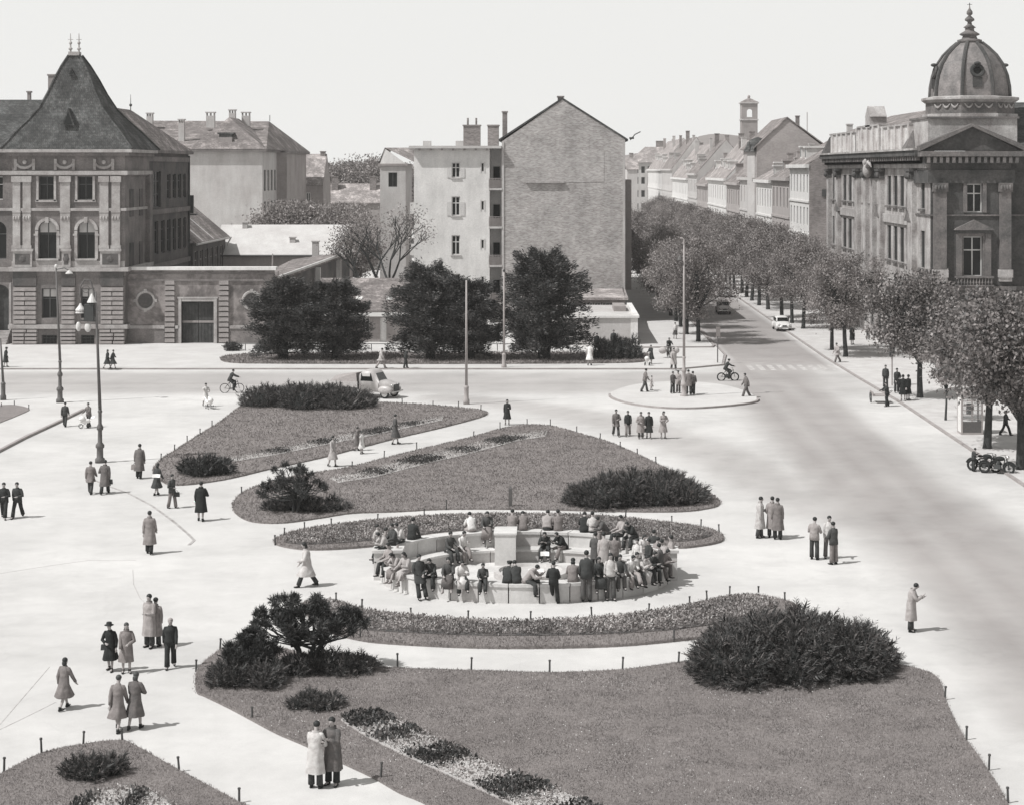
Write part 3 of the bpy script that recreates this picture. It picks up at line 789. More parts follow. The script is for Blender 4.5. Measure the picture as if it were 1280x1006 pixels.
# ------------------------------------------------------------------ palace at the corner of the far street
def palace():
    Z0 = 180.0; k = Z0 / FOC
    z = lambda py: H(py, Z0)
    xl, xr = X(15, Z0), X(156, Z0)
    t = Thing('corner_palace', 'stone corner palace with steep tent roof, arched windows and rusticated ground floor', 'building', ((xl + xr) / 2, Z0, 0))
    ZB = 191.0                                     # back of the pavilion
    F = Face((0, Z0, 0), (1, 0, 0), (0, -1, 0)); u = lambda px: X(px, Z0)
    w = MB(); holes = []
    gw = [(52, 71), (101, 118)]
    for a, b in gw: holes += [(u(a), u(b), z(398), z(361)), (u(a), u(b), z(431), z(419))]
    for a, b in ((48, 71), (97, 119)): holes.append((u(a), u(b), z(324), z(277)))
    for a, b in ((48.5, 67.5), (97, 116)): holes.append((u(a), u(b), z(250), z(221)))
    F.wall(w, xl, xr, 0, z(190), holes, 0.45)
    for a, b in ((48, 71), (97, 119)): arch_spandrels(F, w, u(a), u(b), z(324), z(277), (u(b) - u(a)) / 2)
    # sides and back of the pavilion
    S = Face((xr, Z0, 0), (0, 1, 0), (1, 0, 0)); sh = []
    S.wall(w, 0, ZB - Z0, 0, z(190), sh, 0.3)
    w.add([(xl, Z0, 0), (xl, Z0, z(190)), (xl, ZB, z(190)), (xl, ZB, 0)], [(0, 1, 2, 3)])
    t.part('wall', w, M_stone)
    for a, b in gw:
        put_window(t, F, u(a), u(b), z(398), z(361), M_frame_d, 'cross', -.3, blind=0.28)
        put_window(t, F, u(a), u(b), z(431), z(419), M_frame_d, 'grid', -.3)
    for a, b in ((48, 71), (97, 119)):
        put_window(t, F, u(a), u(b), z(324), z(277), M_frame_d, 'cross', -.32, blind=0.3)
        m = MB(); arch_band(F, m, (u(a) + u(b)) / 2, z(288), (u(b) - u(a)) / 2, (u(b) - u(a)) / 2 + .28, 0.0, 0.16)
        c = (u(a) + u(b)) / 2; F.box(m, c - .16, c + .16, z(279), z(272), 0, 0.3)
        for e, s in ((u(a), -1), (u(b), 1)):
            F.box(m, min(e, e + s * .28), max(e, e + s * .28), z(324), z(289), 0, 0.14); F.box(m, min(e, e + s * .4), max(e, e + s * .4), z(295), z(292.5), 0, 0.2)
        t.part('arch_surround', m, M_stone_l)
        m = MB(); F.box(m, u(a) - .2, u(b) + .2, z(326), z(323.6), -0.1, 0.25); t.part('sill', m, M_stone_l)
    for a, b in ((48.5, 67.5), (97, 116)):
        put_window(t, F, u(a), u(b), z(250), z(221), M_frame_d, 'cross', -.32)
        m = MB()
        for q in ((u(a) - .22, u(a), z(252), z(218)), (u(b), u(b) + .22, z(252), z(218)), (u(a) - .22, u(b) + .22, z(220.6), z(217.4)), (u(a) - .3, u(b) + .3, z(253), z(250.3))): F.box(m, *q, 0, .12)
        t.part('window_surround', m, M_stone_l)
    # mouldings
    def band(py0, py1, d, mat=M_stone_l, nm='moulding', x0=None, x1=None, side=True):
        m = MB(); a = xl if x0 is None else x0; b = xr if x1 is None else x1
        m.box(a - d, b + d, Z0 - d, ZB - 0.02 if side else Z0 + .05, z(py1), z(py0)); t.part(nm, m, mat)
    band(334.5, 339.5, 0.42); band(339.6, 345, 0.14, M_stone)
    band(406, 411, 0.3); band(187, 191, 0.85, M_stone_l, 'cornice'); band(191.1, 195, 0.5, M_stone, 'cornice'); band(214, 219, 0.32)
    band(219.1, 220.5, 0.18, M_stone); band(260.5, 264, 0.18)
    m = MB(); F.box(m, xl, xr, z(334.4), z(326.5), 0.003, 0.1); t.part('parapet_band', m, M_stone_l)
    # frieze: festoons and shields
    for c in (31, 81, 130):
        m = MB()
        for s in (-1, 1):
            F.box(m, u(c) + s * .85 - .13, u(c) + s * .85 + .13, z(213), z(199), 0, .16)
        pts = [F.p(u(c) + .8 * math.cos(PI + PI * i / 8), z(202) + .62 * math.sin(PI + PI * i / 8), .1) for i in range(9)]
        m.tube(pts, [.07, .1, .13, .15, .16, .15, .13, .1, .07], 7); m.ball(tuple(F.p(u(c), z(203), .1)), .2, .12, .22)
        t.part('festoon', m, M_stone_l)
    # pilasters with pedestals and capitals
    for a, b in ((16.5, 26), (29, 39), (76, 88), (125, 136), (140, 150.5)):
        m = MB(); F.box(m, u(a), u(b), z(311), z(222), 0, .22); F.box(m, u(a) - .08, u(b) + .08, z(311), z(307), 0, .3); F.box(m, u(a) - .1, u(b) + .1, z(228), z(220.6), 0, .34)
        F.box(m, u(a) - .04, u(b) + .04, z(266), z(264.2), 0, .27)
        for q in range(3): m.ball(tuple(F.p(u(a) + (q + .5) * (u(b) - u(a)) / 3, z(273), .25)), .11, .1, .2)
        t.part('pilaster', m, M_stone_l)
    for a, b in ((17, 41), (78, 89), (126, 151)):
        m = MB(); F.box(m, u(a), u(b), z(334), z(314.5), 0, .28); F.box(m, u(a) - .1, u(b) + .1, z(314.4), z(311.2), 0, .38); o = t.part('pedestal', m, M_stone_l)
        m = MB(); F.box(m, u(a) + .2, u(b) - .2, z(331), z(317.5), .281, .3); m.ball(tuple(F.p((u(a) + u(b)) / 2, z(324), .3)), .3, .08, .3)
        t.part('relief_panel', m, M_stone_d, o)
    # rusticated piers, block by block
    blk = {}
    def block(w_, h_, rough=False):
        kk = (round(w_, 2), round(h_, 2), rough)
        if kk not in blk:
            e = .035; d = .26 if not rough else .34
            m = MB(); m.frustum((0, w_, 0, h_, 0.0), (e, w_ - e, e, h_ - e, d))
            me = bpy.data.meshes.new('stone_block'); me.from_pydata([(x, -zz, y) for x, y, zz in m.v], [], m.f); me.update(); me.materials.append(M_block)
            blk[kk] = me
        return blk[kk]
    def pier(a, b, n, rnd):
        A, B = u(a), u(b); c0, c1 = z(405.6), z(359); nc = 8; h = (c1 - c0) / nc
        for i in range(nc):
            cuts = [A, B] if n == 1 else ([A, (A + B) / 2, B] if i % 2 == 0 else [A, A + (B - A) * .25, A + (B - A) * .75, B])
            if n == 2 and i % 2 == 1: cuts = [A, B]
            for p, q in zip(cuts[:-1], cuts[1:]): t.place('stone_block', block(q - p - .03, h - .05), F.M(p + .015, c0 + i * h + .025, 0))
        c0, c1 = 0.12, z(411.5); nc = 4; h = (c1 - c0) / nc
        for i in range(nc):
            cuts = [A - .1, A + (B - A) * random.uniform(.4, .6), B + .1] if n > 1 else [A - .1, B + .1]
            for p, q in zip(cuts[:-1], cuts[1:]): t.place('stone_block', block(q - p - .04, h - .06, True), F.M(p + .02, c0 + i * h + .03, 0))
        m = MB(); F.box(m, A, B, z(357.5), z(340), 0.003, .2); t.part('pier_head', m, M_stone_d)
    pier(17, 46, 2, 0); pier(77, 94.5, 1, 0); pier(126, 155, 2, 0)
    m = MB(); F.box(m, xl, xr, -0.1, .12, 0, .5); t.part('plinth', m, M_stone_l)
    # side of the pavilion: niche column and cornice
    for v0, v1 in ((14.6, 12.0), (9.5, 6.2)):
        m = MB(); S.box(m, 2.0, 3.6, v1, v0, 0.002, .08); S.box(m, 6.2, 7.6, v1, v0, 0.002, .08); t.part('side_panel', m, M_stone_d)
    m = MB(); S.box(m, 9.3, 10.6, 7.3, 16, 0, .4); t.part('side_pilaster', m, M_stone)
    # tent roof, concave
    m = MB(); cx, cy = (xl + xr) / 2, (Z0 + ZB) / 2; ay = -3.1; hx, hy = (xr - xl) / 2 + .85, (ZB - Z0) / 2 + .85
    prof = [(1.0, 18.4), (0.9, 19.15), (0.8, 19.95), (0.64, 21.05), (0.49, 22.2), (0.375, 23.6), (0.28, 25.0), (0.18, 26.3), (0.085, 27.3)]
    zz = 27.3; sc = 1.0; vs = []
    for f_, h_ in prof:
        zq = 18.4 + (h_ - 18.4) * sc
        yc = cy + ay * (1 - f_); vs += [(cx - hx * f_, yc - hy * f_, zq), (cx + hx * f_, yc - hy * f_, zq), (cx + hx * f_, yc + hy * f_, zq), (cx - hx * f_, yc + hy * f_, zq)]
    fs = [(4 * i + j, 4 * i + (j + 1) % 4, 4 * i + 4 + (j + 1) % 4, 4 * i + 4 + j) for i in range(len(prof) - 1) for j in range(4)]
    n = 4 * len(prof); fs.append((n - 4, n - 3, n - 2, n - 1)); fs.append((3, 2, 1, 0))
    m.add(vs, fs); rf = t.part('tent_roof', m, M_roof_d)
    for s in (-1, 1):
        for s2 in (-1, 1):
            m = MB(); m.tube([(cx + s * hx * f_, cy + ay * (1 - f_) + s2 * hy * f_, 18.4 + (h_ - 18.4) * sc + .05) for f_, h_ in prof], .11, 6); t.part('ridge_tiles', m, M_roof_d, rf)
    cy0 = cy; cy = cy + ay; m = MB(); m.box(cx - .5, cx + .5, cy - .5, cy + .5, zz, zz + .35)
    for s in (-1, 1):
        m.tube([(cx + s * .4, cy, zz + .3), (cx + s * .4, cy, zz + 2.1)], [.1, .03], 6); m.ball((cx + s * .4, cy, zz + 1.2), .16, .16, .16); m.ball((cx + s * .4, cy, zz + .65), .2, .2, .14)
        m.box(cx + s * .4 - .25, cx + s * .4 + .25, cy - .02, cy + .02, zz + 1.5, zz + 1.55)
    t.part('roof_cresting', m, M_stone_l, rf); cy = cy0
    # dormers on the tent roof
    for px, py, w_, h_, yy in ((85, 157, 1.2, 1.6, 3.6), (89, 94, .6, .6, 1.7)):
        yb = {157: 179.7, 94: 181.3}[py]; zz2 = H(py, yb); x0 = X(px, yb)
        m = MB(); m.add([(x0 - w_ / 2, yb, zz2), (x0 + w_ / 2, yb, zz2), (x0, yb, zz2 + h_), (x0, yb + 2.4, zz2 + h_)], [(0, 1, 2), (1, 3, 2), (0, 2, 3), (0, 3, 1)])
        o = t.part('dormer', m, M_roof_d, rf)
        m = MB(); m.add([(x0 - w_ * .34, yb - .02, zz2 + .1), (x0 + w_ * .34, yb - .02, zz2 + .1), (x0, yb - .02, zz2 + h_ * .8)], [(0, 1, 2)]); 
        t.part('dormer_opening', m, M_dark, rf)
    chimney(t, X(60, 187), X(68, 187), 187, 188, 20, H(95, 187), M_plast_g, parent=rf)
    # long wing to the left, set back
    ZL = 181.6; FL = Face((0, ZL, 0), (1, 0, 0), (0, -1, 0)); ul = lambda px: X(px, ZL); zl = lambda py: H(py, ZL); x0 = X(-70, ZL)
    w = MB(); holes = []
    for a, b in ((-15, 8), (-62, -40)): holes.append((ul(a), ul(b), zl(324), zl(277)))
    for a, b in ((-15, 3.5), (-62, -42)): holes.append((ul(a), ul(b), zl(250), zl(221)))
    holes += [(ul(-14), ul(12), zl(416), zl(356))]
    FL.wall(w, x0, xl, 0, zl(190), holes, .5)
    for a, b in ((-15, 8), (-62, -40)): arch_spandrels(FL, w, ul(a), ul(b), zl(324), zl(277), (ul(b) - ul(a)) / 2)
    arch_spandrels(FL, w, ul(-14), ul(12), zl(416), zl(356), .9)
    t.part('wing_wall', w, M_stone)
    for a, b in ((-15, 8), (-62, -40)): put_window(t, FL, ul(a), ul(b), zl(324), zl(277), M_frame_d, 'cross', -.35)
    for a, b in ((-15, 3.5), (-62, -42)): put_window(t, FL, ul(a), ul(b), zl(250), zl(221), M_frame_l, 'cross', -.35)
    m = MB(); FL.box(m, ul(-14), ul(12), zl(416), zl(356), -.5, -.42); o = t.part('door', m, M_wood)
    m = MB(); FL.box(m, ul(12), ul(15), zl(432), zl(354), -.1, .25); FL.box(m, ul(-18), ul(-14), zl(432), zl(354), -.1, .25); t.part('door_surround', m, M_stone_l)
    m = MB()
    for i in range(5): FL.box(m, ul(-16), ul(14), -.05, .32 * (i + 1) * .8, .1 + .35 * (4 - i), .1 + .35 * (5 - i))
    t.part('door_steps', m, M_stone_l)
    for a, b, d in ((334.5, 339.5, .35), (187, 191, .75), (214, 219, .25), (260.5, 264, .16), (406, 411, .22)):
        m = MB(); q1 = ul(15) if a > 400 else xl - .01
        if a > 400: FL.box(m, x0, ul(-14.1), zl(b), zl(a), -.1, d)
        else: FL.box(m, x0, q1, zl(b), zl(a), -.1, d)
        t.part('moulding', m, M_stone_l)
    # main roof behind
    m = MB(); m.add([(x0, ZL - .7, 18.3), (xl + 4, ZL - .7, 18.3), (xl + 4, 190, H(125, 190)), (x0, 190, H(125, 190)), (x0, 198, 18.3), (xl + 4, 198, 18.3)], [(0, 1, 2, 3), (3, 2, 5, 4), (1, 5, 2)]); t.part('main_roof', m, M_roof_d)
    chimney(t, X(34, 190), X(37.5, 190), 190, 190.5, H(126, 190) - .4, H(116, 190), M_plast_g)
    # side wing running away along the yard
    xw = X(181, ZB); ZE = 214.0
    S2 = Face((xw, ZB, 0), (0, 1, 0), (1, 0, 0)); zu = lambda px: -xw * FOC / (VPX - px) - ZB
    he = 18.2; w = MB(); holes = []; top = []
    top.append((zu(191.5), zu(201), 12.6, 16.3))
    for a, b in ((209, 213.4), (216, 220), (222.7, 226.6), (229, 232.4)): top.append((zu(a), zu(b), 13.4, 16.0))
    mid = [(zu(a), zu(b), 7.8, 11.2) for a, b in ((185.5, 190), (193, 198), (201.5, 206), (209, 213.4), (216, 220), (222.7, 226.6), (229, 232.4))]
    low = [(zu(a), zu(b), 2.2, 5.4) for a, b in ((193, 198), (201.5, 206), (209, 213.4), (216, 220), (222.7, 226.6), (229, 232.4))]
    holes = top + mid + low
    S2.wall(w, 0, ZE - ZB, 0, he, holes, .3); w.add([(xw, ZE, 0), (xw, ZE, he), (xw - 9, ZE, he), (xw - 9, ZE, 0)], [(0, 1, 2, 3)])
    w.add([(xw, ZB + .01, 0), (xr - .02, ZB + .01, 0), (xr - .02, ZB + .01, he), (xw, ZB + .01, he)], [(0, 1, 2, 3)])
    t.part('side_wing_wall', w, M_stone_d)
    for h_ in holes: put_window(t, S2, *h_, M_frame_d, 'tall', -.2)
    for v, d in ((11.9, .2), (6.3, .2), (17.3, .15)):
        m = MB(); S2.box(m, 0.02, ZE - ZB + .1, v, v + .5, 0, d); t.part('string_course', m, M_stone)
    m = MB(); S2.box(m, 0.02, ZE - ZB + .5, he - .05, he + .25, -.5, .5); t.part('eave', m, M_stone)
    m = MB(); rz = H(137, 197); rxm = X(158, 197)
    m.add([(xw + .5, ZB - .4, he + .26), (xw + .5, ZE + .5, he + .26), (xw - 11, ZE + .5, he + .26), (xw - 11, ZB - .4, he + .26), (rxm, ZB - .4, rz), (rxm, 199, rz)], [(0, 1, 5, 4), (1, 2, 5), (2, 3, 4, 5), (3, 0, 4)])
    t.part('wing_roof', m, M_roof)
    m = MB(); m.tube([(rxm, 199, rz), (rxm, 199, rz + 1.6)], [.05, .02], 5); m.ball((rxm, 199, rz + .5), .16, .16, .16); t.part('finial', m, M_iron)
    m = MB(); m.box(xw + .02, xw + .5, ZE + .1, ZE + .5, 11.6, 13.6); m.box(xw + .02, xw + .9, ZE - .1, ZE + .7, 11.4, 11.55); t.part('wall_lantern', m, M_iron)
    # gutter down-pipe
    m = MB(); m.tube([(xw + .12, ZE - .2, 0), (xw + .12, ZE - .2, 18)], .09, 6); t.part('downpipe', m, M_iron)
    return t
palace()

def yard_annex():
    xa = -40.4; y0, y1 = 216.0, 237.5
    t = Thing('yard_annex', 'low annex with sloping tiled roof and a row of tall windows behind the palace', 'building', (xa - 4, y0, 0))
    S = Face((xa, y0, 0), (0, 1, 0), (1, 0, 0)); w = MB(); holes = [(1.0 + i * 3.35, 2.9 + i * 3.35, 3.4, 7.2) for i in range(6)]
    S.wall(w, 0, y1 - y0, 0, 8.2, holes, .3); w.add([(xa, y0, 0), (xa, y0, 8.2), (xa - 8, y0, 8.2), (xa - 8, y0, 0)], [(0, 1, 2, 3)]); w.add([(xa, y1, 0), (xa - 8, y1, 0), (xa - 8, y1, 12), (xa, y1, 8.2)], [(0, 1, 2, 3)])
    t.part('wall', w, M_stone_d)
    for h in holes: put_window(t, S, *h, M_frame_m, 'tall', -.15)
    m = MB(); zr = 12.6; m.add([(xa + .5, y0 - .8, 8.0), (xa + .5, y1 + .3, 8.0), (xa - 5, y1 + .3, zr), (xa - 5, y0 - .8, zr), (xa + .5, y0 - .8, 8.2), (xa + .5, y1 + .3, 8.2), (xa - 5, y1 + .3, zr + .2), (xa - 5, y0 - .8, zr + .2)],
                               [(3, 2, 1, 0), (4, 5, 6, 7), (0, 1, 5, 4), (1, 2, 6, 5), (0, 4, 7, 3), (2, 3, 7, 6)]); t.part('roof', m, M_roof)
    for yy in (y0 + 4, y0 + 11):
        m = MB(); m.tube([(xa + .4, yy, 8.25), (xa - 5, yy, zr + .25)], .09, 5); t.part('roof_seam', m, M_tin)
    m = MB(); m.tube([(xa + .6, y0 - .8, 8.05), (xa + .6, y1 + .5, 8.05)], .12, 6); m.tube([(xa + .6, y1 + .4, 8.0), (xa + .25, y1 + .3, 7.3), (xa + .25, y1 + .3, 0)], .09, 6); t.part('gutter_pipe', m, M_tin)
yard_annex()

def yard_wall():
    Z = 181.2; F = Face((0, Z, 0), (1, 0, 0), (0, -1, 0)); u = lambda px: X(px, Z); z = lambda py: H(py, Z); x0, x1 = u(156.3), u(342)
    t = Thing('yard_wall', 'high plastered yard wall with wooden gate, round niches and rusticated strips', 'wall', ((x0 + x1) / 2, Z, 0))
    m = MB(); F.wall(m, x0, x1, 0, z(338), [(u(227), u(267.5), 0, z(377))], .7)
    m.add([F.p(x0, z(338)), F.p(x1, z(338)), F.p(x1, z(338), -.7), F.p(x0, z(338), -.7)], [(0, 1, 2, 3)]); m.add([F.p(x1, 0), F.p(x1, z(338)), F.p(x1, z(338), -.7), F.p(x1, 0, -.7)], [(0, 1, 2, 3)])
    m.add([F.p(x0, 0, -.7), F.p(x0, z(338), -.7), F.p(x1, z(338), -.7), F.p(x1, 0, -.7)], [(0, 1, 2, 3)])
    tt = NT('peeling_plaster')
    n1 = tt.noise(0.32, 7, 0.7); n2 = tt.noise(5, 4, .7)
    c = tt.ramp(n1, [(0.40, 0.13), (0.47, 0.19), (0.52, 0.27), (0.7, 0.33)]); c = tt.mix(c, tt.ramp(n2, [(.3, (.8,) * 3 + (1,)), (.7, (1.15,) * 3 + (1,))]), 1.0, 'MULTIPLY')
    tt.base(c); tt.rough(.95, .1); tt.bump(n1, .06, .6)
    t.part('wall', m, tt.m)
    m = MB(); m.box(x0 + .02, x1 + .25, Z - .28, Z + .95, z(338) + .003, z(334)); t.part('coping', m, M_plast_w)
    m = MB(); F.box(m, x0, x1, z(352), z(349.5), 0, .12); F.box(m, x0, x1, z(343), z(341), 0, .1); t.part('moulding', m, M_stone)
    for a, b in ((157, 206), (219.5, 224.5), (287.5, 342)):
        m = MB(); F.box(m, u(a), u(b), z(411), z(407), 0, .2); t.part('ledge', m, M_stone_l)
        m = MB(); F.box(m, u(a), u(b), -.05, z(411.2), 0, .12); t.part('plinth', m, M_stone)
    for c in (182, 315):
        m = MB(); cc = F.p(u(c), z(376)); m.torus(cc + Vector((0, -.05, 0)), (0, 1, 0), .83, .14, 26, 6); o = t.part('round_surround', m, M_stone_l)
        m = MB(); m.disc(cc + Vector((0, -.02, 0)), (0, 1, 0), .78, .1, 24); t.part('round_niche', m, M_stone_d)
        m = MB()
        for ang in (0, 90, 180, 270):
            a = R(ang); F.box(m, u(c) + .95 * math.cos(a) - .14, u(c) + .95 * math.cos(a) + .14, z(376) + .95 * math.sin(a) - .14, z(376) + .95 * math.sin(a) + .14, 0, .17)
        t.part('keystone', m, M_stone_l)
    bme = {}
    for a, b in ((206, 219), (273.5, 287)):
        nc = 12; c0, c1 = .15, z(350); h = (c1 - c0) / nc
        for i in range(nc):
            wd = u(b) - u(a)
            if 'b' not in bme:
                e = .04; mm = MB(); mm.frustum((0, wd, 0, h - .07, 0), (e, wd - e, e, h - .07 - e, .24)); me = bpy.data.meshes.new('stone_block'); me.from_pydata([(x, -q, y) for x, y, q in mm.v], [], mm.f); me.update(); me.materials.append(M_block); bme['b'] = me
            t.place('stone_block', bme['b'], F.M(u(a), c0 + i * h, 0))
    m = MB()
    for q in ((u(223.5), u(227), 0, z(373.5)), (u(267.5), u(271.5), 0, z(373.5)), (u(223.5) - .1, u(271.5) + .1, z(373.4), z(371.5))): F.box(m, *q, -.3, .2)
    F.box(m, u(227), u(267.5), z(377), z(373.6), -.3, .16)
    t.part('gate_frame', m, M_stone_l)
    for a, b in ((227.2, 247), (247.4, 267.3)):
        m = MB(); F.box(m, u(a), u(b), .05, z(377.5), -.45, -.38); g = t.part('gate_leaf', m, M_wood)
        n = 5
        for i in range(n):
            p, q = u(a) + (u(b) - u(a)) * i / n, u(a) + (u(b) - u(a)) * (i + 1) / n
            mm = MB(); F.box(mm, p + .02, q - .02, .1, z(404), -.38, -.34); t.part('board', mm, M_wood, g)
            mm = MB(); F.box(mm, p + .03, q - .03, z(401), z(379), -.38, -.355); t.part('board', mm, M_wood, g)
        mm = MB(); F.box(mm, u(a), u(b), z(404), z(401.3), -.38, -.3); t.part('gate_rail', mm, M_frame_m, g)
    # ruined end of the coping
    return t
yard_wall()
# ------------------------------------------------------------------ school block behind the palace
def school():
    Z = 290.0; x0, x1 = X(170, Z), X(328, Z); ze = H(190, Z); t = Thing('school_block', 'large pale school block with hipped roof and slotted chimneys behind the palace', 'building', ((x0 + x1) / 2, Z, 0))
    w = MB(); F = Face((0, Z, 0), (1, 0, 0), (0, -1, 0)); F.wall(w, x0, x1, 0, ze, [], .3)
    zs = lambda px: -x1 * FOC / (VPX - px) - Z
    S = Face((x1, Z, 0), (0, 1, 0), (1, 0, 0)); ym = zs(346)
    holes = []
    for v0, v1 in ((13.2, 16.4), (8.4, 11.6), (3.6, 6.8)):
        for i in range(4): holes.append((1.6 + i * 3.6, 3.6 + i * 3.6, v0, v1))
    S.wall(w, 0, ym, 0, ze, holes, .35); t.part('wall', w, M_plast)
    for h in holes: put_window(t, S, *h, M_frame_d, 'cross', -.2)
    # projecting stair block and rear
    xp = X(352, Z + ym); ye = Z + zs(371); xp = x1 + 1.6; w = MB(); F2 = Face((0, Z + ym, 0), (1, 0, 0), (0, -1, 0)); F2.wall(w, x1 - 1, xp, 0, ze, [], .3); S2 = Face((xp, Z + ym, 0), (0, 1, 0), (1, 0, 0)); S2.wall(w, 0, ye - Z - ym, 0, ze, [], .3); t.part('stair_block', w, M_plast_g)
    m = MB(); m.box(x0, x1 + .7, Z - .7, Z + ym, ze + .003, ze + .35); t.part('eave', m, M_stone)
    m = MB(); m.box(x1 - 1, xp + .6, Z + ym + .01, ye + .5, ze - .1, ze + .3); t.part('eave', m, M_stone)
    zr = H(150, Z + 14); m = MB()
    xe = xp + .6; q = x1 + .7
    m.add([(x0 - 20, Z + 9, ze + 3.4), (q, Z + 4, ze + .36), (xe, ye + .5, ze + .31), (x0 - 20, ye, ze), (x0 - 20, Z + 16, zr), (X(334, Z + 22), Z + 24, zr), (x0 - 20, Z - .7, ze + .36), (q, Z - .7, ze + .36)],
          [(6, 7, 5, 4), (7, 2, 5), (2, 3, 4, 5)])
    rf = t.part('main_roof', m, M_roof)
    a, b = X(237, Z), X(327, Z); ap = (X(287, Z + 8), Z + 7.5, H(147, Z + 8)); m = MB(); m.add([(a, Z - .75, ze + .37), (b + .8, Z - .75, ze + .37), ap, (ap[0], Z + 17, ap[2]), (b + .8, Z + 15, ze + .5), (a, Z + 15, ze + .5)], [(0, 1, 2), (1, 4, 3, 2), (0, 2, 3, 5)])
    t.part('hip_roof', m, M_roof)
    for pa, pb, p0, p1, zz in ((183, 190.5, 152, 146, Z + 15), (257.5, 268, 152, 145, Z + 15), (286, 294, 148, 142, Z + 14), (302, 312, 150, 145, Z + 15)):
        chimney(t, X(pa, zz), X(pb, zz), zz, zz + .9, H(p0 + 8, zz), H(p1, zz), M_plast, slots=True, parent=rf)
    chimney(t, X(223, Z + 6), X(230, Z + 6), Z + 6, Z + 6.8, H(178, Z + 6), H(154, Z + 6), M_plast, slots=True, parent=rf)
    m = MB(); m.box(X(272, Z + 1), X(290, Z + 1), Z + 1, Z + 5, ze + .4, H(172, Z + 1)); t.part('roof_vent', m, M_plast_g, rf)
    m = MB(); m.box(X(271, Z + 1), X(291, Z + 1), Z + 1.5, Z + 6, H(168, Z + 1), H(166, Z + 1)); m.box(X(273, Z + 1), X(289, Z + 1), Z + 1.6, Z + 5, H(172, Z + 1), H(168, Z + 1)); t.part('vent_cap', m, M_roof_d, rf)
    m = MB(); m.tube([(X(335, Z + 22), Z + 24, zr), (X(335, Z + 22), Z + 24, zr + 1)], .06, 5); t.part('finial', m, M_iron, rf)
school()

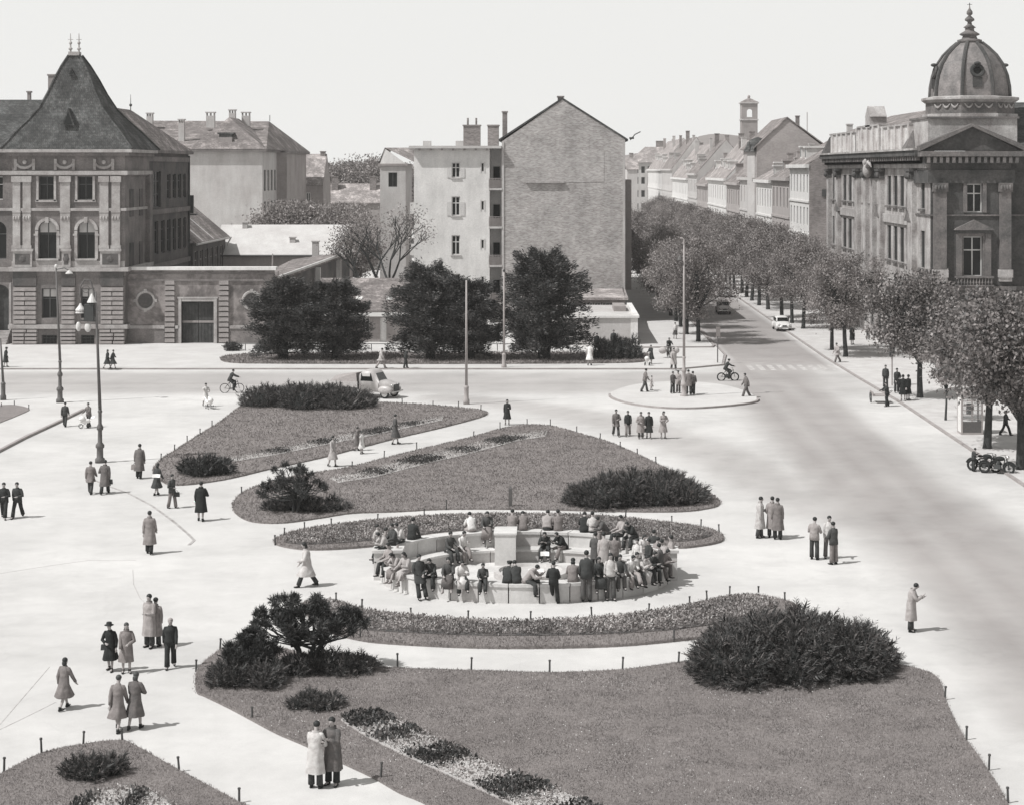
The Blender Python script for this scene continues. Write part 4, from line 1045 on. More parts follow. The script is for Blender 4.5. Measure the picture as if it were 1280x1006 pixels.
def small_houses():
    # gabled cottage beside the school
    Z = 330.0; x0, x1 = X(368, Z), X(404, Z); ze = H(230, Z); zr = H(194, Z + 5)
    t = Thing('cottage', 'narrow cottage with steep pale tiled roof beside the school block', 'house', ((x0 + x1) / 2, Z, 0))
    F = Face((0, Z, 0), (1, 0, 0), (0, -1, 0)); w = MB(); u = lambda px: X(px, Z); hs = [(u(374.5), u(379.5), H(257, Z), H(241, Z)), (u(382.5), u(388), H(257, Z), H(241, Z))]
    F.wall(w, x0, x1, 0, ze, hs, .3); w.add([(x1, Z, 0), (x1, Z + 11, 0), (x1, Z + 11, ze), (x1, Z + 5.5, zr), (x1, Z, ze)], [(0, 1, 2, 3, 4)]); t.part('wall', w, M_plast_g)
    for h in hs: put_window(t, F, *h, M_frame_l, 'bar', -.15, .14)
    t.part('roof', gable_roof_x(MB(), x0, x1 - .4, Z, Z + 11, ze, zr), M_roof_l)
    chimney(t, X(396, Z), X(402, Z), Z + 5, Z + 6, zr - .5, zr + .5, M_brickc)
    # long roof further back
    Z = 352.0; x0, x1 = X(404, Z), X(478, Z)
    t = Thing('long_house', 'long low house with broad pale roof in front of the far grove', 'house', ((x0 + x1) / 2, Z, 0))
    w = MB(); w.box(x0, x1, Z, Z + 10, 0, H(253, Z)); t.part('wall', w, M_plast_g)
    t.part('roof', gable_roof_x(MB(), x0, x1, Z, Z + 10, H(253, Z), H(231, Z + 5)), M_roof_l)
    for p in (412, 460): chimney(t, X(p, Z), X(p + 8, Z), Z + 3, Z + 4, H(240, Z), H(222, Z), M_brickc)
    # tower-like house with pediment
    Z = 270.0; x0, x1 = X(475, Z), X(507, Z); ze = H(205, Z)
    t = Thing('pediment_house', 'slim plastered house with white pediment next to the apartment block', 'house', ((x0 + x1) / 2, Z, 0))
    F = Face((0, Z, 0), (1, 0, 0), (0, -1, 0)); w = MB(); u = lambda px: X(px, Z); hs = [(u(485.5), u(496.5), H(234, Z), H(216, Z))]
    F.wall(w, x0, x1, 0, ze, hs, .3); S = Face((x1, Z, 0), (0, 1, 0), (1, 0, 0)); S.wall(w, 0, 12, 0, ze, [], .3); t.part('wall', w, M_plast); put_window(t, F, *hs[0], M_frame_d, 'bar', -.15)
    xm = u(481); w = MB(); F.shape(w, [(x0, ze), (x1, ze), (xm, H(186, Z))], -.3, 0.02); t.part('pediment', w, M_plast_w)
    w = MB(); F.box(w, x0 - .2, x1 + .3, ze - .3, ze + .002, -.2, .25); t.part('cornice', w, M_plast_g)
    m = MB(); zr = H(184.5, Z + 2); m.add([(x0 - .2, Z - .1, ze + .1), (xm, Z - .1, H(185, Z)), (xm, Z + 12, H(185, Z)), (x0 - .2, Z + 12, ze + .1), (X(520, Z), Z - .1 + .4, ze + .1), (X(520, Z), Z + 12, ze + .1), (X(512, Z), Z + 6, zr)], [(0, 3, 2, 1), (1, 2, 6), (1, 6, 4), (6, 5, 4), (2, 5, 6)]); t.part('roof', m, M_roof_l)
    # yard: long pale roof
    Z = 236.0; x0, x1 = X(268, Z), X(426, Z); ze = H(319, Z); zr = H(283, Z + 7)
    t = Thing('yard_hall', 'long single-storey hall with bright metal roof in the yard behind the wall', 'building', ((x0 + x1) / 2, Z, 0))
    w = MB(); w.box(x0, x1, Z, Z + 14, 0, ze); w.add([(x1, Z, ze), (x1, Z + 14, ze), (x1, Z + 7, zr)], [(0, 1, 2)]); t.part('wall', w, M_plast_g)
    t.part('roof', gable_roof_x(MB(), x0, x1, Z, Z + 14, ze, zr, .3), M_tin); m = MB(); m.tube([(x0, Z - .4, ze - .1), (x1 + .3, Z - .4, ze - .1)], .1, 6); t.part('eave_gutter', m, M_iron)
    for a, b, p0, p1, dz in ((303, 309, 287, 279, 6), (362, 369, 305, 298, 2.5)): chimney(t, X(a, Z + dz), X(b, Z + dz), Z + dz, Z + dz + .6, H(p0 + 5, Z + dz), H(p1, Z + dz), M_plast)
    chimney(t, X(390, Z - 4), X(398, Z - 4), Z - 4, Z - 3.2, 0, H(303, Z - 4), M_plast)
    # shed with white mono-pitch roof running back
    t = Thing('yard_shed', 'narrow shed with white sloping roof edge running back from the yard wall', 'shed', (-25.5, 190, 0))
    c = [(-26.6, 187, 5.95), (-23.4, 226, 6.9), (-30.5, 226, 5.9), (-31.0, 190, 5.0)]
    m = MB(); m.add([p for p in c] + [(a, b, z - .28) for a, b, z in c], [(0, 1, 2, 3), (7, 6, 5, 4), (0, 4, 5, 1), (1, 5, 6, 2), (2, 6, 7, 3), (3, 7, 4, 0)]); t.part('roof', m, M_roof)
    m = MB(); m.tube([(-26.6, 187, 6.0), (-23.4, 226, 6.95)], .14, 6); m.tube([(-26.6, 187, 6.0), (-31.0, 190, 5.05)], .12, 6); t.part('roof_edge', m, M_plast_w)
    m = MB(); m.add([(-26.9, 187.4, 0), (-23.8, 225.8, 0), (-23.8, 225.8, 6.55), (-26.9, 187.4, 5.6), (-30.6, 187.6, 0), (-30.6, 187.6, 4.75)], [(0, 1, 2, 3), (4, 0, 3, 5)]); t.part('wall', m, M_stone_d)
    for f in (.12, .45, .75):
        p = Vector((-26.6, 187.4, 0)).lerp(Vector((-23.5, 225.8, 0)), f); m = MB(); m.box(p.x, p.x + .5, p.y, p.y + .5, 0, 5.6 + f * .9); t.part('post', m, M_plast)
    m = MB(); m.box(-27.6, -26.75, 186.2, 186.9, 0, 6.2); m.box(-27.75, -26.6, 186.1, 187, 6.2, 6.6); m.tube([(-27.15, 186.6, 6.6), (-27.15, 186.6, 8.3)], [.12, .05], 6); t.part('gate_pier', m, M_plast_g)
    m = MB(); m.add([(-27, 184, 4.5), (-24.6, 184, 5.2), (-25.4, 189, 5.4), (-28, 189, 4.6)], [(0, 1, 2, 3)]); m.add([(-27, 184, 4.3), (-24.6, 184, 5.0), (-25.4, 189, 5.2), (-28, 189, 4.4)], [(3, 2, 1, 0)]); t.part('lean_to_roof', m, M_plast)
    # low house behind the yews
    Z = 182.5; x0, x1 = X(398, Z), X(516, Z); ze = H(388, Z); zr = H(350, Z + 6.5)
    t = Thing('low_house', 'low house with grey roof, two skylights and white eave behind the yews', 'house', ((x0 + x1) / 2, Z, 0))
    F = Face((0, Z, 0), (1, 0, 0), (0, -1, 0)); u = lambda px: X(px, Z); w = MB(); hs = [(u(475), u(483), .1, 2.4), (u(452), u(462), 1.0, 2.4)]
    F.wall(w, x0, x1, 0, ze, hs, .25); w.add([(x1, Z, 0), (x1, Z + 13, 0), (x1, Z + 13, ze), (x1, Z + 6.5, zr), (x1, Z, ze)], [(0, 1, 2, 3, 4)]); t.part('wall', w, M_plast_g)
    m = MB(); F.box(m, *hs[0], -.2, -.1); t.part('door', m, M_plast_w); put_window(t, F, *hs[1], M_frame_l, 'bar', -.1)
    rf = t.part('roof', gable_roof_x(MB(), x0, x1, Z, Z + 13, ze, zr, .5), M_roof)
    m = MB(); m.box(x0 - .4, x1 + .4, Z - .75, Z - .5, ze - .55, ze - .2); t.part('eave_board', m, M_plast_w)
    for p in (449, 487):
        yy = Z + 2.1; s = (zr - ze) / 6.5; xx = X(p, yy); zz = ze + s * 2.1 + .2; m = MB(); m.add([(xx - .3, yy - .35, zz - .35 * s), (xx + .3, yy - .35, zz - .35 * s), (xx + .3, yy + .35, zz + .35 * s), (xx - .3, yy + .35, zz + .35 * s), (xx - .3, yy - .35, zz - .35 * s - .2), (xx + .3, yy - .35, zz - .35 * s - .2), (xx + .3, yy + .35, zz + .35 * s - .2), (xx - .3, yy + .35, zz + .35 * s - .2)], [(0, 1, 2, 3), (4, 5, 1, 0), (1, 5, 6, 2), (2, 6, 7, 3), (3, 7, 4, 0)]); t.part('skylight', m, M_plast_w, rf)
small_houses()

# ------------------------------------------------------------------ apartment block with balconies, and the tall gabled house
def apartment():
    Z = 205.0; x0, x1 = X(517.5, Z), X(617, Z); ze = H(186, Z); u = lambda px: X(px, Z); z = lambda py: H(py, Z)
    t = Thing('apartment_block', 'white flat-roofed apartment block with stacked balconies and brick chimneys', 'building', ((x0 + x1) / 2, Z, 0))
    F = Face((0, Z, 0), (1, 0, 0), (0, -1, 0)); w = MB(); big = []; small = []
    for a, b in ((203.5, 222.5), (246, 270), (294.5, 319), (343, 367)): big.append((u(564.5), u(575), z(b), z(a)))
    for a, b in ((204, 215), (251.5, 263), (300, 311), (346, 357)): small.append((u(601.5), u(605), z(b), z(a)))
    F.wall(w, x0, u(612), 0, ze, big + small, .3)
    w.add([(x0, Z, 0), (x0, Z, ze), (x0, Z + 14, ze), (x0, Z + 14, 0)], [(0, 1, 2, 3)])
    w.add([(u(612), Z, 0), (u(612), Z + 2.2, 0), (u(612), Z + 2.2, ze), (u(612), Z, ze)], [(0, 1, 2, 3)])
    w.add([(u(612), Z + 2.2, 0), (u(628), Z + 2.2, 0), (u(628), Z + 2.2, ze), (u(612), Z + 2.2, ze)], [(0, 1, 2, 3)])
    t.part('wall', w, M_plast_w)
    for i, h in enumerate(big):
        o = put_window(t, F, *h, M_frame_l, 'cross', -.14, .1)
        if i < 2:
            for s, e in ((-1, h[0]), (1, h[1])):
                m = MB(); F.box(m, min(e, e + s * .5), max(e, e + s * .5), h[2], h[3] - .6, .01, .06); t.part('shutter', m, M_frame_l)
        m = MB(); F.box(m, h[0] - .12, h[1] + .12, h[2] - .12, h[2], -.05, .12); t.part('sill', m, M_plast)
    for h in small:
        put_window(t, F, *h, M_frame_l, 'none', -.1, .06)
        m = MB(); 
        for q in ((h[0] - .12, h[0], h[2] - .1, h[3] + .1), (h[1], h[1] + .12, h[2] - .1, h[3] + .1)): F.box(m, *q, 0, .04)
        t.part('window_surround', m, M_frame_l)
    for py in (235.5, 283.5, 331.5, 379):
        m = MB(); m.box(u(611), u(627.5), Z - .15, Z + 2.1, z(py) - .22, z(py)); b = t.part('balcony_slab', m, M_plast)
        m = MB()
        for i in range(9):
            xx = u(611.8) + i * (u(627) - u(611.8)) / 8; m.box(xx - .02, xx + .02, Z - .1, Z - .06, z(py), z(py) + 1.0)
        m.box(u(611), u(627.5), Z - .11, Z - .05, z(py) + 1.0, z(py) + 1.06); m.box(u(611), u(627.5), Z - .04, Z - .02, z(py) + .05, z(py) + .9); t.part('balcony_railing', m, M_plast_g, b)
        m = MB(); m.box(u(616), u(624), Z + 2.1, Z + 2.19, z(py) + .02, z(py) + 2.3); t.part('balcony_door', m, M_dark, b)
    m = MB(); m.box(x0 - .5, u(626.8), Z - .7, Z + 14.5, ze + .003, ze + .28); t.part('roof_slab', m, M_tin)
    for i in range(7): t.part('eave_bracket', MB().box(x0 + .5 + i * 1.2, x0 + .7 + i * 1.2, Z - .55, Z - .02, ze - .2, ze), M_plast_g)
    chimney(t, u(577), u(598.5), Z + 4, Z + 5.2, ze, H(158, Z + 4), M_brickc, pots=2)
    chimney(t, u(608), u(622), Z + 4, Z + 5.2, ze, H(158, Z + 4), M_brickc)
    for p in (524, 566): 
        m = MB(); m.box(u(p), u(p + 10), Z + 6, Z + 7, ze + .28, ze + .9); t.part('roof_hatch', m, M_plast)
    for yy in (240 + 14, 306):                       # side windows on the left flank
        m = MB(); m.box(x0 - .5, x0 - .003, Z + 1, Z + 1.6, H(yy + 14, Z), H(yy, Z)); t.part('side_shutter', m, M_frame_l)
apartment()

def gable_house():
    Z = 205.0; x0, x1 = X(627.5, Z), X(781, Z); ze = H(173, Z); za = H(125, Z); xm = X(703, Z); L = 17.0
    t = Thing('gabled_house', 'tall house with blank weathered gable wall and small ridge chimney', 'house', ((x0 + x1) / 2, Z, 0))
    F = Face((0, Z, 0), (1, 0, 0), (0, -1, 0)); u = lambda px: X(px, Z); z = lambda py: H(py, Z)
    w = MB(); zl = ze - .35
    w.add([(x0, Z, 0), (x1, Z, 0), (x1, Z, ze), (xm, Z, za), (x0, Z, zl)], [(0, 1, 2, 3, 4)]); w.add([(x0, Z, 0), (x0, Z, zl), (x0, Z + L, zl), (x0, Z + L, 0)], [(0, 1, 2, 3)]); w.add([(x0, Z + L, 0), (x0, Z + L, zl), (xm, Z + L, za), (x1, Z + L, ze), (x1, Z + L, 0)], [(0, 1, 2, 3, 4)])
    S = Face((x1, Z, 0), (0, 1, 0), (1, 0, 0)); hs = [(3 + i * 3.4, 4.3 + i * 3.4, v, v + 2.1) for i in range(4) for v in (2, 6.1, 10.2, 14.3)]
    S.wall(w, 0, L, 0, ze, hs, .3)
    t.part('gable_wall', w, bricky('gable_brick', 0.36, 0.45, .3, .09, .3, .2))
    for h in hs: put_window(t, S, *h, M_frame_m, 'cross', -.15)
    rf = t.part('roof', gable_roof_y(MB(), x0, x1, Z, Z + L, ze - .1, za + .02, .35, .22, xm, .06), M_roof_d)
    chimney(t, X(697, Z + 2), X(704.5, Z + 2), Z + 2, Z + 2.8, za - .6, H(122, Z + 2), M_brickc, parent=rf)
    chimney(t, X(628, Z + 3), X(634, Z + 3), Z + 3, Z + 3.6, ze - .5, H(141, Z + 3), M_brickc, parent=rf)
    m = MB(); F.box(m, u(657), u(755), z(228), z(188), .003, .025); t.part('old_advert_panel', m, bricky('advert_render', 0.38, 0.46, .3, .09, .26, .2))
    m = MB(); F.box(m, u(657), u(705.5), z(229), z(227), 0.01, .3); t.part('ledge', m, M_stone_l)
    m = MB(); F.box(m, u(778.6), u(781) + .04, 0, ze - .2, 0.004, .08); t.part('corner_strip', m, M_plast)
    m = MB(); F.box(m, u(627.5) - .03, u(630), 0, zl, 0.004, .08); t.part('corner_strip', m, M_plast)
    # stack of bays on the avenue side
    m = MB(); m.box(x1 + .003, x1 + 1.0, Z + 7, Z + 12, 3.2, H(225, Z + 7)); b = t.part('bay', m, M_plast_g)
    m = MB(); m.tube([(x1 + .6, Z + .4, ze - .2), (x1 + 1.1, Z + .4, ze + .4), (x1 + 1.7, Z + .4, ze + .7)], .06, 5); m.box(x1 + .5, x1 + 1.0, Z + .3, Z + .5, ze - .1, ze + .1); t.part('wire_bracket', m, M_iron)
gable_house()

def lean_to():
    t = Thing('workshop_annex', 'low flat-roofed annex with white parapet at the foot of the gable', 'building', (5, 179, 0))
    Z = 179.0; xr = X(797, Z); xl = X(690, Z); zr = H(397.5, Z)
    m = MB(); m.box(xl, xr, Z, 196, 0, zr); t.part('wall', m, M_plast)
    m = MB(); m.box(xr - .65, xr + .02, Z - .03, Z + .6, 0, zr); t.part('corner_pier', m, M_plast_w)
    m = MB(); m.box(xl, xr + .15, Z - .18, Z + .25, zr, zr + .22); m.box(xr - .35, xr + .15, Z + .251, 196, zr, zr + .22); t.part('parapet', m, M_plast_w)
    m = MB(); m.box(X(766, 190), X(781, 190), 187, 192, zr + .002, zr + .5); t.part('roof_box', m, M_plast_g)
    Zb = 196.2; F = Face((0, Zb, 0), (1, 0, 0), (0, -1, 0)); u = lambda px: X(px, Zb); xl2 = X(700, Zb); x2 = X(781.5, Zb); zt = H(372, Zb)
    w = MB(); hs = [(u(a), u(b), H(392.5, Zb), H(379, Zb)) for a, b in ((733, 741), (743, 751), (753, 766))]
    F.wall(w, xl2, x2, 0, zt, hs, .25); w.add([(x2, Zb, 0), (x2, 204.9, 0), (x2, 204.9, zt + .6), (x2, Zb, zt)], [(0, 1, 2, 3)]); t.part('workshop_wall', w, M_stone)
    for h in hs: put_window(t, F, *h, M_frame_l, 'grid', -.1, .06)
    m = MB(); m.add([(xl2, Zb - .4, zt - .02), (x2 + .3, Zb - .4, zt - .02), (x2 + .3, 204.9, H(361, 204.9)), (xl2, 204.9, H(361, 204.9)), (xl2, Zb - .4, zt - .25), (x2 + .3, Zb - .4, zt - .25), (x2 + .3, 204.9, zt), (xl2, 204.9, zt)], [(0, 1, 2, 3), (4, 5, 1, 0), (1, 5, 6, 2), (5, 4, 7, 6)]); t.part('workshop_roof', m, M_roof_l)
lean_to()
def neighbour():  # unseen house of the row, added to shade the left-hand avenue trees
    t = Thing('row_house', 'plain grey unseen house behind the gabled house, sized to shade the avenue trees', 'house', (2, 226, 0)); m = MB(); m.box(-5.2, 7.6, 224, 285, 0, 12.5); t.part('wall', m, M_plast_g); t.part('roof', gable_roof_y(MB(), -5.2, 7.6, 224, 285, 12.5, 16.5), M_roof)
neighbour()

# ------------------------------------------------------------------ domed corner building on the avenue
def domed():
    xf = 32.0; Zn, Zf = 162.0, 220.7; zc = 18.0
    t = Thing('domed_building', 'stone corner building with octagonal dome, pediment and columned avenue front', 'building', (38, Zn, 0))
    F = Face((0, Zn, 0), (1, 0, 0), (0, -1, 0)); u = lambda px: X(px, Zn); z = lambda py: H(py, Zn)
    xa, xb = u(1163), u(1264)
    m_dark = grainy('shaded_stone', 0.08, 0.4, 0.5, 6.0, 0.01, streak=True); m_lite = grainy('avenue_stone', 0.34, 0.4, 0.6, 7.0, 0.01, streak=True); m_mid = grainy('shaded_trim', 0.14, 0.4, 0.6, 7.0, 0.01, streak=True)  # the front's shade is put into the dark and mid tones, besides mottled grime
    # front of the corner tower
    w = MB(); win = [(u(1208.5), u(1228), z(266), z(230)), (u(1204), u(1228), z(346), z(296)), (u(1203), u(1229), .5, 4.6)]
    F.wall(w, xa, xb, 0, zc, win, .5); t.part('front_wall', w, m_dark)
    put_window(t, F, *win[0], M_frame_l, 'cross', -.3, .1); put_window(t, F, *win[1], M_frame_l, 'cross', -.3, .1); put_window(t, F, *win[2], M_frame_m, 'cross', -.3, .1)
    for h in win[:2]:
        m = MB()
        for q in ((h[0] - .32, h[0], h[2], h[3] + .3), (h[1], h[1] + .32, h[2], h[3] + .3), (h[0], h[1], h[3], h[3] + .3)): F.box(m, *q, 0, .18)
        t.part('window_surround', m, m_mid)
    h = win[1]; m = MB(); F.shape(m, [(u(1192), z(288)), (u(1241), z(288)), (u(1241) - .1, z(286)), (u(1216.5), z(275)), (u(1192) + .1, z(286))], 0.02, .55); t.part('window_pediment', m, m_mid)
    m = MB(); F.box(m, u(1194), u(1239), z(292), z(288.2), 0, .35); t.part('window_entablature', m, m_dark)
    for a, b in ((1195, 1201.5), (1231, 1238)): m = MB(); F.box(m, u(a), u(b), z(345), z(292.2), 0, .3); t.part('window_column', m, m_mid)
    m = MB(); F.box(m, u(1193), u(1240), z(347.5), z(345.3), 0, .8); F.box(m, u(1193), u(1240), z(357.5), z(356), 0, .8)
    for i in range(12): q = u(1196) + i * (u(1237) - u(1196)) / 11; m.lathe([(.05, 0), (.1, .18), (.06, .38), (.08, .55)], tuple(F.p(q, z(356), .7)), 7)
    t.part('balustrade', m, m_mid)
    for a, b in ((1166.5, 1182.5), (1249, 1263)):
        m = MB(); F.box(m, u(a), u(b), z(337), z(240), 0, .35); F.box(m, u(a) - .1, u(b) + .1, z(240), z(229), 0, .5); p = t.part('pilaster', m, m_mid)
        m = MB(); F.box(m, u(a) - .12, u(b) + .12, z(347), z(337.2), 0, .5); F.box(m, u(a) - .05, u(b) + .05, z(352), z(347.1), 0, .42); t.part('pilaster_base', m, m_lite, p)
        m = MB()
        for q in range(4): m.ball(tuple(F.p(u(a) + (q + .5) * (u(b) - u(a)) / 4, z(235), .5)), .14, .14, .24)
        t.part('capital_leaves', m, m_mid, p)
    def ring(py0, py1, d, mat, nm):          # mouldings round the tower and along the avenue
        m = MB(); m.box(xa - d, xb + d, Zn - d, Zn + 6.9, z(py1), z(py0)); t.part(nm, m, mat)
    ring(268.5, 270.5, .12, m_mid, 'string_course'); ring(358, 363, .35, m_mid, 'string_course'); ring(213, 229.5, .25, m_dark, 'frieze'); ring(189.5, 196, .9, m_mid, 'cornice'); ring(196.1, 205, .55, m_dark, 'cornice')
    for i in range(15):
        q = xa - .3 + i * (xb - xa + .6) / 14; m = MB(); F.box(m, q - .13, q + .13, z(204), z(196.5), .3, .85); t.part('modillion', m, m_mid)
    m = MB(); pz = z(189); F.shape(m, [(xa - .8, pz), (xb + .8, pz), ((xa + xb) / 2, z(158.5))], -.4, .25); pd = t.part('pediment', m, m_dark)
    m = MB(); c = (xa + xb) / 2
    for s, e in ((-1, xa - 1.0), (1, xb + 1.0)):
        F.shape(m, [(e, pz), (c, z(158.5) - .02), (c, z(155)), (e - s * -.1, pz + .42)], -.4, .75)
    t.part('raking_cornice', m, m_mid, pd)
    # attic, drum, dome
    dx, dy = X(1212, 168), 168.0
    m = MB(); m.box(X(1157, 165), X(1268, 165), 164.0, 171.6, zc + .2, H(149, 165)); t.part('attic', m, m_lite)
    m = MB(); m.box(X(1155, 165), X(1270, 165), 163.8, 171.8, H(149, 165), H(146.5, 165)); t.part('attic_cornice', m, m_mid)
    zd0, zd1, zd2 = H(147, dy), H(123, dy), H(54, dy); rd = (X(1262, dy) - X(1160, dy)) / 2 / math.cos(PI / 8)
    m = MB(); m.lathe([(rd, zd0), (rd, zd1 - .3)], (dx, dy, 0), 8, PI / 8); t.part('drum', m, m_mid)
    m = MB(); m.lathe([(rd + .05, zd1 - .45), (rd + .4, zd1 - .2), (rd + .4, zd1), (rd - .2, zd1 + .1)], (dx, dy, 0), 8, PI / 8); m.lathe([(rd + .3, zd0 - .1), (rd + .3, zd0 + .25)], (dx, dy, 0), 8, PI / 8); t.part('drum_cornice', m, m_lite)
    for f in (-1, 0, 1):                      # festoons on the three faces in view
        a = -PI / 2 + f * PI / 4; rr = rd * math.cos(PI / 8) + .06; cx_, cy_ = dx + rr * math.cos(a), dy + rr * math.sin(a); tx, ty = -math.sin(a), math.cos(a)
        for k in (-1, 0, 1):
            m = MB(); pts = []
            for i in range(7):
                q = -.36 + .72 * i / 6; pts.append((cx_ + tx * (k * .85 + q), cy_ + ty * (k * .85 + q), (zd0 + zd1) / 2 + .25 - .32 * math.cos(q / .36 * PI / 2)))
            m.tube(pts, [.04, .07, .09, .1, .09, .07, .04], 6); t.part('festoon', m, m_lite)
    r1 = (X(1257, dy) - X(1166, dy)) / 2 / math.cos(PI / 8); hh = zd2 - zd1
    prof = [(r1, zd1 + .1), (r1 * .985, zd1 + hh * .2), (r1 * .93, zd1 + hh * .4), (r1 * .82, zd1 + hh * .6), (r1 * .66, zd1 + hh * .77), (r1 * .46, zd1 + hh * .91), (r1 * .30, zd2)]
    M_dome = grainy('dome_sheet', 0.17, 0.4, 0.8, 6.0, 0.01, 0.7, 0.4, True)
    m = MB(); m.lathe(prof, (dx, dy, 0), 8, PI / 8); dome = t.part('dome', m, M_dome)
    for j in range(8):
        a = 2 * PI * j / 8 + PI / 8; m = MB(); m.tube([(dx + (r + .03) * math.cos(a), dy + (r + .03) * math.sin(a), zz) for r, zz in prof], .17, 6); t.part('dome_rib', m, m_dark, dome)
    for f in (-2, 0, 2):                      # oculi
        a = -PI / 2 + f * PI / 4; zz = zd1 + hh * .46; r_ = r1 * .90 * math.cos(PI / 8); ax = Vector((math.cos(a), math.sin(a), .25)); c0 = Vector((dx + r_ * ax.x, dy + r_ * ax.y, zz))
        m = MB(); m.torus(c0 + ax * .18, ax, .48, .16, 18, 6); m.tube([c0 - ax * .3, c0 + ax * .2], .45, 14, False); m.ball(tuple(c0 + ax * .25 + Vector((0, 0, .6))), .3, .3, .16); m.box(c0.x + ax.x * .1 - .4, c0.x + ax.x * .1 + .4, c0.y + ax.y * .1 - .25, c0.y + ax.y * .1 + .25, zz - 1.4, zz - .55); o = t.part('oculus', m, m_dark, dome)
        m = MB(); m.disc(c0 + ax * .1, ax, .42, .05, 16); t.part('oculus_pane', m, M_glass, dome)
    zt = zd2; top = H(4, dy) - zt
    lp = [(.30, 0), (.31, .03), (.31, .07), (.2, .10), (.17, .17), (.25, .20), (.25, .225), (.12, .30), (.11, .36), (.16, .385), (.06, .46), (.05, .52), (.12, .56), (.12, .60), (.03, .68), (.075, .72), (.075, .78), (.02, .86), (.012, .93)]
    m = MB(); m.lathe([(r * r1 * 1.02, zt + q * top) for r, q in lp], (dx, dy, 0), 10); sp = t.part('lantern_spire', m, m_mid, dome, True)
    m = MB(); m.box(dx - .03, dx + .03, dy - .03, dy + .03, zt + top * .9, zt + top); m.box(dx - .22, dx + .22, dy - .02, dy + .02, zt + top * .955, zt + top * .965); t.part('cross', m, M_iron, sp)
    # right-hand wing of the front, set back
    xr2 = X(1360, 163.5); F2 = Face((0, 163.6, 0), (1, 0, 0), (0, -1, 0)); w = MB(); h2 = []
    for c in (1292, 1330):
        for a, b in ((266, 230), (346, 296)): h2.append((X(c, 163.6) - .7, X(c, 163.6) + .7, H(a, 163.6), H(b, 163.6)))
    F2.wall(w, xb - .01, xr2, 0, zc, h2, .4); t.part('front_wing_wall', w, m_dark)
    for h in h2: put_window(t, F2, *h, M_frame_l, 'cross', -.3)
    for a, b, d in ((189.5, 196, .6), (268.5, 270.5, .1), (358, 363, .3)): m = MB(); F2.box(m, xb + .95 if d > .5 else xb + .4, xr2, H(b, 163.6), H(a, 163.6), -.3, d); t.part('cornice', m, m_mid)
    m = MB(); m.add([(xb + .9, 163.2, zc + .3), (xr2, 163.2, zc + .3), (xr2, 172, zc + 4.5), (xb + .9, 172, zc + 4.5)], [(0, 1, 2, 3)]); t.part('front_wing_roof', m, M_roof_d)
    # avenue front
    S = Face((xf - .05, Zn, 0), (0, -1, 0), (-1, 0, 0))
    # u runs towards the camera, so use v = Z via helper
    def sb(mb, za, zb, v0, v1, d0, d1): return S.box(mb, -(zb - Zn), -(za - Zn), v0, v1, d0, d1)
    wn = []; zs = lambda px: (xf - .05) * FOC / (px - VPX)
    def hole(za, zb, v0, v1): wn.append((-(zb - Zn), -(za - Zn), v0, v1))
    up, lo, gr = (13.1, 15.9), (8.0, 11.2), (1.0, 4.4)
    spans = [(164.6, 166.4)] + [(171.0 + i * 3.3, 173.1 + i * 3.3) for i in range(4)] + [(186.5 + i * 4.2, 188.5 + i * 4.2) for i in range(3)] + [(201.0 + i * 3.7, 203.4 + i * 3.7) for i in range(3)] + [(213.6, 215.2), (217.2, 218.8)]
    for a, b in spans:
        for v in (up, lo, gr): hole(a, b, *v)
    w = MB(); S.wall(w, -(Zf - Zn), -.02, 0, zc, wn, .4); w.add([(xf - .05, Zf, 0), (xf - .05, Zf, zc), (xf + 16, Zf, zc), (xf + 16, Zf, 0)], [(0, 1, 2, 3)])
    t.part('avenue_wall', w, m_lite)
    for h in wn: put_window(t, S, *h, M_frame_d, 'bar', -.12, .06)
    for h in wn:
        if h[2] == up[0] or h[2] == lo[0]:
            m = MB(); S.box(m, h[0] - .2, h[1] + .2, h[2] - .22, h[2] - .02, 0, .22); t.part('sill', m, m_mid)
    # projecting middle bay with giant half columns and balcony
    m = MB(); sb(m, 184.6, 200.2, 6.2, 17.0, .003, .32)
    t.part('bay_backing', m, m_lite) if False else None
    for za, zb in ((168.2, 170.4), (184.4, 186.0), (189.0, 190.4), (193.2, 194.6), (198.4, 200.2), (212.0, 213.2), (219.2, 220.6)):
        m = MB(); sb(m, za, zb, 7.2, 15.6, 0, .42); sb(m, za - .1, zb + .1, 6.4, 7.2, 0, .55)
        gp = t.part('giant_pilaster', m, m_lite); m = MB(); sb(m, za - .05, zb + .05, 15.6, 16.3, 0, .55); sb(m, za - .2, zb + .2, 16.3, 16.55, 0, .7)
        for q in range(3): m.ball(tuple(S.p(-(za + (q + .5) * (zb - za) / 3 - Zn), 15.95, .6)), .2, .25, .3, 7, 6)
        t.part('capital', m, m_dark, gp)
    for za, zb in ((170.5, 184.3), (200.3, 211.9)):
        m = MB(); sb(m, za, zb, 11.5, 12.3, 0, .22); t.part('string_course', m, m_lite)
        for i in range(4 if za < 180 else 3):
            pass
    for za in (170.0, 186.2, 212.6):            # little pediments above the corner windows
        m = MB(); S.shape(m, [(-(za + 1.6 - Zn), 11.9), (-(za - 1.2 - Zn), 11.9), (-(za + .2 - Zn), 12.9)], .2, .5); t.part('window_pediment', m, m_mid)
    m = MB(); sb(m, 185.2, 199.6, 5.9, 6.3, 0, 1.8); b = t.part('balcony', m, m_mid)
    m = MB(); sb(m, 185.3, 199.5, 6.3, 6.9, 1.5, 1.75); sb(m, 185.3, 199.5, 6.9, 7.1, 1.45, 1.8); t.part('balcony_parapet', m, m_lite, b)
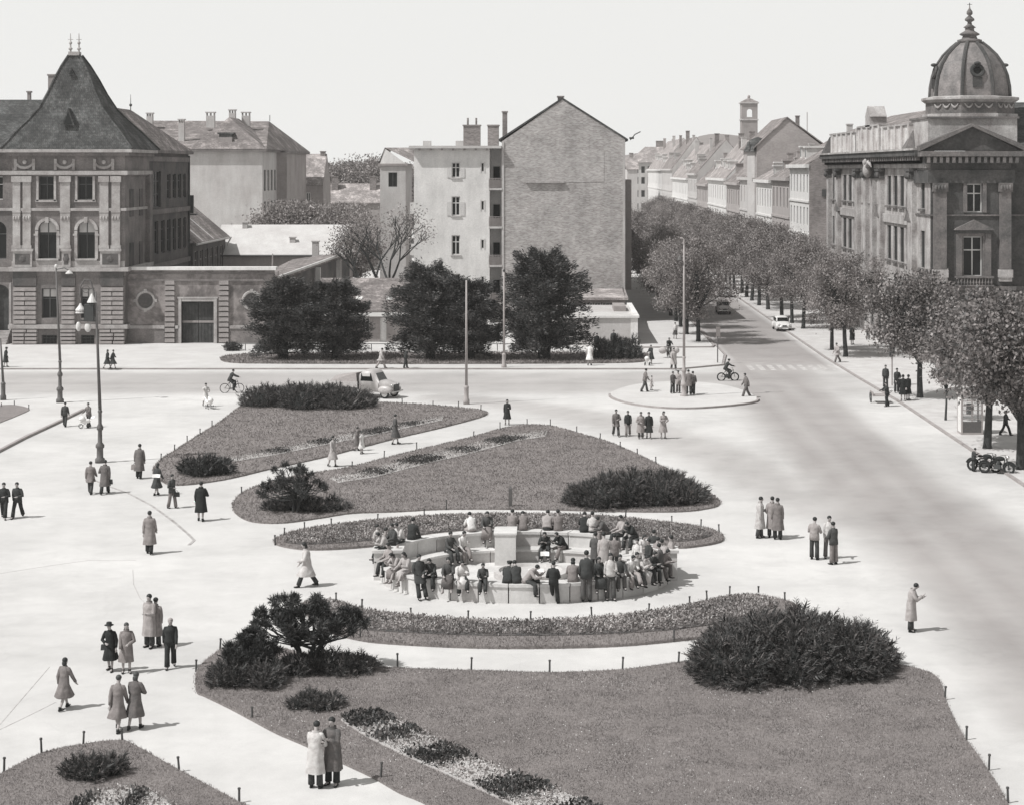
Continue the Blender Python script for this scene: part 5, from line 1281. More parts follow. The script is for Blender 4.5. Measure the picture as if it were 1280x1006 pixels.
    for za in (186.2, 192, 198): m = MB(); S.shape(m, [(-(za + .5 - Zn), 5.9), (-(za - .5 - Zn), 5.9), (-(za - .5 - Zn), 4.4), (-(za + .5 - Zn), 4.4)], 0, .5); sb(m, za - .4, za + .4, 5.3, 5.9, .5, 1.4); t.part('balcony_bracket', m, m_dark, b)
    m = MB(); sb(m, 163, Zf, 5.7, 6.3, 0.004, .3); t.part('string_course', m, m_lite)
    m = MB(); sb(m, Zn + .95, Zf + .4, zc + .12, zc + .3, -.5, 1.3); t.part('cornice', m, m_lite); m = MB(); sb(m, Zn + .95, Zf + .35, zc - .35, zc + .117, -.5, 1.15); t.part('cornice', m, m_dark)  # lower cornice in dark stone: shade under the overhang put into its colour
    for q in np.arange(Zn + 1.5, Zf, 1.15): m = MB(); sb(m, q, q + .4, zc - .75, zc - .353, .55, 1.0); t.part('modillion', m, m_mid); m = MB(); sb(m, Zn + .6, Zf + .2, zc - 1.0, zc - .36, -.2, .6); t.part('cornice', m, m_dark)
    m = MB(); sb(m, Zn + .3, Zf + .1, 16.6, 17.0, 0, .35); t.part('architrave', m, m_lite)
    # sculpture group above the bay
    m = MB(); yy = 189.2; m.ball((xf - .9, yy, 16.4), .5, .5, .75); m.ball((xf - 1.1, yy, 17.2), .28, .28, .33)
    for s in (-1, 1): m.tube([(xf - .9, yy, 16.6), (xf - 1.0, yy + s * 1.3, 17.2), (xf - .9, yy + s * 2.2, 16.7)], [.3, .22, .06], 7)
    t.part('eagle_relief', m, m_lite, None, True)
    # attic parapet and roof with pyramids
    zp = 18.35; m_at = grainy('attic_stone', .48, .3, .7, 6, .01)
    for za, zb, hgt in ((170.6, 186.0, 2.1), (186.2, 199.8, 2.4), (200.0, 219.5, 2.0)):
        m = MB(); sb(m, za, zb, zp, zp + hgt, -.6, .1); t.part('attic_parapet', m, m_at)
        m = MB(); sb(m, za - .05, zb + .05, zp + hgt + .003, zp + hgt + .18, -.7, .25); t.part('parapet_cap', m, m_lite)
        for q in np.arange(za, zb, 3.4): m = MB(); sb(m, q, q + .6, zp, zp + hgt, .1, .28); t.part('parapet_pier', m, m_at)
    m = MB(); S2 = [(-.55, 163.5), (-.55, Zf)]
    m.add([(xf + .55, 171.8, zp + 2), (xf + .55, Zf, zp + 2), (xf + 7, Zf, zp + 4.3), (xf + 7, 171.8, zp + 4.3), (xf + 16, Zf, zp), (xf + 16, 171.8, zp)], [(3, 2, 1, 0), (5, 4, 2, 3)]); t.part('avenue_roof', m, M_roof)
    for px, zz, hh_, mt in ((1140, 170.5, 1.6, m_mid), (1035, 221.6, 1.9, m_dark)):
        m = MB(); x_ = xf + .1; m.frustum((x_ - .9, x_ + .9, zz - .9, zz + .9, zp), (x_ - .05, x_ + .05, zz - .05, zz + .05, zp + hh_)); t.part('roof_pyramid', m, mt)
    m = MB(); x_ = xf + .2; m.box(x_ - .5, x_ + 1.2, 191.6, 194.4, zp + 2.3, zp + 3.4); m.extr([(x_ - .5, 191.4, zp + 3.4), (x_ - .5, 194.6, zp + 3.4), (x_ - .5, 193, zp + 4.5)], (1.7, 0, 0)); t.part('attic_dormer', m, m_lite)
    for zz in (205, 212, 176): chimney(t, xf + 3, xf + 3.7, zz, zz + .7, zp + 1.5, zp + 3.4, M_plast)
domed()

# ------------------------------------------------------------------ houses down the avenue
def row_house(nm, label, Z0, Z1, ze, zr, mat, nf, nc, roof, xf=32.0, depth=13.0, style='cross', win=True, extra=None, endmat=None, frame=None, wh=0.55):
    t = Thing(nm, label, 'house', (xf, (Z0 + Z1) / 2, 0), 'houses down the avenue')
    S = Face((xf, Z0, 0), (0, -1, 0), (-1, 0, 0)); L = Z1 - Z0; w = MB(); hs = []
    if win:
        fh = (ze - .6) / nf
        for f in range(nf):
            for c in range(nc):
                uc = -(c + .5) * L / nc; ww = min(1.3, L / nc * .42); hs.append((uc - ww / 2, uc + ww / 2, f * fh + fh * .28, f * fh + fh * (.28 + wh)))
    S.wall(w, -L, 0, 0, ze, hs, .3)
    o = t.part('front_wall', w, mat)
    ym = xf + depth / 2
    for yy in (Z0, Z1): w = MB(); w.add([(xf, yy, 0), (xf + depth, yy, 0), (xf + depth, yy, ze), (ym, yy, zr), (xf, yy, ze)], [(0, 1, 2, 3, 4)]); t.part('end_wall', w, endmat or mat)
    for h in hs: put_window(t, S, *h, frame or M_frame_m, style, -.18, .1)
    if win:
        for f in range(nf):
            m = MB(); S.box(m, -L, 0, f * (ze - .6) / nf + (ze - .6) / nf * .98, f * (ze - .6) / nf + (ze - .6) / nf * 1.04, 0, .15); t.part('string_course', m, mat)
    m = MB(); S.box(m, -L - .1, .1, ze - .45, ze, 0, .55); t.part('cornice', m, mat)
    t.part('roof', gable_roof_y(MB(), xf, xf + depth, Z0 + .25, Z1 - .25, ze, zr, .4, .2, None, .2), roof)
    rr = random.Random(int(Z0))
    for q in range(max(1, nc // 3)):
        yy = Z0 + (q + rr.uniform(.2, .8)) * L / max(1, nc // 3); xq = ym + rr.choice((-2.2, -.6, .4)); zq = zr - abs(xq - ym) * (zr - ze) / (depth / 2)
        chimney(t, xq, xq + rr.uniform(.6, 1.1), yy, yy + rr.uniform(.6, 1.2), zq - .6, max(zq, zr - .6) + rr.uniform(.9, 1.8), rr.choice((M_brickc, M_plast_g, M_plast)))
    for q in range(nc // 2):
        if rr.random() < .6:
            yy = Z0 + (q + .5) * L / (nc // 2); f = rr.uniform(.25, .45); xq = xf + f * depth / 2; zq = ze + f * (zr - ze); m = MB(); m.box(xq - .9, xq + 1.4, yy - .7, yy + .7, zq - .4, zq + 1.1); m.box(xq - 1.1, xq + 1.6, yy - .9, yy + .9, zq + 1.1, zq + 1.3); t.part('dormer', m, mat)
            m = MB(); m.box(xq - .93, xq - .9, yy - .4, yy + .4, zq - .1, zq + .95); t.part('dormer_pane', m, M_glass)
    if extra: extra(t)
    return t
M_rw = grainy('row_white', 0.6, 0.08, 0.3, 5, streak=True); M_rp = grainy('row_pale', 0.45, 0.1, 0.3, 5, streak=True); M_rg = grainy('row_grey', 0.34, 0.12, 0.3, 5, streak=True)
M_fire = bricky('firewall', 0.24, 0.3, .3, .09, .2, .25)
def ex_ch(*zs):
    def f(t):
        for x_, y_, z0, z1 in zs: chimney(t, x_, x_ + 1.0, y_, y_ + 1.0, z0, z1, M_brickc)
    return f
def w1x(t):
    F = Face((0, 239, 0), (1, 0, 0), (0, -1, 0)); m = MB(); F.box(m, 33.6, 34.8, H(246, 239), H(237, 239), .0, .12); t.part('fire_wall_window', m, M_frame_d)
    m = MB(); m.box(30.8, 34.5, 233.5, 238.8, 5.2, 5.5); m.box(31.2, 34.2, 233.8, 238.7, 0, 5.2); t.part('porch', m, M_plast)
row_house('street_house', 'narrow white street house with blank grey end wall beside the domed building', 239, 258.4, H(206, 250), 21.0, M_rw, 4, 6, M_roof, endmat=M_fire, extra=w1x, frame=M_frame_d)
row_house('street_house', 'lower grey street house with dark attic roof next to the narrow white house', 258.8, 279, H(222, 270), 19.5, M_rg, 3, 5, M_roof, frame=M_frame_d)
row_house('street_house', 'plain bright street house below the big blank gable', 279.4, 300.5, H(225, 290), 18.5, M_rw, 3, 6, M_roof_l, frame=M_frame_m)
def big_gable():
    t = Thing('tall_street_house', 'tall street house with large blank pale gable above its neighbours', 'house', (38, 302, 0), 'houses down the avenue'); Z = 301.0; Z1 = 322.0
    x0, x1 = X(946, Z), X(1032, Z); xm = X(984, Z); za = H(148, Z); ze = H(186, Z); zl = H(183, Z)
    w = MB(); w.add([(x0, Z, 0), (x1, Z, 0), (x1, Z, ze), (xm, Z, za), (x0, Z, zl)], [(0, 1, 2, 3, 4)]); w.add([(x0, Z, 0), (x0, Z, zl), (x0, Z1, zl), (x0, Z1, 0)], [(0, 1, 2, 3)]); t.part('gable_wall', w, bricky('pale_gable', 0.33, 0.36, .3, .09, .12, .12))
    t.part('roof', gable_roof_y(MB(), x0, x1, Z, Z1, zl, za, .5, .2, xm, .2), M_roof)
    chimney(t, X(995, Z + 3), X(999.5, Z + 3), Z + 3, Z + 3.8, za - 1.6, H(146, Z + 3), M_brickc)
big_gable()
def turret(t):
    xt, yt = 31.6, 303.5; m = MB(); m.lathe([(1.7, 0), (1.7, H(190, 303))], (xt + .9, yt, 0), 8, PI / 8); o = t.part('corner_turret', m, M_rp)
    zt = H(190, 303); m = MB(); m.lathe([(2.2, zt), (2.2, zt + .4), (1.9, zt + .9), (1.7, zt + 1.5), (1.0, zt + 2.0), (.2, zt + 2.3)], (xt + .9, yt, 0), 8, PI / 8)
    for q in range(4): m.tube([(xt + .9 + 2 * math.cos(q * PI / 2 + PI / 4), yt + 2 * math.sin(q * PI / 2 + PI / 4), zt + .3), (xt + .9 + 2 * math.cos(q * PI / 2 + PI / 4), yt + 2 * math.sin(q * PI / 2 + PI / 4), zt + 1.6)], [.25, .05], 6)
    t.part('turret_cap', m, M_roof_d, o)
row_house('street_house', 'turreted pale street house with dark bulbous corner cap', 302, 327, H(222, 315), 21.0, M_rp, 3, 5, M_roof, extra=turret, frame=M_frame_d)
row_house('street_house', 'grey street house with gabled dormer beyond the turreted house', 327.4, 352, 14.2, 20.5, M_rg, 3, 6, M_roof, frame=M_frame_d, extra=ex_ch((36, 340, 18, 22)))
row_house('street_house', 'pale street house with long sunlit roof and wide shopfront', 352.4, 394, 14.8, 22.0, M_rw, 3, 8, M_roof_l, frame=M_frame_d, extra=ex_ch((37, 360, 20, 23.5), (37, 380, 20, 23.5)))
row_house('street_house', 'dull grey street house with low eaves far down the avenue', 394.4, 424, 13.4, 19.5, M_rg, 3, 7, M_roof, frame=M_frame_d)
row_house('street_house', 'pale three-storey street house with steep roof far down the avenue', 424.4, 452, 15.6, 23.0, M_rp, 3, 6, M_roof, frame=M_frame_d, extra=ex_ch((37, 436, 21, 24.5)))
row_house('street_house', 'long white street house with many windows far down the avenue', 452.4, 512, 14.4, 22.5, M_rw, 3, 11, M_roof_l, frame=M_frame_d)
row_house('street_house', 'tall pale street house near the end of the avenue', 512.5, 560, 16.6, 25.0, M_rp, 3, 8, M_roof, frame=M_frame_d, extra=ex_ch((37, 530, 23, 27)))
row_house('street_house', 'last white street house at the end of the avenue', 560.5, 640, 16.5, 25.5, M_rw, 3, 10, M_roof_l, frame=M_frame_d)
# big hipped house closing the avenue
def closing():
    Z = 660.0; x0, x1 = X(790, Z), X(838, Z); ze = H(204, Z); zr = H(184, Z + 10)
    t = Thing('hipped_house', 'broad hipped house closing the end of the avenue', 'house', ((x0 + x1) / 2, Z, 0))
    F = Face((0, Z, 0), (1, 0, 0), (0, -1, 0)); w = MB(); hs = [(x0 + 1 + i * 2.2, x0 + 2.2 + i * 2.2, v, v + 2.3) for i in range(6) for v in (2.5, 7, 11.5, 15.2)]
    hs = [h for h in hs if h[3] < ze]
    F.wall(w, x0, x1, 0, ze, hs, .3); w.add([(x0, Z, 0), (x0, Z, ze), (x0, Z + 20, ze), (x0, Z + 20, 0)], [(0, 1, 2, 3)]); t.part('wall', w, M_rp)
    for h in hs: put_window(t, F, *h, M_frame_d, 'bar', -.2)
    t.part('roof', hip_roof(MB(), x0, x1, Z, Z + 20, ze + .2, zr, X(808, Z), X(836, Z), Z + 9, Z + 11, .8), M_roof_l)
    chimney(t, X(820, Z + 10), X(832, Z + 10), Z + 9, Z + 11, zr - 1, H(177, Z + 10), M_brickc)
    chimney(t, X(787, Z), X(792, Z), Z + 2, Z + 4, ze - .5, H(192, Z), M_brickc)
    Z = 560; x0, x1 = X(784, Z), X(797, Z); t = Thing('corner_house', 'slim pale house glimpsed beside the edge of the gabled house', 'house', ((x0 + x1) / 2, Z, 0)); w = MB(); w.box(x0, x1, Z, Z + 20, 0, H(212, Z)); t.part('wall', w, M_rp); t.part('roof', gable_roof_x(MB(), x0, x1, Z, Z + 20, H(212, Z), H(198, Z)), M_roof_l)
closing()
def tower():
    Z = 520.0; c = X(936, Z); h = (X(946, Z) - X(926, Z)) / 2; t = Thing('church_tower', 'square church tower with open bell stage above the avenue roofs', 'tower', (c, Z, 0))
    F = Face((0, Z - h, 0), (1, 0, 0), (0, -1, 0)); z = lambda py: H(py, Z)
    w = MB(); w.box(c - h, c + h, Z - h, Z + h, 0, z(151)); t.part('shaft', w, M_plast_g)
    m = MB(); m.box(c - h - .25, c + h + .25, Z - h - .25, Z + h + .25, z(151), z(149.5)); m.box(c - h - .35, c + h + .35, Z - h - .35, Z + h + .35, z(130), z(128.5)); t.part('cornice', m, M_plast)
    w = MB(); F.wall(w, c - h, c + h, z(149.5), z(130), [(c - .75, c + .75, z(147), z(137))], .8); w.add([(c - h, Z - h, z(149.5)), (c - h, Z - h, z(130)), (c - h, Z + h, z(130)), (c - h, Z + h, z(149.5))], [(0, 1, 2, 3)]); w.add([(c + h, Z - h, z(149.5)), (c + h, Z - h, z(130)), (c + h, Z + h, z(130)), (c + h, Z + h, z(149.5))], [(3, 2, 1, 0)])
    arch_spandrels(F, w, c - .75, c + .75, z(147), z(137), .75); w.box(c - h, c + h, Z - .1, Z + .1, z(149.5), z(147)); t.part('bell_stage', w, M_plast_g)
    m = MB(); m.frustum((c - h - .3, c + h + .3, Z - h - .3, Z + h + .3, z(128.5)), (c - .1, c + .1, Z - .1, Z + .1, z(122.5))); m.ball((c, Z, z(121.5)), .4, .4, .5); t.part('roof', m, M_roof)
    m = MB(); m.tube([(X(1012, 520), 525, 15), (X(1012, 520), 525, H(140, 520))], .12, 5); t2 = Thing('mast', 'thin pole rising above the avenue roofs beside the big gable', 'pole', (X(1012, 520), 525, 0)); t2.part('shaft', m, M_plast_g)
tower()
# hill on the horizon
def hill():
    m = MB(); n = 60; Z = 960.0; vs = []; fs = []
    prof = lambda px: 208 - 38 * math.exp(-((px - 905) / 75) ** 2) - 10 * math.exp(-((px - 800) / 60) ** 2) + 2 * math.sin(px * .07) - 10 * math.exp(-((px - 1010) / 90) ** 2)
    for i in range(n + 1):
        px = 560 + i * (1260 - 560) / n
        vs += [(X(px, Z), Z - 90, -.5), (X(px, Z), Z, H(prof(px), Z)), (X(px, Z), Z + 120, -.5)]
    for i in range(n): 
        for k in range(2): fs.append((3 * i + k, 3 * i + 3 + k, 3 * i + 4 + k, 3 * i + 1 + k))
    m.add(vs, fs); struct('hill', m, grainy('hill_wood', 0.22, 0.15, 0.02, 0.1), True)
hill()
# ------------------------------------------------------------------ vegetation
M_bark = grainy('bark', 0.055, 0.35, 3.0, 14.0, 0.03)
M_bark_l = grainy('bark_pale', 0.12, 0.3, 3.0, 14.0, 0.03)
M_leaf = leafy('avenue_leaf', 0.225, 0.4, 0.55, 0.25)
M_leaf2 = leafy('avenue_leaf_light', 0.27, 0.4, 0.55, 0.25)
M_leaf_near = leafy('chestnut_leaf', 0.2, 0.55, 0.5, 0.2)
M_leaf_far = leafy('far_leaf', 0.27, 0.4, 0.7, 0.2)
M_yew = leafy('yew_needles', 0.08, 0.6, 0.6, 0.05)
M_jun = leafy('juniper_needles', 0.09, 0.65, 0.6, 0.08)
M_pine = leafy('pine_needles', 0.065, 0.6, 0.6, 0.05)
M_core = grainy('shaded_core', 0.02, 0.3, 2.0, 8.0)  # opaque hull inside the bushes; inner shade put into its near-black colour

def deciduous(seed, h, rx, rz0, n, leaf, trunk_r=0.2, n_limb=9, lean=0.0, fork=0.32, gap=1.0, clump=0.62):
    """crown as numbers of leafy clumps on limbs; local coordinates, trunk at origin."""
    rng = np.random.default_rng(seed); rnd = random.Random(seed)
    zc = (h + rz0) / 2; rz = (h - rz0) / 2
    fz = max(1.4, h * fork); tk = MB()
    top = Vector((lean, 0, fz)); tk.tube([(0, 0, -.15), (0.02, 0, .25), (lean * .5, .03, fz * .55), top], [trunk_r * 1.35, trunk_r * 1.05, trunk_r * .9, trunk_r * .8], 9)
    C = []
    nl = n_limb * 4
    for i in range(nl):
        # points through the crown volume, more in the shell
        d = Vector((rnd.gauss(0, 1), rnd.gauss(0, 1), rnd.gauss(0, 1))).normalized(); r = rnd.uniform(.35, 1.0) ** .55
        bump = 1 + .22 * math.sin(3 * math.atan2(d.y, d.x) + seed) + .12 * math.sin(5 * d.z + seed * 2)
        C.append(Vector((lean + d.x * rx * r * bump, d.y * rx * r * bump, zc + d.z * rz * r * (1 + .08 * rnd.uniform(-1, 1)))))
    for i in range(n_limb):
        e = C[i]; mid = top.lerp(e, .5) + Vector((rnd.uniform(-.3, .3), rnd.uniform(-.3, .3), .35))
        tk.tube([top - Vector((0, 0, .3)), mid, e], [trunk_r * .55, trunk_r * .32, trunk_r * .1], 6)
        for j in range(2):
            e2 = C[(n_limb + i * 2 + j) % nl]; tk.tube([mid, mid.lerp(e2, .6) + Vector((0, 0, .15)), e2], [trunk_r * .25, trunk_r * .15, trunk_r * .05], 5)
    C = np.array([tuple(c) for c in C]); per = n // nl
    P = np.repeat(C, per, 0); sg = np.where(rng.random((len(P), 1)) < .18, 1.7, 1.0) * np.repeat(.7 + .7 * rng.random((nl, 1)), per, 0); P = P + rng.normal(0, clump * rx / 4.2, P.shape) * sg * [1, 1, .8]
    P = P[(P[:, 2] > rz0 - .35 + .5 * rng.random(len(P))) & (np.hypot(P[:, 0] - lean, P[:, 1]) < rx * 1.32) & (P[:, 2] < h + .02 * h * rng.random(len(P)))]
    out = unit(P - np.array([lean, 0, zc - rz * .3])); D = unit(out * .5 + rng.normal(0, .7, P.shape) + [0, 0, -.1])
    V, F = blades(P, D, leaf * (.6 + .8 * rng.random(len(P))), leaf * .75 * (.6 + .8 * rng.random(len(P))), rng)
    return tk, V, F
class TreeKind:
    def __init__(s, name, tk, V, F, mat, bark):
        s.name = name; s.tm = tk.mesh('trunk', bark, (0, 0, 0), True); s.cm = np_mesh('crown', V, F, mat)
    def put(s, label, loc, sc=1.0, rot=0.0, group=None, cat='tree'):
        r = link(s.name, None, None, loc); r.rotation_euler = (0, 0, rot); r.scale = sc if isinstance(sc, tuple) else (sc, sc, sc)
        tag(r, label, cat, group); link('trunk', s.tm, r); link('crown', s.cm, r); return r
AV = [TreeKind('avenue_tree', *deciduous(11 + i, 9.6, 3.3, 2.4, 17000, .17, .21, 10, .2 * (i - 1)), (M_leaf2, M_leaf, M_leaf2)[i], M_bark) for i in range(3)]
NEAR = [TreeKind('avenue_tree', *deciduous(31 + i, 9.0, 3.4, 3.1, 24000, .21, .24, 11, .15 * i, .3), M_leaf_near, M_bark) for i in range(2)]
SMALL = TreeKind('young_tree', *deciduous(51, 5.6, 1.4, 2.2, 7000, .13, .075, 6, .1, .36), M_leaf2, M_bark)
# right-hand row, from the telephone box away down the avenue
right = [((1276, 586), NEAR[0], (1.05, 1.0, 1.06), 'big leafy avenue tree behind the parked motorcycle'),
         ((1234, 560), NEAR[1], (1.0, 1.0, 1.03), 'dense avenue tree with dark trunk beside the telephone box'),
         ((1182, 525), SMALL, 1.0, 'slim young tree between the telephone box and the handcart'),
         ((1150, 497), NEAR[0], (.9, .9, 1.0), 'round avenue tree beside the group at the traffic signal'),
         ((1057, 446), AV[0], (.95, .95, .95), 'forked avenue tree beside the walker in a pale coat'),
         ((1040, 437.5), AV[1], (.85, .85, .9), 'straight avenue tree next to the forked tree by the crossing'),
         ((1004, 411), AV[2], (.95, .95, .98), 'leaning avenue tree behind the white car'),
         ((990, 404), AV[0], (.9, .9, 1.0), 'slender avenue tree behind the leaning tree by the white car'),
         ((977, 397.5), AV[1], (1, 1, 1.05), 'avenue tree standing directly behind the white car')]
for (px, py), kd, sc, lab in right:
    g = G(px, py, .1); kd.put(lab, g, sc, random.random() * 6, 'trees on the right-hand row of the avenue')
for i, Z in enumerate([225, 231.6, 240, 246.7, 254.7, 263, 271, 280, 289, 298, 308, 318, 330, 342, 356, 370, 386, 404, 424, 446, 470]):
    AV[i % 3].put('avenue tree in the receding row in front of the pale street houses', (25.2 + random.uniform(-.3, .3), Z, .1), random.uniform(.92, 1.08), random.random() * 6, 'trees in the receding right-hand row')
# left-hand row
g = G(873, 427, .2); AV[1].put('avenue tree with thick dark trunk beside the pole with a plate', (g.x, g.y, .2), (1.0, 1.0, 1.03), 1.0, 'trees on the left-hand row of the avenue')
g = G(862, 418, .2); AV[0].put('avenue tree half hidden behind the thick dark trunk', (g.x - .3, g.y, .2), (1.0, 1.0, 1.0), 2.2, 'trees on the left-hand row of the avenue')
for i, Z in enumerate([199, 206.5, 214, 222, 230, 238, 247, 256, 266, 276, 288, 300, 314, 328, 344, 362, 382]):
    AV[(i + 2) % 3].put('avenue tree in the shaded row beside the gabled house', (13.5 + random.uniform(-.3, .3), Z, .15), random.uniform(.9, 1.05), random.random() * 6, 'trees in the shaded left-hand row')

# --- yews across the street: flat layered sprays on tiers of limbs
def conifer(seed, h, rx, n_branch, n_spray, spray, tiers=11, base=0.10, droop=-0.05):
    rng = np.random.default_rng(seed); rnd = random.Random(seed); tk = MB()
    stems = [(0, 0, 0)] + [(rnd.uniform(-.5, .5), rnd.uniform(-.4, .4), 0) for _ in range(2)]
    for i, s_ in enumerate(stems): tk.tube([(s_[0], s_[1], -.2), (s_[0] * 1.4, s_[1] * 1.4, h * .35), (s_[0] * 2.0, s_[1] * 2.0, h * (.92 if i == 0 else .7))], [.3, .2, .05], 8)
    Ps = []; Ds = []; Ls = []
    for b in range(n_branch):
        f = (b + rnd.random()) / n_branch; z = h * (base + (.97 - base) * f); ang = rnd.uniform(0, 2 * PI)
        env = (math.sin(PI * min(1, .18 + .82 * (1 - f) * 1.0)) ** .6 if f > .25 else .72 + f * 1.1) * (1 + .25 * math.sin(ang * 3 + seed) * (1 - f))
        ln = rx * max(.12, env) * rnd.uniform(.6, 1.08) * (1 - .5 * max(0, f - .45) ** 1.3 / .6)
        d = Vector((math.cos(ang), math.sin(ang), rnd.uniform(-.05, .55) + droop)); p0 = Vector((0, 0, z - .12 * ln)); p1 = p0 + d * ln
        tk.tube([p0, p0.lerp(p1, .5) + Vector((0, 0, .12)), p1], [.07, .045, .015], 4)
        m = n_spray
        tt = rng.random(m) ** .55; side = rng.normal(0, .22, m) * (1.1 - tt * .5) * ln * .55
        q = np.array([[-math.sin(ang), math.cos(ang), 0]])
        P = np.array([tuple(p0)]) + tt[:, None] * np.array([tuple(p1 - p0)]) + side[:, None] * q; P[:, 2] += .15 * np.sin(tt * PI) + rng.normal(0, .24, m)
        D = np.array([tuple(d)]) * .9 + q * np.sign(side)[:, None] * .7 + rng.normal(0, .35, (m, 3)) + [0, 0, .12]
        Ps.append(P); Ds.append(unit(D)); Ls.append(spray * (.5 + .9 * rng.random(m)))
    P = np.concatenate(Ps); D = np.concatenate(Ds); L = np.concatenate(Ls)
    V, F = blades(P, D, L, L * .26, rng); return tk, V, F
YEW = [TreeKind('yew_tree', *conifer(5 + i, 8.9, 4.3, 165, 290, .3), M_yew, M_bark) for i in range(3)]
for (px, py, k, sc, lab) in ((357, 449, 0, (.86, .8, .76), 'dark spreading yew beside the round wall niche'), (418, 449, 1, (.9, .8, .74), 'dark spreading yew in front of the low house'),
                             (536, 449, 2, (.95, .85, .9), 'dark layered yew before the white apartment block'), (590, 449, 0, (.8, .8, .76), 'dark yew with pale lamp post before its branches'),
                             (678, 449, 1, (1.05, .9, 1.02), 'tallest dark yew in front of the blank gable wall')):
    g = G(px, py, .15); YEW[k].put(lab, g, sc, random.random() * 6, 'yews along the far street')

# --- junipers and low bushes: sprays over a mound
def mound_bush(name, label, px0, px1, py_base, top_m, depth, n, spray, mat=None, seed=1, group=None, cat='bush', up=.35, lumps=7, z0=0.06, width_f=.17):
    rng = np.random.default_rng(seed); rnd = random.Random(seed); a, b = G(px0, py_base), G(px1, py_base); c = (a + b) / 2; rx = (b.x - a.x) / 2
    c.y += depth * .5
    t = Thing(name, label, cat, (c.x, c.y, 0), group)
    # overlapping lumps give an uneven outline
    lp = []
    for i in range(lumps):
        f = (i + .5) / lumps * 2 - 1; lp.append((f * rx * .78, rnd.uniform(-.3, .3) * depth, rx * ((.34 if lumps < 12 else .27) if lumps > 3 else .62) * rnd.uniform(.85, 1.1), depth * .5 * rnd.uniform(.75, 1.0), top_m * (1 - .35 * abs(f) ** 1.5) * rnd.uniform(.72, 1.08)))
    P = []; D = []
    for k in range(n):
        cx, cy, ax, ay, az = lp[rnd.randrange(lumps)]
        d = Vector((rnd.gauss(0, 1), rnd.gauss(0, 1), abs(rnd.gauss(.25, .8)))).normalized(); r = rnd.uniform(.55, 1.0) ** .6
        P.append((cx + d.x * ax * r, cy + d.y * ay * r, z0 + .03 + d.z * az * .93 * r)); D.append((d.x / ax * rx * .4 + rnd.gauss(0, .28), d.y * .7 + rnd.gauss(0, .28), d.z * .7 + up + rnd.gauss(0, .22)))
    P = np.array(P); D = unit(np.array(D)); m = len(P)
    # each spray: a main plume and four side plumes
    Ps = [P]; Ds = [D]; Ls = [spray * (.6 + .6 * rng.random(m) + .9 * rng.random(m) ** 6)]; Lm = Ls[0]
    q1, q2 = rot_cols(D, rng)
    for k in range(9):
        f = .08 + .1 * k; s = (1 if k % 2 else -1); Ps.append(P + D * (Lm * f)[:, None]); Ds.append(unit(D * .75 + q1 * s * .7 + q2 * rng.normal(0, .35, (m, 1)))); Ls.append(Lm * (.6 - .045 * k))
    P = np.concatenate(Ps); D = np.concatenate(Ds); L = np.concatenate(Ls)
    V, F = blades(P, D, L, L * width_f, rng); V = V + np.array([c.x, c.y, 0]); V[:, 2] = np.maximum(V[:, 2], z0 - .02)
    o = link('foliage', np_mesh('foliage', V - np.array(t.base), F, mat or M_jun), t.root)
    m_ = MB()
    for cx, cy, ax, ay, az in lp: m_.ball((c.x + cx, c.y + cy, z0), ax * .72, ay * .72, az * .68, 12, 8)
    t.part('inner_hull', m_, M_core, None, True)
    return t
mound_bush('juniper', 'huge spreading juniper with feathery sprays on the broad front lawn', 868, 1138, 862, 1.9, 4.6, 10000, .3, seed=3, lumps=14, up=.12)
mound_bush('juniper', 'broad dark juniper at the tip of the lawn behind the fountain', 705, 890, 636, 1.6, 4.0, 5000, .32, seed=4, lumps=8)
mound_bush('clipped_bush', 'long dark clipped bush in front of the delivery truck', 296, 462, 513, 1.6, 4.5, 5000, .36, seed=5, lumps=9)
mound_bush('dwarf_pine', 'low dark shrub with flat branches on the lawn below the clipped bush', 219, 288, 597, .95, 1.8, 600, .38, seed=6, lumps=4, mat=M_pine)
mound_bush('juniper', 'low creeping shrub on the broad front lawn beside the flower bed', 357, 428, 891, .5, 1.2, 600, .2, seed=7, lumps=4)
mound_bush('juniper', 'small dark shrub on the lawn corner at the bottom of the square', 78, 148, 978, .6, 1.1, 600, .22, seed=8, lumps=3)
mound_bush('shrub', 'dense flowering shrub behind the woman in a white dress', 741, 803, 452, 2.3, 3.0, 1300, .42, seed=9, lumps=5, mat=leafy('shrub_leaf', 0.07, .6), z0=.12)
mound_bush('shrub', 'rounded shrub at the start of the yew strip by the wall', 279, 298, 441, 1.0, 1.6, 300, .3, seed=10, lumps=2, mat=M_yew, z0=.1)
mound_bush('shrub', 'small shrub between the yew trunks by the wall', 318, 338, 441, 1.0, 1.4, 260, .3, seed=12, lumps=2, mat=M_yew, z0=.1)
mound_bush('ground_juniper', 'dark creeping juniper carpet under the small pine', 258, 352, 862, .75, 2.6, 1500, .26, seed=13, lumps=5)
mound_bush('ground_juniper', 'dark creeping juniper patch in the shade of the small pine', 345, 468, 846, .45, 2.3, 1300, .24, seed=14, lumps=5)
mound_bush('ground_juniper', 'creeping juniper under the twin pine at the path fork', 318, 432, 645, .55, 2.2, 1000, .3, seed=15, lumps=5)

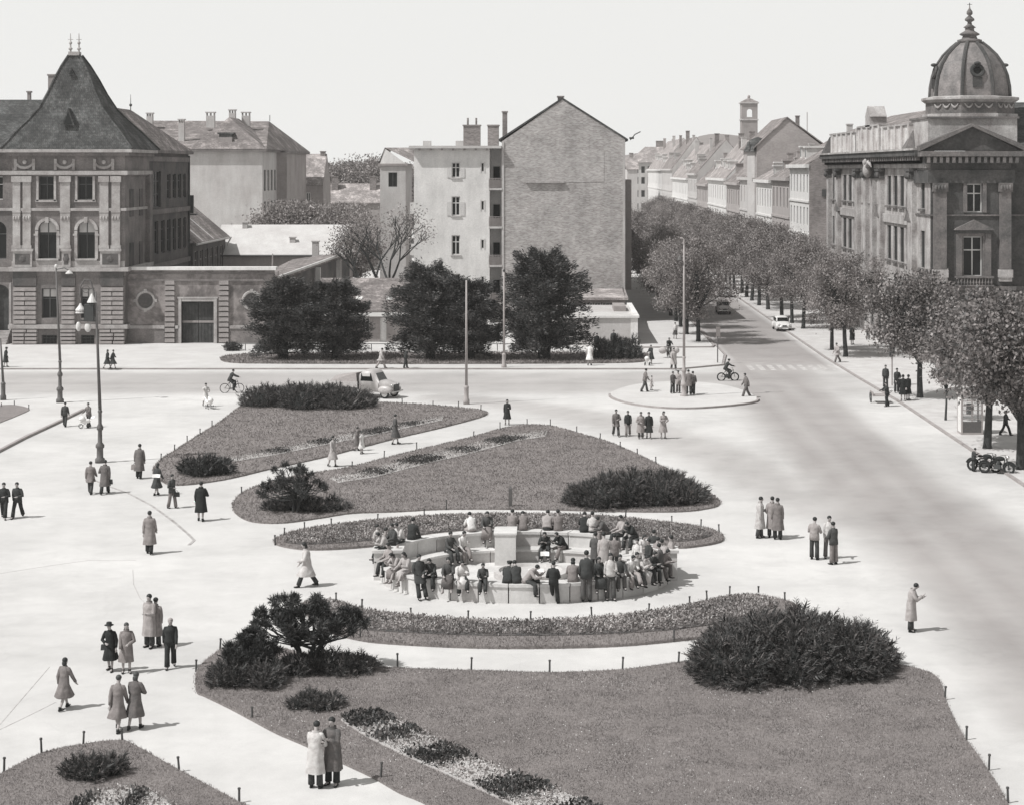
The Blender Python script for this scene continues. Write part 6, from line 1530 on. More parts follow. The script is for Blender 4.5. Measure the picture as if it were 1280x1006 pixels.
# --- small pines with needle tufts on crooked stems
def tuft_pine(label, px, py, w, h, n_tuft, seed, clear=.4, flat=.7, tuft=.25, needles=110):
    rng = np.random.default_rng(seed); rnd = random.Random(seed); g = G(px, py, .05); t = Thing('small_pine', label, 'pine', g)
    st = MB(); P = []; D = []; L = []; B = Vector((0, 0, 0))
    stems = [(rnd.uniform(-.16, .16) * w, rnd.uniform(-.12, .12) * w) for _ in range(4)]
    tuf = []
    for i in range(n_tuft):
        a = rnd.uniform(0, 2 * PI); r = math.sqrt(rnd.random()); zz = clear * h + (h - clear * h) * ((1 - r * r * flat) * rnd.uniform(.35, 1.0))
        tuf.append(Vector((r * math.cos(a) * w / 2, r * math.sin(a) * w * .36, zz)))
    for i, (sx, sy) in enumerate(stems): st.tube([(sx * .35, sy * .35, -.1), (sx * .8, sy, h * .22), (sx * 1.8, sy * 1.6, h * .45)], [.075, .06, .045], 7)
    for i, q in enumerate(tuf):
        sx, sy = stems[i % 4]; b = Vector((sx * 1.3, sy * 1.3, h * rnd.uniform(.25, .42))); st.tube([b, b.lerp(q, .55) + Vector((0, 0, -.06 * h)), q], [.028, .02, .01], 4)
        n = needles; d = unit(rng.normal(0, 1, (n, 3)) + [0, 0, .55]); P.append(np.array([tuple(q)]) + rng.normal(0, tuft * .16, (n, 3))); D.append(d); L.append(tuft * (.5 + .6 * rng.random(n)))
    P = np.concatenate(P); D = np.concatenate(D); L = np.concatenate(L); V, F = blades(P, D, L, L * .13, rng)
    link('needles', np_mesh('needles', V, F, M_pine), t.root); st.v = [(x + g.x, y + g.y, z + g.z) for x, y, z in st.v]; t.part('stems', st, M_bark)
tuft_pine('small pine with open crooked stems on the broad front lawn', 384, 836, 3.9, 2.6, 120, 21, .42)
tuft_pine('little pine leaning out of the creeping juniper on the front lawn', 315, 846, 1.8, 1.5, 60, 22, .3, .6, .26)
tuft_pine('twin-stemmed little pine at the path fork below the lawns', 367, 640, 3.4, 2.7, 62, 23, .25, .85, .27, 80)

# --- background trees
FAR = [TreeKind('background_tree', *deciduous(71 + i, 12, 5.2, 2.0, 16000, .3, .25, 9), M_leaf_far, M_bark) for i in range(2)]
for px, py_top, Z, hgt, lab in ((352, 253, 262, 9.5, 'leafy tree in the school yard beside the pale wall'), (375, 250, 266, 10, 'leafy tree in the middle of the school yard'), (400, 252, 262, 9.5, 'leafy tree at the end of the school yard by the bare tree'), (424, 256, 258, 9.0, 'small leafy tree beside the bare yard tree')):
    h_ = H(py_top, Z); FAR[px % 2].put(lab, (X(px, Z), Z, 0), h_ / 12.0, random.random() * 6, 'leafy trees in the school yard')
for i in range(13):
    px = 392 + i * 10; Z = 420 + (i % 3) * 14; h_ = H(203 + (i * 7 % 9) - (14 if i == 7 else 0), Z); FAR[i % 2].put('hazy tree of the grove on the horizon behind the long low house', (X(px, Z), Z, 0), h_ / 12.0, random.random() * 6, 'trees of the horizon grove')
def bare_tree(label, px, Z, h, seed, fuzz, mat_l, w=1.0):
    rnd = random.Random(seed); rng = np.random.default_rng(seed); tk = MB(); tips = []
    def grow(p, d, L, r, lev):
        q = p + d * L; tk.tube([p, p.lerp(q, .5) + Vector((rnd.uniform(-.1, .1), rnd.uniform(-.1, .1), 0)) * L * .3, q], [r, r * .85, r * .65], 6 if lev < 2 else 4)
        if lev == 4: tips.append(q); return
        for k in range(3 if lev < 3 else 3):
            a = rnd.uniform(0, 2 * PI); e = (d + Vector((math.cos(a) * w, math.sin(a) * w, rnd.uniform(-.1, .35))) * rnd.uniform(.45, .75)).normalized(); grow(q, e, L * rnd.uniform(.62, .82), r * .6, lev + 1)
    grow(Vector((0, 0, 0)), Vector((0, 0, 1)), h * .3, .22, 0)
    T = np.array([tuple(p) for p in tips]); P = np.repeat(T, fuzz, 0) + rng.normal(0, .55, (len(T) * fuzz, 3)); V, F = blades(P, unit(rng.normal(0, 1, P.shape)), np.full(len(P), .3), np.full(len(P), .14), rng)
    r = link('budding_tree', None, None, (X(px, Z), Z, 0)); tag(r, label, 'tree'); link('trunk', tk.mesh('trunk', M_bark), r); link('buds', np_mesh('buds', V, F, mat_l), r)['kind'] = 'stuff'
bare_tree('large almost bare tree in the yard left of the white apartment block', 487, 199, 15.0, 3, 9, M_leaf_far)
bare_tree('pale budding tree in the yard behind the shed', 452, 214, 11.0, 4, 14, leafy('pale_bud', .26, .4, .7, .2))
bare_tree('budding tree standing between the bare tree and the pediment house', 470, 228, 12.0, 6, 14, leafy('pale_bud', .26))
# ------------------------------------------------------------------ fountain with ring walls
FX, FZ, FA, FB = X(657, 77.6), 77.6, 5.85, 4.55
M_fst = grainy('fountain_stone', 0.56, 0.12, 0.8, 10.0, 0.006, streak=True)
M_fst2 = grainy('fountain_stone_grey', 0.47, 0.14, 0.8, 10.0, 0.006)
def ring_pt(a, off=0.0): return (FX + (FA + off) * math.cos(a), FZ + (FB + off) * math.sin(a))
def ring_seg(a0, a1, o0, o1, z0, z1, n=3):
    m = MB(); P = []
    for i in range(n + 1): P.append(ring_pt(a0 + (a1 - a0) * i / n, o0))
    for i in range(n, -1, -1): P.append(ring_pt(a0 + (a1 - a0) * i / n, o1))
    return m.poly(P, z0, z1)
def fountain():
    t = Thing('fountain', 'round stone fountain with low seat wall, high back wall and central pillar', 'fountain', (FX, FZ, 0))
    # low front wall of curved blocks
    n = 15; a0, a1 = R(180 + 3), R(360 - 3)
    for i in range(n):
        p, q = a0 + (a1 - a0) * i / n, a0 + (a1 - a0) * (i + 1) / n; g = .004
        t.part('wall_block', ring_seg(p + g, q - g, -.62, 0.0, -.02, .62), M_fst2 if i % 4 == 1 else M_fst)
    for i in range(n):
        p, q = a0 + (a1 - a0) * (i + .5) / n - (a1 - a0) / n / 2, a0 + (a1 - a0) * (i + 1) / n; g = .003
        t.part('coping_stone', ring_seg(p + g, q - g, -.68, .05, .625, .74), M_fst)
    # high back wall
    n = 13; b0, b1 = R(6), R(174)
    for i in range(n):
        p, q = b0 + (b1 - b0) * i / n, b0 + (b1 - b0) * (i + 1) / n; g = .004
        t.part('back_wall_block', ring_seg(p + g, q - g, -.55, 0.0, -.02, 1.02), M_fst if i % 3 else M_fst2)
        t.part('coping_stone', ring_seg(p + g, q - g, -.6, .06, 1.025, 1.14), M_fst)
        t.part('bench_block', ring_seg(p + g, q - g, -1.25, -.56, -.02, .42), M_fst2)
        t.part('bench_slab', ring_seg(p + g, q - g, -1.32, -.555, .425, .52), M_fst)
    # end piers and the pillar
    for a in (R(0), R(180)):
        c = ring_pt(a, -.3); m = MB(); m.box(c[0] - .55, c[0] + .55, c[1] - .4, c[1] + .4, -.02, 1.1); m.box(c[0] - .62, c[0] + .62, c[1] - .47, c[1] + .47, 1.1, 1.22); t.part('end_pier', m, M_fst)
    yb = FZ + FB - 2.1; xm = X(631.5, yb); m = MB(); m.box(xm - .44, xm + .44, yb, yb + 1.5, -.02, 1.28); t.part('pillar', m, M_fst)
    m = MB(); m.box(xm - .48, xm + .48, yb - .04, yb + 1.54, 1.283, 1.36); t.part('pillar_cap', m, M_fst)
    m = MB(); m.lathe([(1.0, .0), (1.0, .012)], (FX, FZ, 0), 48, 0, FA - 1.3, FB - 1.3); t.part('basin_floor', m, M_fst)
    m = MB(); m.lathe([(1.5, -.02), (1.5, .26), (1.3, .28), (1.25, .16)], (FX + .2, FZ + .3, 0), 28); t.part('basin_rim', m, M_fst2)
    return t
fountain()

# ------------------------------------------------------------------ lamp posts, poles, signal
M_post = plain('painted_post', 0.11, 0.6, 0.3)
M_post_l = plain('pale_post', 0.32, 0.6, 0.3)
M_enamel = plain('white_enamel', 0.55, 0.3, 0.5)
def lamp(label, px, py, h, kind, mat=None, lean=0.0):
    mat = mat or M_post; g = G(px, py); t = Thing('lamp_post', label, 'lamp post', g, 'lamp posts of the square'); x, y = g.x, g.y
    m = MB()
    if kind == 'ornate':
        m.lathe([(.28, 0), (.28, .22), (.19, .3), (.18, .8), (.25, .88), (.25, 1.0), (.13, 1.15), (.12, 1.8), (.19, 1.9), (.19, 2.02), (.1, 2.2), (.1, 2.8), (.14, 2.88), (.08, 3.0)], (x, y, 0), 12); t.part('base', m, mat, None, True)
        m = MB(); m.tube([(x, y, 3.0), (x + lean, y, h)], [.1, .055], 8); t.part('shaft', m, mat, None, True)
    else:
        m.lathe([(.22, 0), (.22, .3), (.16, .4), (.16, 1.1), (.19, 1.16), (.11, 1.3)], (x, y, 0), 10); t.part('base', m, mat, None, True)
        m = MB(); m.tube([(x, y, 1.2), (x + lean, y, h)], [.1, .06], 8); t.part('shaft', m, mat, None, True)
    return t, x, y
t, x, y = lamp('tall ornate lamp post with white tip beside the corner pavement', 75, 503, 9.5, 'ornate', lean=-.28)
m = MB(); m.ball((x - .28, y, 9.62), .13, .13, .16); t.part('lamp_globe', m, M_enamel, None, True)
m = MB(); m.tube([(x - .28, y, 9.4), (x + .3, y, 9.5), (x + .62, y, 9.35)], .03, 5); t.part('bracket', m, M_iron)
m = MB(); m.lathe([(.05, .2), (.26, 0), (.26, -.06)], (x + .65, y, 9.15), 10); t.part('lamp_shade', m, M_enamel)
t, x, y = lamp('ornate lamp post with curved arm, shades and signal box behind two strollers', 125, 578, 9.6, 'ornate', lean=-.25)
xt = x - .25; m = MB(); m.tube([(xt, y, 8.2), (xt - .1, y, 9.6), (xt - .3, y, 10.25), (xt - .6, y, 10.3), (xt - .85, y, 9.9), (xt - .88, y, 9.3)], .05, 6); m.torus((xt - .55, y, 9.75), (0, 1, 0), .2, .025, 12, 5); t.part('curved_arm', m, M_post)
m = MB(); m.lathe([(.05, .5), (.13, .34), (.27, .05), (.29, 0)], (xt - .2, y, 9.0), 12); t.part('lamp_shade', m, M_enamel)
m = MB(); m.lathe([(.05, .5), (.1, .38), (.27, .18), (.29, .1), (.2, .08), (.29, 0), (.29, -.05)], (xt - .85, y, 8.45), 12); t.part('lamp_shade', m, M_enamel)
m = MB(); m.box(xt - .62, xt - .08, y - .18, y + .18, 7.95, 8.9); t.part('signal_box', m, M_iron)
for dx, zz in ((-.95, 7.65), (-.42, 7.6)): m = MB(); m.ball((xt + dx, y - .05, zz), .15 if dx < -.6 else .19, .12, .27, 14, 9); t.part('lamp_globe', m, M_enamel, None, True)
m = MB(); m.tube([(xt - .9, y, 8.0), (xt - .45, y, 7.95), (xt, y, 7.95)], .035, 5); t.part('bracket', m, M_iron)
t, x, y = lamp('plain pale lamp post at the tip of the lawn below the clipped bush', 583, 505, 8.7, 'plain', M_post_l)
m = MB(); m.tube([(x, y, 8.6), (x + .05, y, 8.9), (x + .3, y, 9.0)], .03, 5); t.part('bracket', m, M_iron)
t, x, y = lamp('plain pale lamp post in front of the yews on the far pavement', 630, 461, 8.0, 'plain', M_post_l)
m = MB(); m.ball((x, y, 8.1), .1, .1, .12); t.part('finial', m, M_iron)
t, x, y = lamp('tall lamp post with hooked top on the traffic island', 855, 497, 11.0, 'ornate', M_post_l)
m = MB(); m.tube([(x, y, 10.9), (x, y, 11.4), (x - .12, y, 11.55), (x - .3, y, 11.5)], .05, 6); t.part('hook', m, M_post_l)
m = MB(); m.tube([(x, y, 10.1), (x - .28, y, 10.2)], .03, 5); m.lathe([(.05, .3), (.14, .18), (.2, 0), (.12, -.12)], (x - .3, y, 9.95), 10); t.part('lamp_shade', m, M_post)
t, x, y = lamp('thin dark pole at the tip of the lawn by the corner pavement', 4, 500, 4.4, 'plain', lean=-.2)
g = G(897, 455); t = Thing('sign_pole', 'thin pole with faint plate at the avenue corner', 'sign', g); m = MB(); m.tube([(g.x, g.y, 0), (g.x, g.y, 3.2)], .05, 7); t.part('pole', m, M_post)
m = MB(); m.box(g.x - .14, g.x + .22, g.y - .05, g.y - .02, 2.3, 3.15); t.part('plate', m, plain('faded_plate', .2, .7, .2))
g = G(638, 634); t = Thing('marker_post', 'slim stone marker post on the lawn edge behind the fountain', 'post', g); m = MB(); m.box(g.x - .09, g.x + .09, g.y - .09, g.y + .09, -.02, .92); m.frustum((g.x - .09, g.x + .09, g.y - .09, g.y + .09, .92), (g.x - .02, g.x + .02, g.y - .02, g.y + .02, 1.06)); t.part('shaft', m, M_post)
g = G(1115, 482, .1); t = Thing('traffic_signal', 'dark traffic signal on a pale pole beside the avenue trees', 'traffic signal', g); m = MB(); m.tube([(g.x, g.y, 0), (g.x, g.y, 2.6)], .06, 8); t.part('pole', m, M_post_l)
m = MB(); m.box(g.x - .19, g.x + .19, g.y - .16, g.y + .16, 2.3, 3.25); t.part('signal_head', m, M_iron)
for i in range(3): m = MB(); m.disc((g.x, g.y - .17, 2.48 + .3 * i), (0, 1, 0), .1, .05, 12); t.part('lens', m, plain('signal_lens', .12, .2, .6))
# fence rail under the yews
t = Thing('low_railing', 'low railing on short posts behind the yew strip', 'railing', (X(430, 172), ZG(440), 0)); Zr = ZG(440)
m = MB(); m.tube([(X(285, Zr), Zr, .72), (X(742, Zr), Zr, .72)], .035, 6); t.part('rail', m, M_iron)
for i in range(24): q = X(287, Zr) + i * (X(740, Zr) - X(287, Zr)) / 23; m = MB(); m.tube([(q, Zr, 0.05), (q, Zr, .74)], .035, 6); t.part('post', m, M_iron)
# telephone box
def booth():
    a, b = G(1197, 540, .1), G(1231, 543, .1); x0, x1 = a.x, a.x + 1.35; y0, y1 = ZG(543, .1), ZG(543, .1) + 1.25; t = Thing('telephone_box', 'pale telephone box with barred panes between the avenue trees', 'telephone box', ((x0 + x1) / 2, y0, .1)); z0 = .1; h = 2.55
    m = MB(); m.box(x0, x1, y0, y1, z0, z0 + .12); t.part('floor', m, M_post_l)
    m = MB(); m.box(x0 - .06, x1 + .06, y0 - .06, y1 + .06, z0 + h - .2, z0 + h); m.box(x0 + .05, x1 - .05, y0 + .05, y1 - .05, z0 + h, z0 + h + .08); t.part('roof', m, M_post_l)
    for px_ in (x0, x1 - .1):
        for py_ in (y0, y1 - .1): m = MB(); m.box(px_, px_ + .1, py_, py_ + .1, z0 + .12, z0 + h - .2); t.part('corner_post', m, M_post_l)
    m = MB(); m.box(x0 + .02, x0 + .06, y0 + .1, y1 - .1, z0 + .12, z0 + h - .2); t.part('side_panel', m, M_plast_w)
    m = MB(); m.box(x0 + .1, x1 - .1, y0 + .02, y0 + .06, z0 + .12, z0 + .8); t.part('front_panel', m, M_post)
    m = MB()
    for i in range(5): m.box(x0 + .1, x1 - .1, y0 + .02, y0 + .06, z0 + .95 + i * .27, z0 + .985 + i * .27)
    m.box((x0 + x1) / 2 - .04, (x0 + x1) / 2 + .04, y0 + .015, y0 + .055, z0 + .8, z0 + h - .2); t.part('glazing_bars', m, M_post_l)
    g_ = NT('booth_glass'); g_.b.inputs['Transmission Weight'].default_value = .9; g_.b.inputs['Roughness'].default_value = .05; g_.b.inputs['Base Color'].default_value = (.8, .8, .8, 1); g_.b.inputs['IOR'].default_value = 1.05
    m = MB(); m.box(x0 + .1, x1 - .1, y0 + .035, y0 + .042, z0 + .8, z0 + h - .2); t.part('pane', m, g_.m)
    m = MB(); m.box(x0 + .55, x0 + .95, y1 - .3, y1 - .1, z0 + 1.1, z0 + 1.8); t.part('telephone', m, M_iron)
    m = MB(); m.box(x1 - .06, x1 - .02, y0 + .1, y1 - .1, z0 + .12, z0 + .8); t.part('side_panel', m, M_post)
booth()

# ------------------------------------------------------------------ cars
M_tyre = plain('tyre', 0.025, 0.8, 0.2)
M_chrome = plain('chrome', 0.55, 0.25, 0.6, 0.7)
def wheel(t, c, r, w=.16, ax=(1, 0, 0)):
    m = MB(); m.torus(c, ax, r - .08, .09, 18, 8); o = t.part('wheel', m, M_tyre, None, True); m = MB(); m.disc(c, ax, r - .1, w * .8, 14); m.ball(tuple(c), .06, .06, .06); t.part('hub_cap', m, M_chrome, o)
def saloon(label, px, py, rot, body, Lc=4.0, wd=1.55, hgt=1.5):
    """rounded early-fifties car; nose towards local -y, placed and turned."""
    g = G(px, py); t = Thing('parked_car' if rot else 'car', label, 'car', (0, 0, 0)); t.root.name = 'car'
    sec = [(-2.0, .38, .55, .62), (-1.92, .55, .66, .75), (-1.5, .68, .88, .9), (-.9, .74, .98, .98), (-.3, .77, 1.0, 1.0), (.5, .77, 1.0, 1.0), (1.2, .74, .98, .97), (1.7, .64, .86, .88), (1.95, .5, .66, .72), (2.02, .36, .55, .6)]
    m = MB(); vs = []; n = 12; fs = []
    for y_, w_, zt, zs in sec:
        hw = w_ * wd / 1.55; z0 = .28
        ring = [(-hw * .85, z0), (-hw, z0 + .12), (-hw * 1.0, zs * .62), (-hw * .93, zs * .86), (-hw * .7, zt * .97), (-hw * .3, zt), (hw * .3, zt), (hw * .7, zt * .97), (hw * .93, zs * .86), (hw, zs * .62), (hw, z0 + .12), (hw * .85, z0)]
        vs += [(x_, y_ * Lc / 4.0, z_) for x_, z_ in ring]
    for i in range(len(sec) - 1):
        for j in range(n): fs.append((i * n + j, i * n + (j + 1) % n, (i + 1) * n + (j + 1) % n, (i + 1) * n + j))
    fs.append(tuple(range(n))); fs.append(tuple((len(sec) - 1) * n + j for j in range(n - 1, -1, -1))); m.add(vs, fs); bo = t.part('body', m, body, None, True)
    cab = [(-.75, .55, .92, .97), (-.35, .6, .96, 1.38), (.1, .62, .96, hgt), (.7, .61, .96, hgt - .02), (1.15, .56, .94, 1.3), (1.6, .48, .85, .96)]
    m = MB(); vs = []; fs = []; n = 8
    for y_, w_, z0, zt in cab:
        ring = [(-w_ * 1.12, z0), (-w_ * 1.08, z0 + (zt - z0) * .5), (-w_ * .9, z0 + (zt - z0) * .88), (-w_ * .5, zt), (w_ * .5, zt), (w_ * .9, z0 + (zt - z0) * .88), (w_ * 1.08, z0 + (zt - z0) * .5), (w_ * 1.12, z0)]
        vs += [(x_ * wd / 1.55, y_ * Lc / 4.0, z_) for x_, z_ in ring]
    for i in range(len(cab) - 1):
        for j in range(n): fs.append((i * n + j, i * n + (j + 1) % n, (i + 1) * n + (j + 1) % n, (i + 1) * n + j))
    fs.append(tuple(range(n))); fs.append(tuple((len(cab) - 1) * n + j for j in range(n - 1, -1, -1))); m.add(vs, fs); t.part('cabin', m, body, None, True)
    k = Lc / 4.0
    for ya, yb, za, zb, nm in ((-.76, -.42, 1.0, 1.33, 'windscreen'), (1.58, 1.24, 1.0, 1.26, 'rear_window')):
        s = -1 if ya < 0 else 1; m = MB(); m.add([(-.56, ya * k + s * .03, za), (.56, ya * k + s * .03, za), (.5, yb * k + s * .05, zb), (-.5, yb * k + s * .05, zb), (-.56, ya * k, za), (.56, ya * k, za), (.5, yb * k, zb), (-.5, yb * k, zb)], [(0, 1, 2, 3), (7, 6, 5, 4), (0, 4, 5, 1), (3, 2, 6, 7), (0, 3, 7, 4), (1, 5, 6, 2)]); t.part(nm, m, M_glass)
    for s in (-1, 1):
        for ya, yb in ((-.4, .2), (.28, .95)): m = MB(); x_ = s * .64 * wd / 1.55; m.box(min(x_, x_ + s * .06), max(x_, x_ + s * .06), ya * k, yb * k, 1.0, 1.3); t.part('side_window', m, M_glass)
        m = MB(); m.ball((s * .52, -1.86 * k, .68), .12, .1, .12); t.part('headlight', m, M_chrome, None, True)
        for yy in (-1.3, 1.25):
            wheel(t, Vector((s * .66 * wd / 1.55, yy * k, .31)), .31); m = MB(); m.ball((s * .68 * wd / 1.55, yy * k, .5), .16, .46, .34, 10, 7); t.part('wing', m, body, None, True)
    for yy in (-2.06, 2.06): m = MB(); m.tube([(-.7, yy * k, .45), (-.3, (yy + .05 * (1 if yy > 0 else -1)) * k, .45), (.3, (yy + .05 * (1 if yy > 0 else -1)) * k, .45), (.7, yy * k, .45)], .055, 6); t.part('bumper', m, M_chrome)
    m = MB(); m.box(-.22, .22, -2.03 * k, -1.98 * k, .5, .66); t.part('grille', m, M_iron)
    t.root.location = g; t.root.rotation_euler = (0, 0, R(rot)); return t
saloon('white rounded saloon car parked by the avenue kerb', 977, 413, 2, plain('white_car_paint', .62, .3, .5), 4.0)
saloon('grey saloon car driving away down the shaded avenue', 904, 392, 0, plain('grey_car_paint', .34, .3, .5), 4.1)
saloon('light car in the distance on the avenue behind the grey saloon', 906.5, 371, 0, plain('pale_car_paint', .45, .3, .5), 4.2)

def truck():
    g = G(466, 496); t = Thing('pickup_truck', 'pale delivery truck with tarpaulin bed passing behind the clipped bush', 'truck', (0, 0, 0)); paint = plain('truck_paint', .42, .4, .5)
    # nose towards +x
    def sect(nm, rings, mat):
        m = MB(); n = len(rings[0][1]); vs = []; fs = []
        for x_, ring in rings: vs += [(x_, y_, z_) for y_, z_ in ring]
        for i in range(len(rings) - 1):
            for j in range(n): fs.append((i * n + j, i * n + (j + 1) % n, (i + 1) * n + (j + 1) % n, (i + 1) * n + j))
        fs.append(tuple(range(n))); fs.append(tuple((len(rings) - 1) * n + j for j in range(n - 1, -1, -1))); m.add(vs, fs); return t.part(nm, m, mat, None, True)
    def rg_(w, z0, zt, r=.2): return [(-w, z0), (-w, zt - r), (-w + r * .7, zt - r * .25), (-w + r * 1.6, zt), (w - r * 1.6, zt), (w - r * .7, zt - r * .25), (w, zt - r), (w, z0)]
    sect('cab', [(-.7, rg_(.82, .45, 1.75)), (-.4, rg_(.84, .45, 1.98)), (.2, rg_(.84, .45, 2.02)), (.5, rg_(.8, .45, 1.85)), (.85, rg_(.8, .45, 1.22))], paint)
    sect('bonnet', [(.7, rg_(.78, .5, 1.28)), (1.2, rg_(.7, .5, 1.25)), (1.7, rg_(.55, .5, 1.12)), (1.9, rg_(.4, .52, .98))], paint)
    m = MB(); m.box(-3.0, -.8, -.9, .9, .6, .72); t.part('bed_floor', m, M_wood)
    for y_ in (-.9, .84): m = MB(); m.box(-3.0, -.8, y_, y_ + .06, .72, 1.15); t.part('bed_side', m, paint)
    m = MB(); m.add([(-3.0, -.88, 1.15), (-.85, -.88, 1.15), (-.85, .88, 1.15), (-3.0, .88, 1.15), (-2.7, -.6, 1.5), (-1.0, -.7, 1.75), (-1.0, .7, 1.75), (-2.7, .6, 1.5)], [(0, 1, 5, 4), (1, 2, 6, 5), (2, 3, 7, 6), (3, 0, 4, 7), (4, 5, 6, 7)]); t.part('tarpaulin', m, plain('tarpaulin', .3, .9, .1))
    for s in (-1, 1):
        m = MB(); y_ = s * .845; m.add([(-.56, y_, 1.22), (.42, y_, 1.22), (.28, y_ * .99, 1.78), (-.5, y_ * .99, 1.78), (-.56, y_ * .97, 1.22), (.42, y_ * .97, 1.22), (.28, y_ * .96, 1.78), (-.5, y_ * .96, 1.78)], [(0, 1, 2, 3), (7, 6, 5, 4), (0, 4, 5, 1), (3, 2, 6, 7), (0, 3, 7, 4), (1, 5, 6, 2)]); t.part('side_window', m, M_glass)
        for x_ in (1.35, -2.1): wheel(t, Vector((x_, s * .75, .36)), .36, .18, (0, 1, 0))
        m = MB(); m.ball((1.35, s * .74, .62), .58, .2, .3, 12, 8); t.part('wing', m, paint, None, True)
        m = MB(); m.ball((1.82, s * .5, .92), .1, .13, .13); t.part('headlight', m, M_chrome, None, True)
    m = MB(); m.add([(.87, -.62, 1.25), (.87, .62, 1.25), (.56, .55, 1.78), (.56, -.55, 1.78), (.82, -.62, 1.25), (.82, .62, 1.25), (.5, .55, 1.78), (.5, -.55, 1.78)], [(0, 1, 2, 3), (7, 6, 5, 4), (0, 4, 5, 1), (3, 2, 6, 7), (0, 3, 7, 4), (1, 5, 6, 2)]); t.part('windscreen', m, M_glass2)
    m = MB(); m.box(1.88, 1.96, -.36, .36, .5, 1.0); t.part('grille', m, M_iron); m = MB(); m.tube([(2.02, -.8, .48), (2.08, 0, .48), (2.02, .8, .48)], .06, 6); t.part('bumper', m, M_chrome)
    t.root.location = g; t.root.rotation_euler = (0, 0, R(-22))
truck()

# ------------------------------------------------------------------ bicycles, moped, motorcycle, carts, prams
def bicycle(label, loc, rot, name='bicycle', motor=False, cat='bicycle'):
    t = Thing(name, label, cat, (0, 0, 0)); r = .34 if not motor else .3
    for x_ in (-.53, .53):
        m = MB(); m.torus((x_, 0, r), (0, 1, 0), r, .026 if not motor else .05, 22, 6); o = t.part('wheel', m, M_tyre); m = MB()
        for k in range(8): a = k * PI / 8; m.tube([(x_ - r * math.cos(a), 0, r - r * math.sin(a)), (x_ + r * math.cos(a), 0, r + r * math.sin(a))], .004, 3)
        m.disc((x_, 0, r), (0, 1, 0), .04, .08, 8); t.part('spokes', m, M_chrome, o)
    m = MB(); B, S_, Hh = (-.08, 0, .3), (-.18, 0, .78), (.4, 0, .8)
    for a, b in ((B, S_), (S_, Hh), (B, (.43, 0, .66)), (B, (-.53, 0, r)), (S_, (-.53, 0, r)), ((.4, 0, .9), (.53, 0, r))): m.tube([a, b], .02, 6)
    t.part('frame', m, M_iron); m = MB(); m.tube([(.38, 0, .82), (.36, 0, .98)], .015, 5); m.tube([(.24, -.3, .96), (.38, -.14, 1.0), (.38, .14, 1.0), (.24, .3, .96)], .015, 5); t.part('handlebar', m, M_chrome)
    m = MB(); m.loft([(-.34, 0, .86), (-.22, 0, .88), (-.04, 0, .87)], [.1, .09, .02], [.03, .03, .02], (0, 1, 0), 8); m.tube([(-.18, 0, .78), (-.2, 0, .87)], .015, 5); t.part('saddle', m, M_iron)
    m = MB(); m.disc((-.08, .05, .3), (0, 1, 0), .09, .02, 12); m.tube([(-.08, .09, .3), (.06, .11, .22)], .012, 4); m.tube([(-.08, -.06, .3), (-.22, -.11, .38)], .012, 4); t.part('pedals', m, M_chrome)
    if motor: m = MB(); m.ball((.12, 0, .72), .22, .12, .12); m.box(-.2, .18, -.12, .12, .22, .5); t.part('engine', m, M_iron)
    t.root.location = loc; t.root.rotation_euler = (0, 0, R(rot)); return t
BIKE1 = G(290, 491); bicycle('bicycle ridden past the end of the clipped bush', BIKE1, 8)
BIKE2 = G(910, 476); bicycle('light moped crossing the mouth of the avenue', BIKE2, 3, 'moped', True, 'moped')
BIKE3 = G(836, 447, .1); bicycle('bicycle carrying bulky bundles on the corner pavement', BIKE3, -82)
m_ = MB()
t = Thing('bundle', 'pale bulky bundle hung on the bicycle handlebar', 'bundle', BIKE3 + Vector((.2, -.5, 0)), 'bundles on the bicycle')
for s in (-1, 1):
    b = Thing('bundle', 'pale bulky bundle hung at the side of the laden bicycle', 'bundle', BIKE3 + Vector((s * .62, -.35, .45)), 'bundles on the laden bicycle') if s > 0 else t
    if s < 0: b.root['label'] = 'pale bulky bundle hung at the side of the laden bicycle'; b.root['group'] = 'bundles on the laden bicycle'
    mm = MB(); mm.ball((BIKE3.x + s * .55, BIKE3.y - .35, .75), .36, .3, .3, 12, 8); b.part('sack', mm, plain('sackcloth', .42, .9, .1), None, True)
    mm = MB(); mm.tube([(BIKE3.x + s * .55, BIKE3.y - .35, 1.0), (BIKE3.x + s * .3, BIKE3.y - .35, 1.1)], .02, 5); b.part('strap', mm, M_iron)
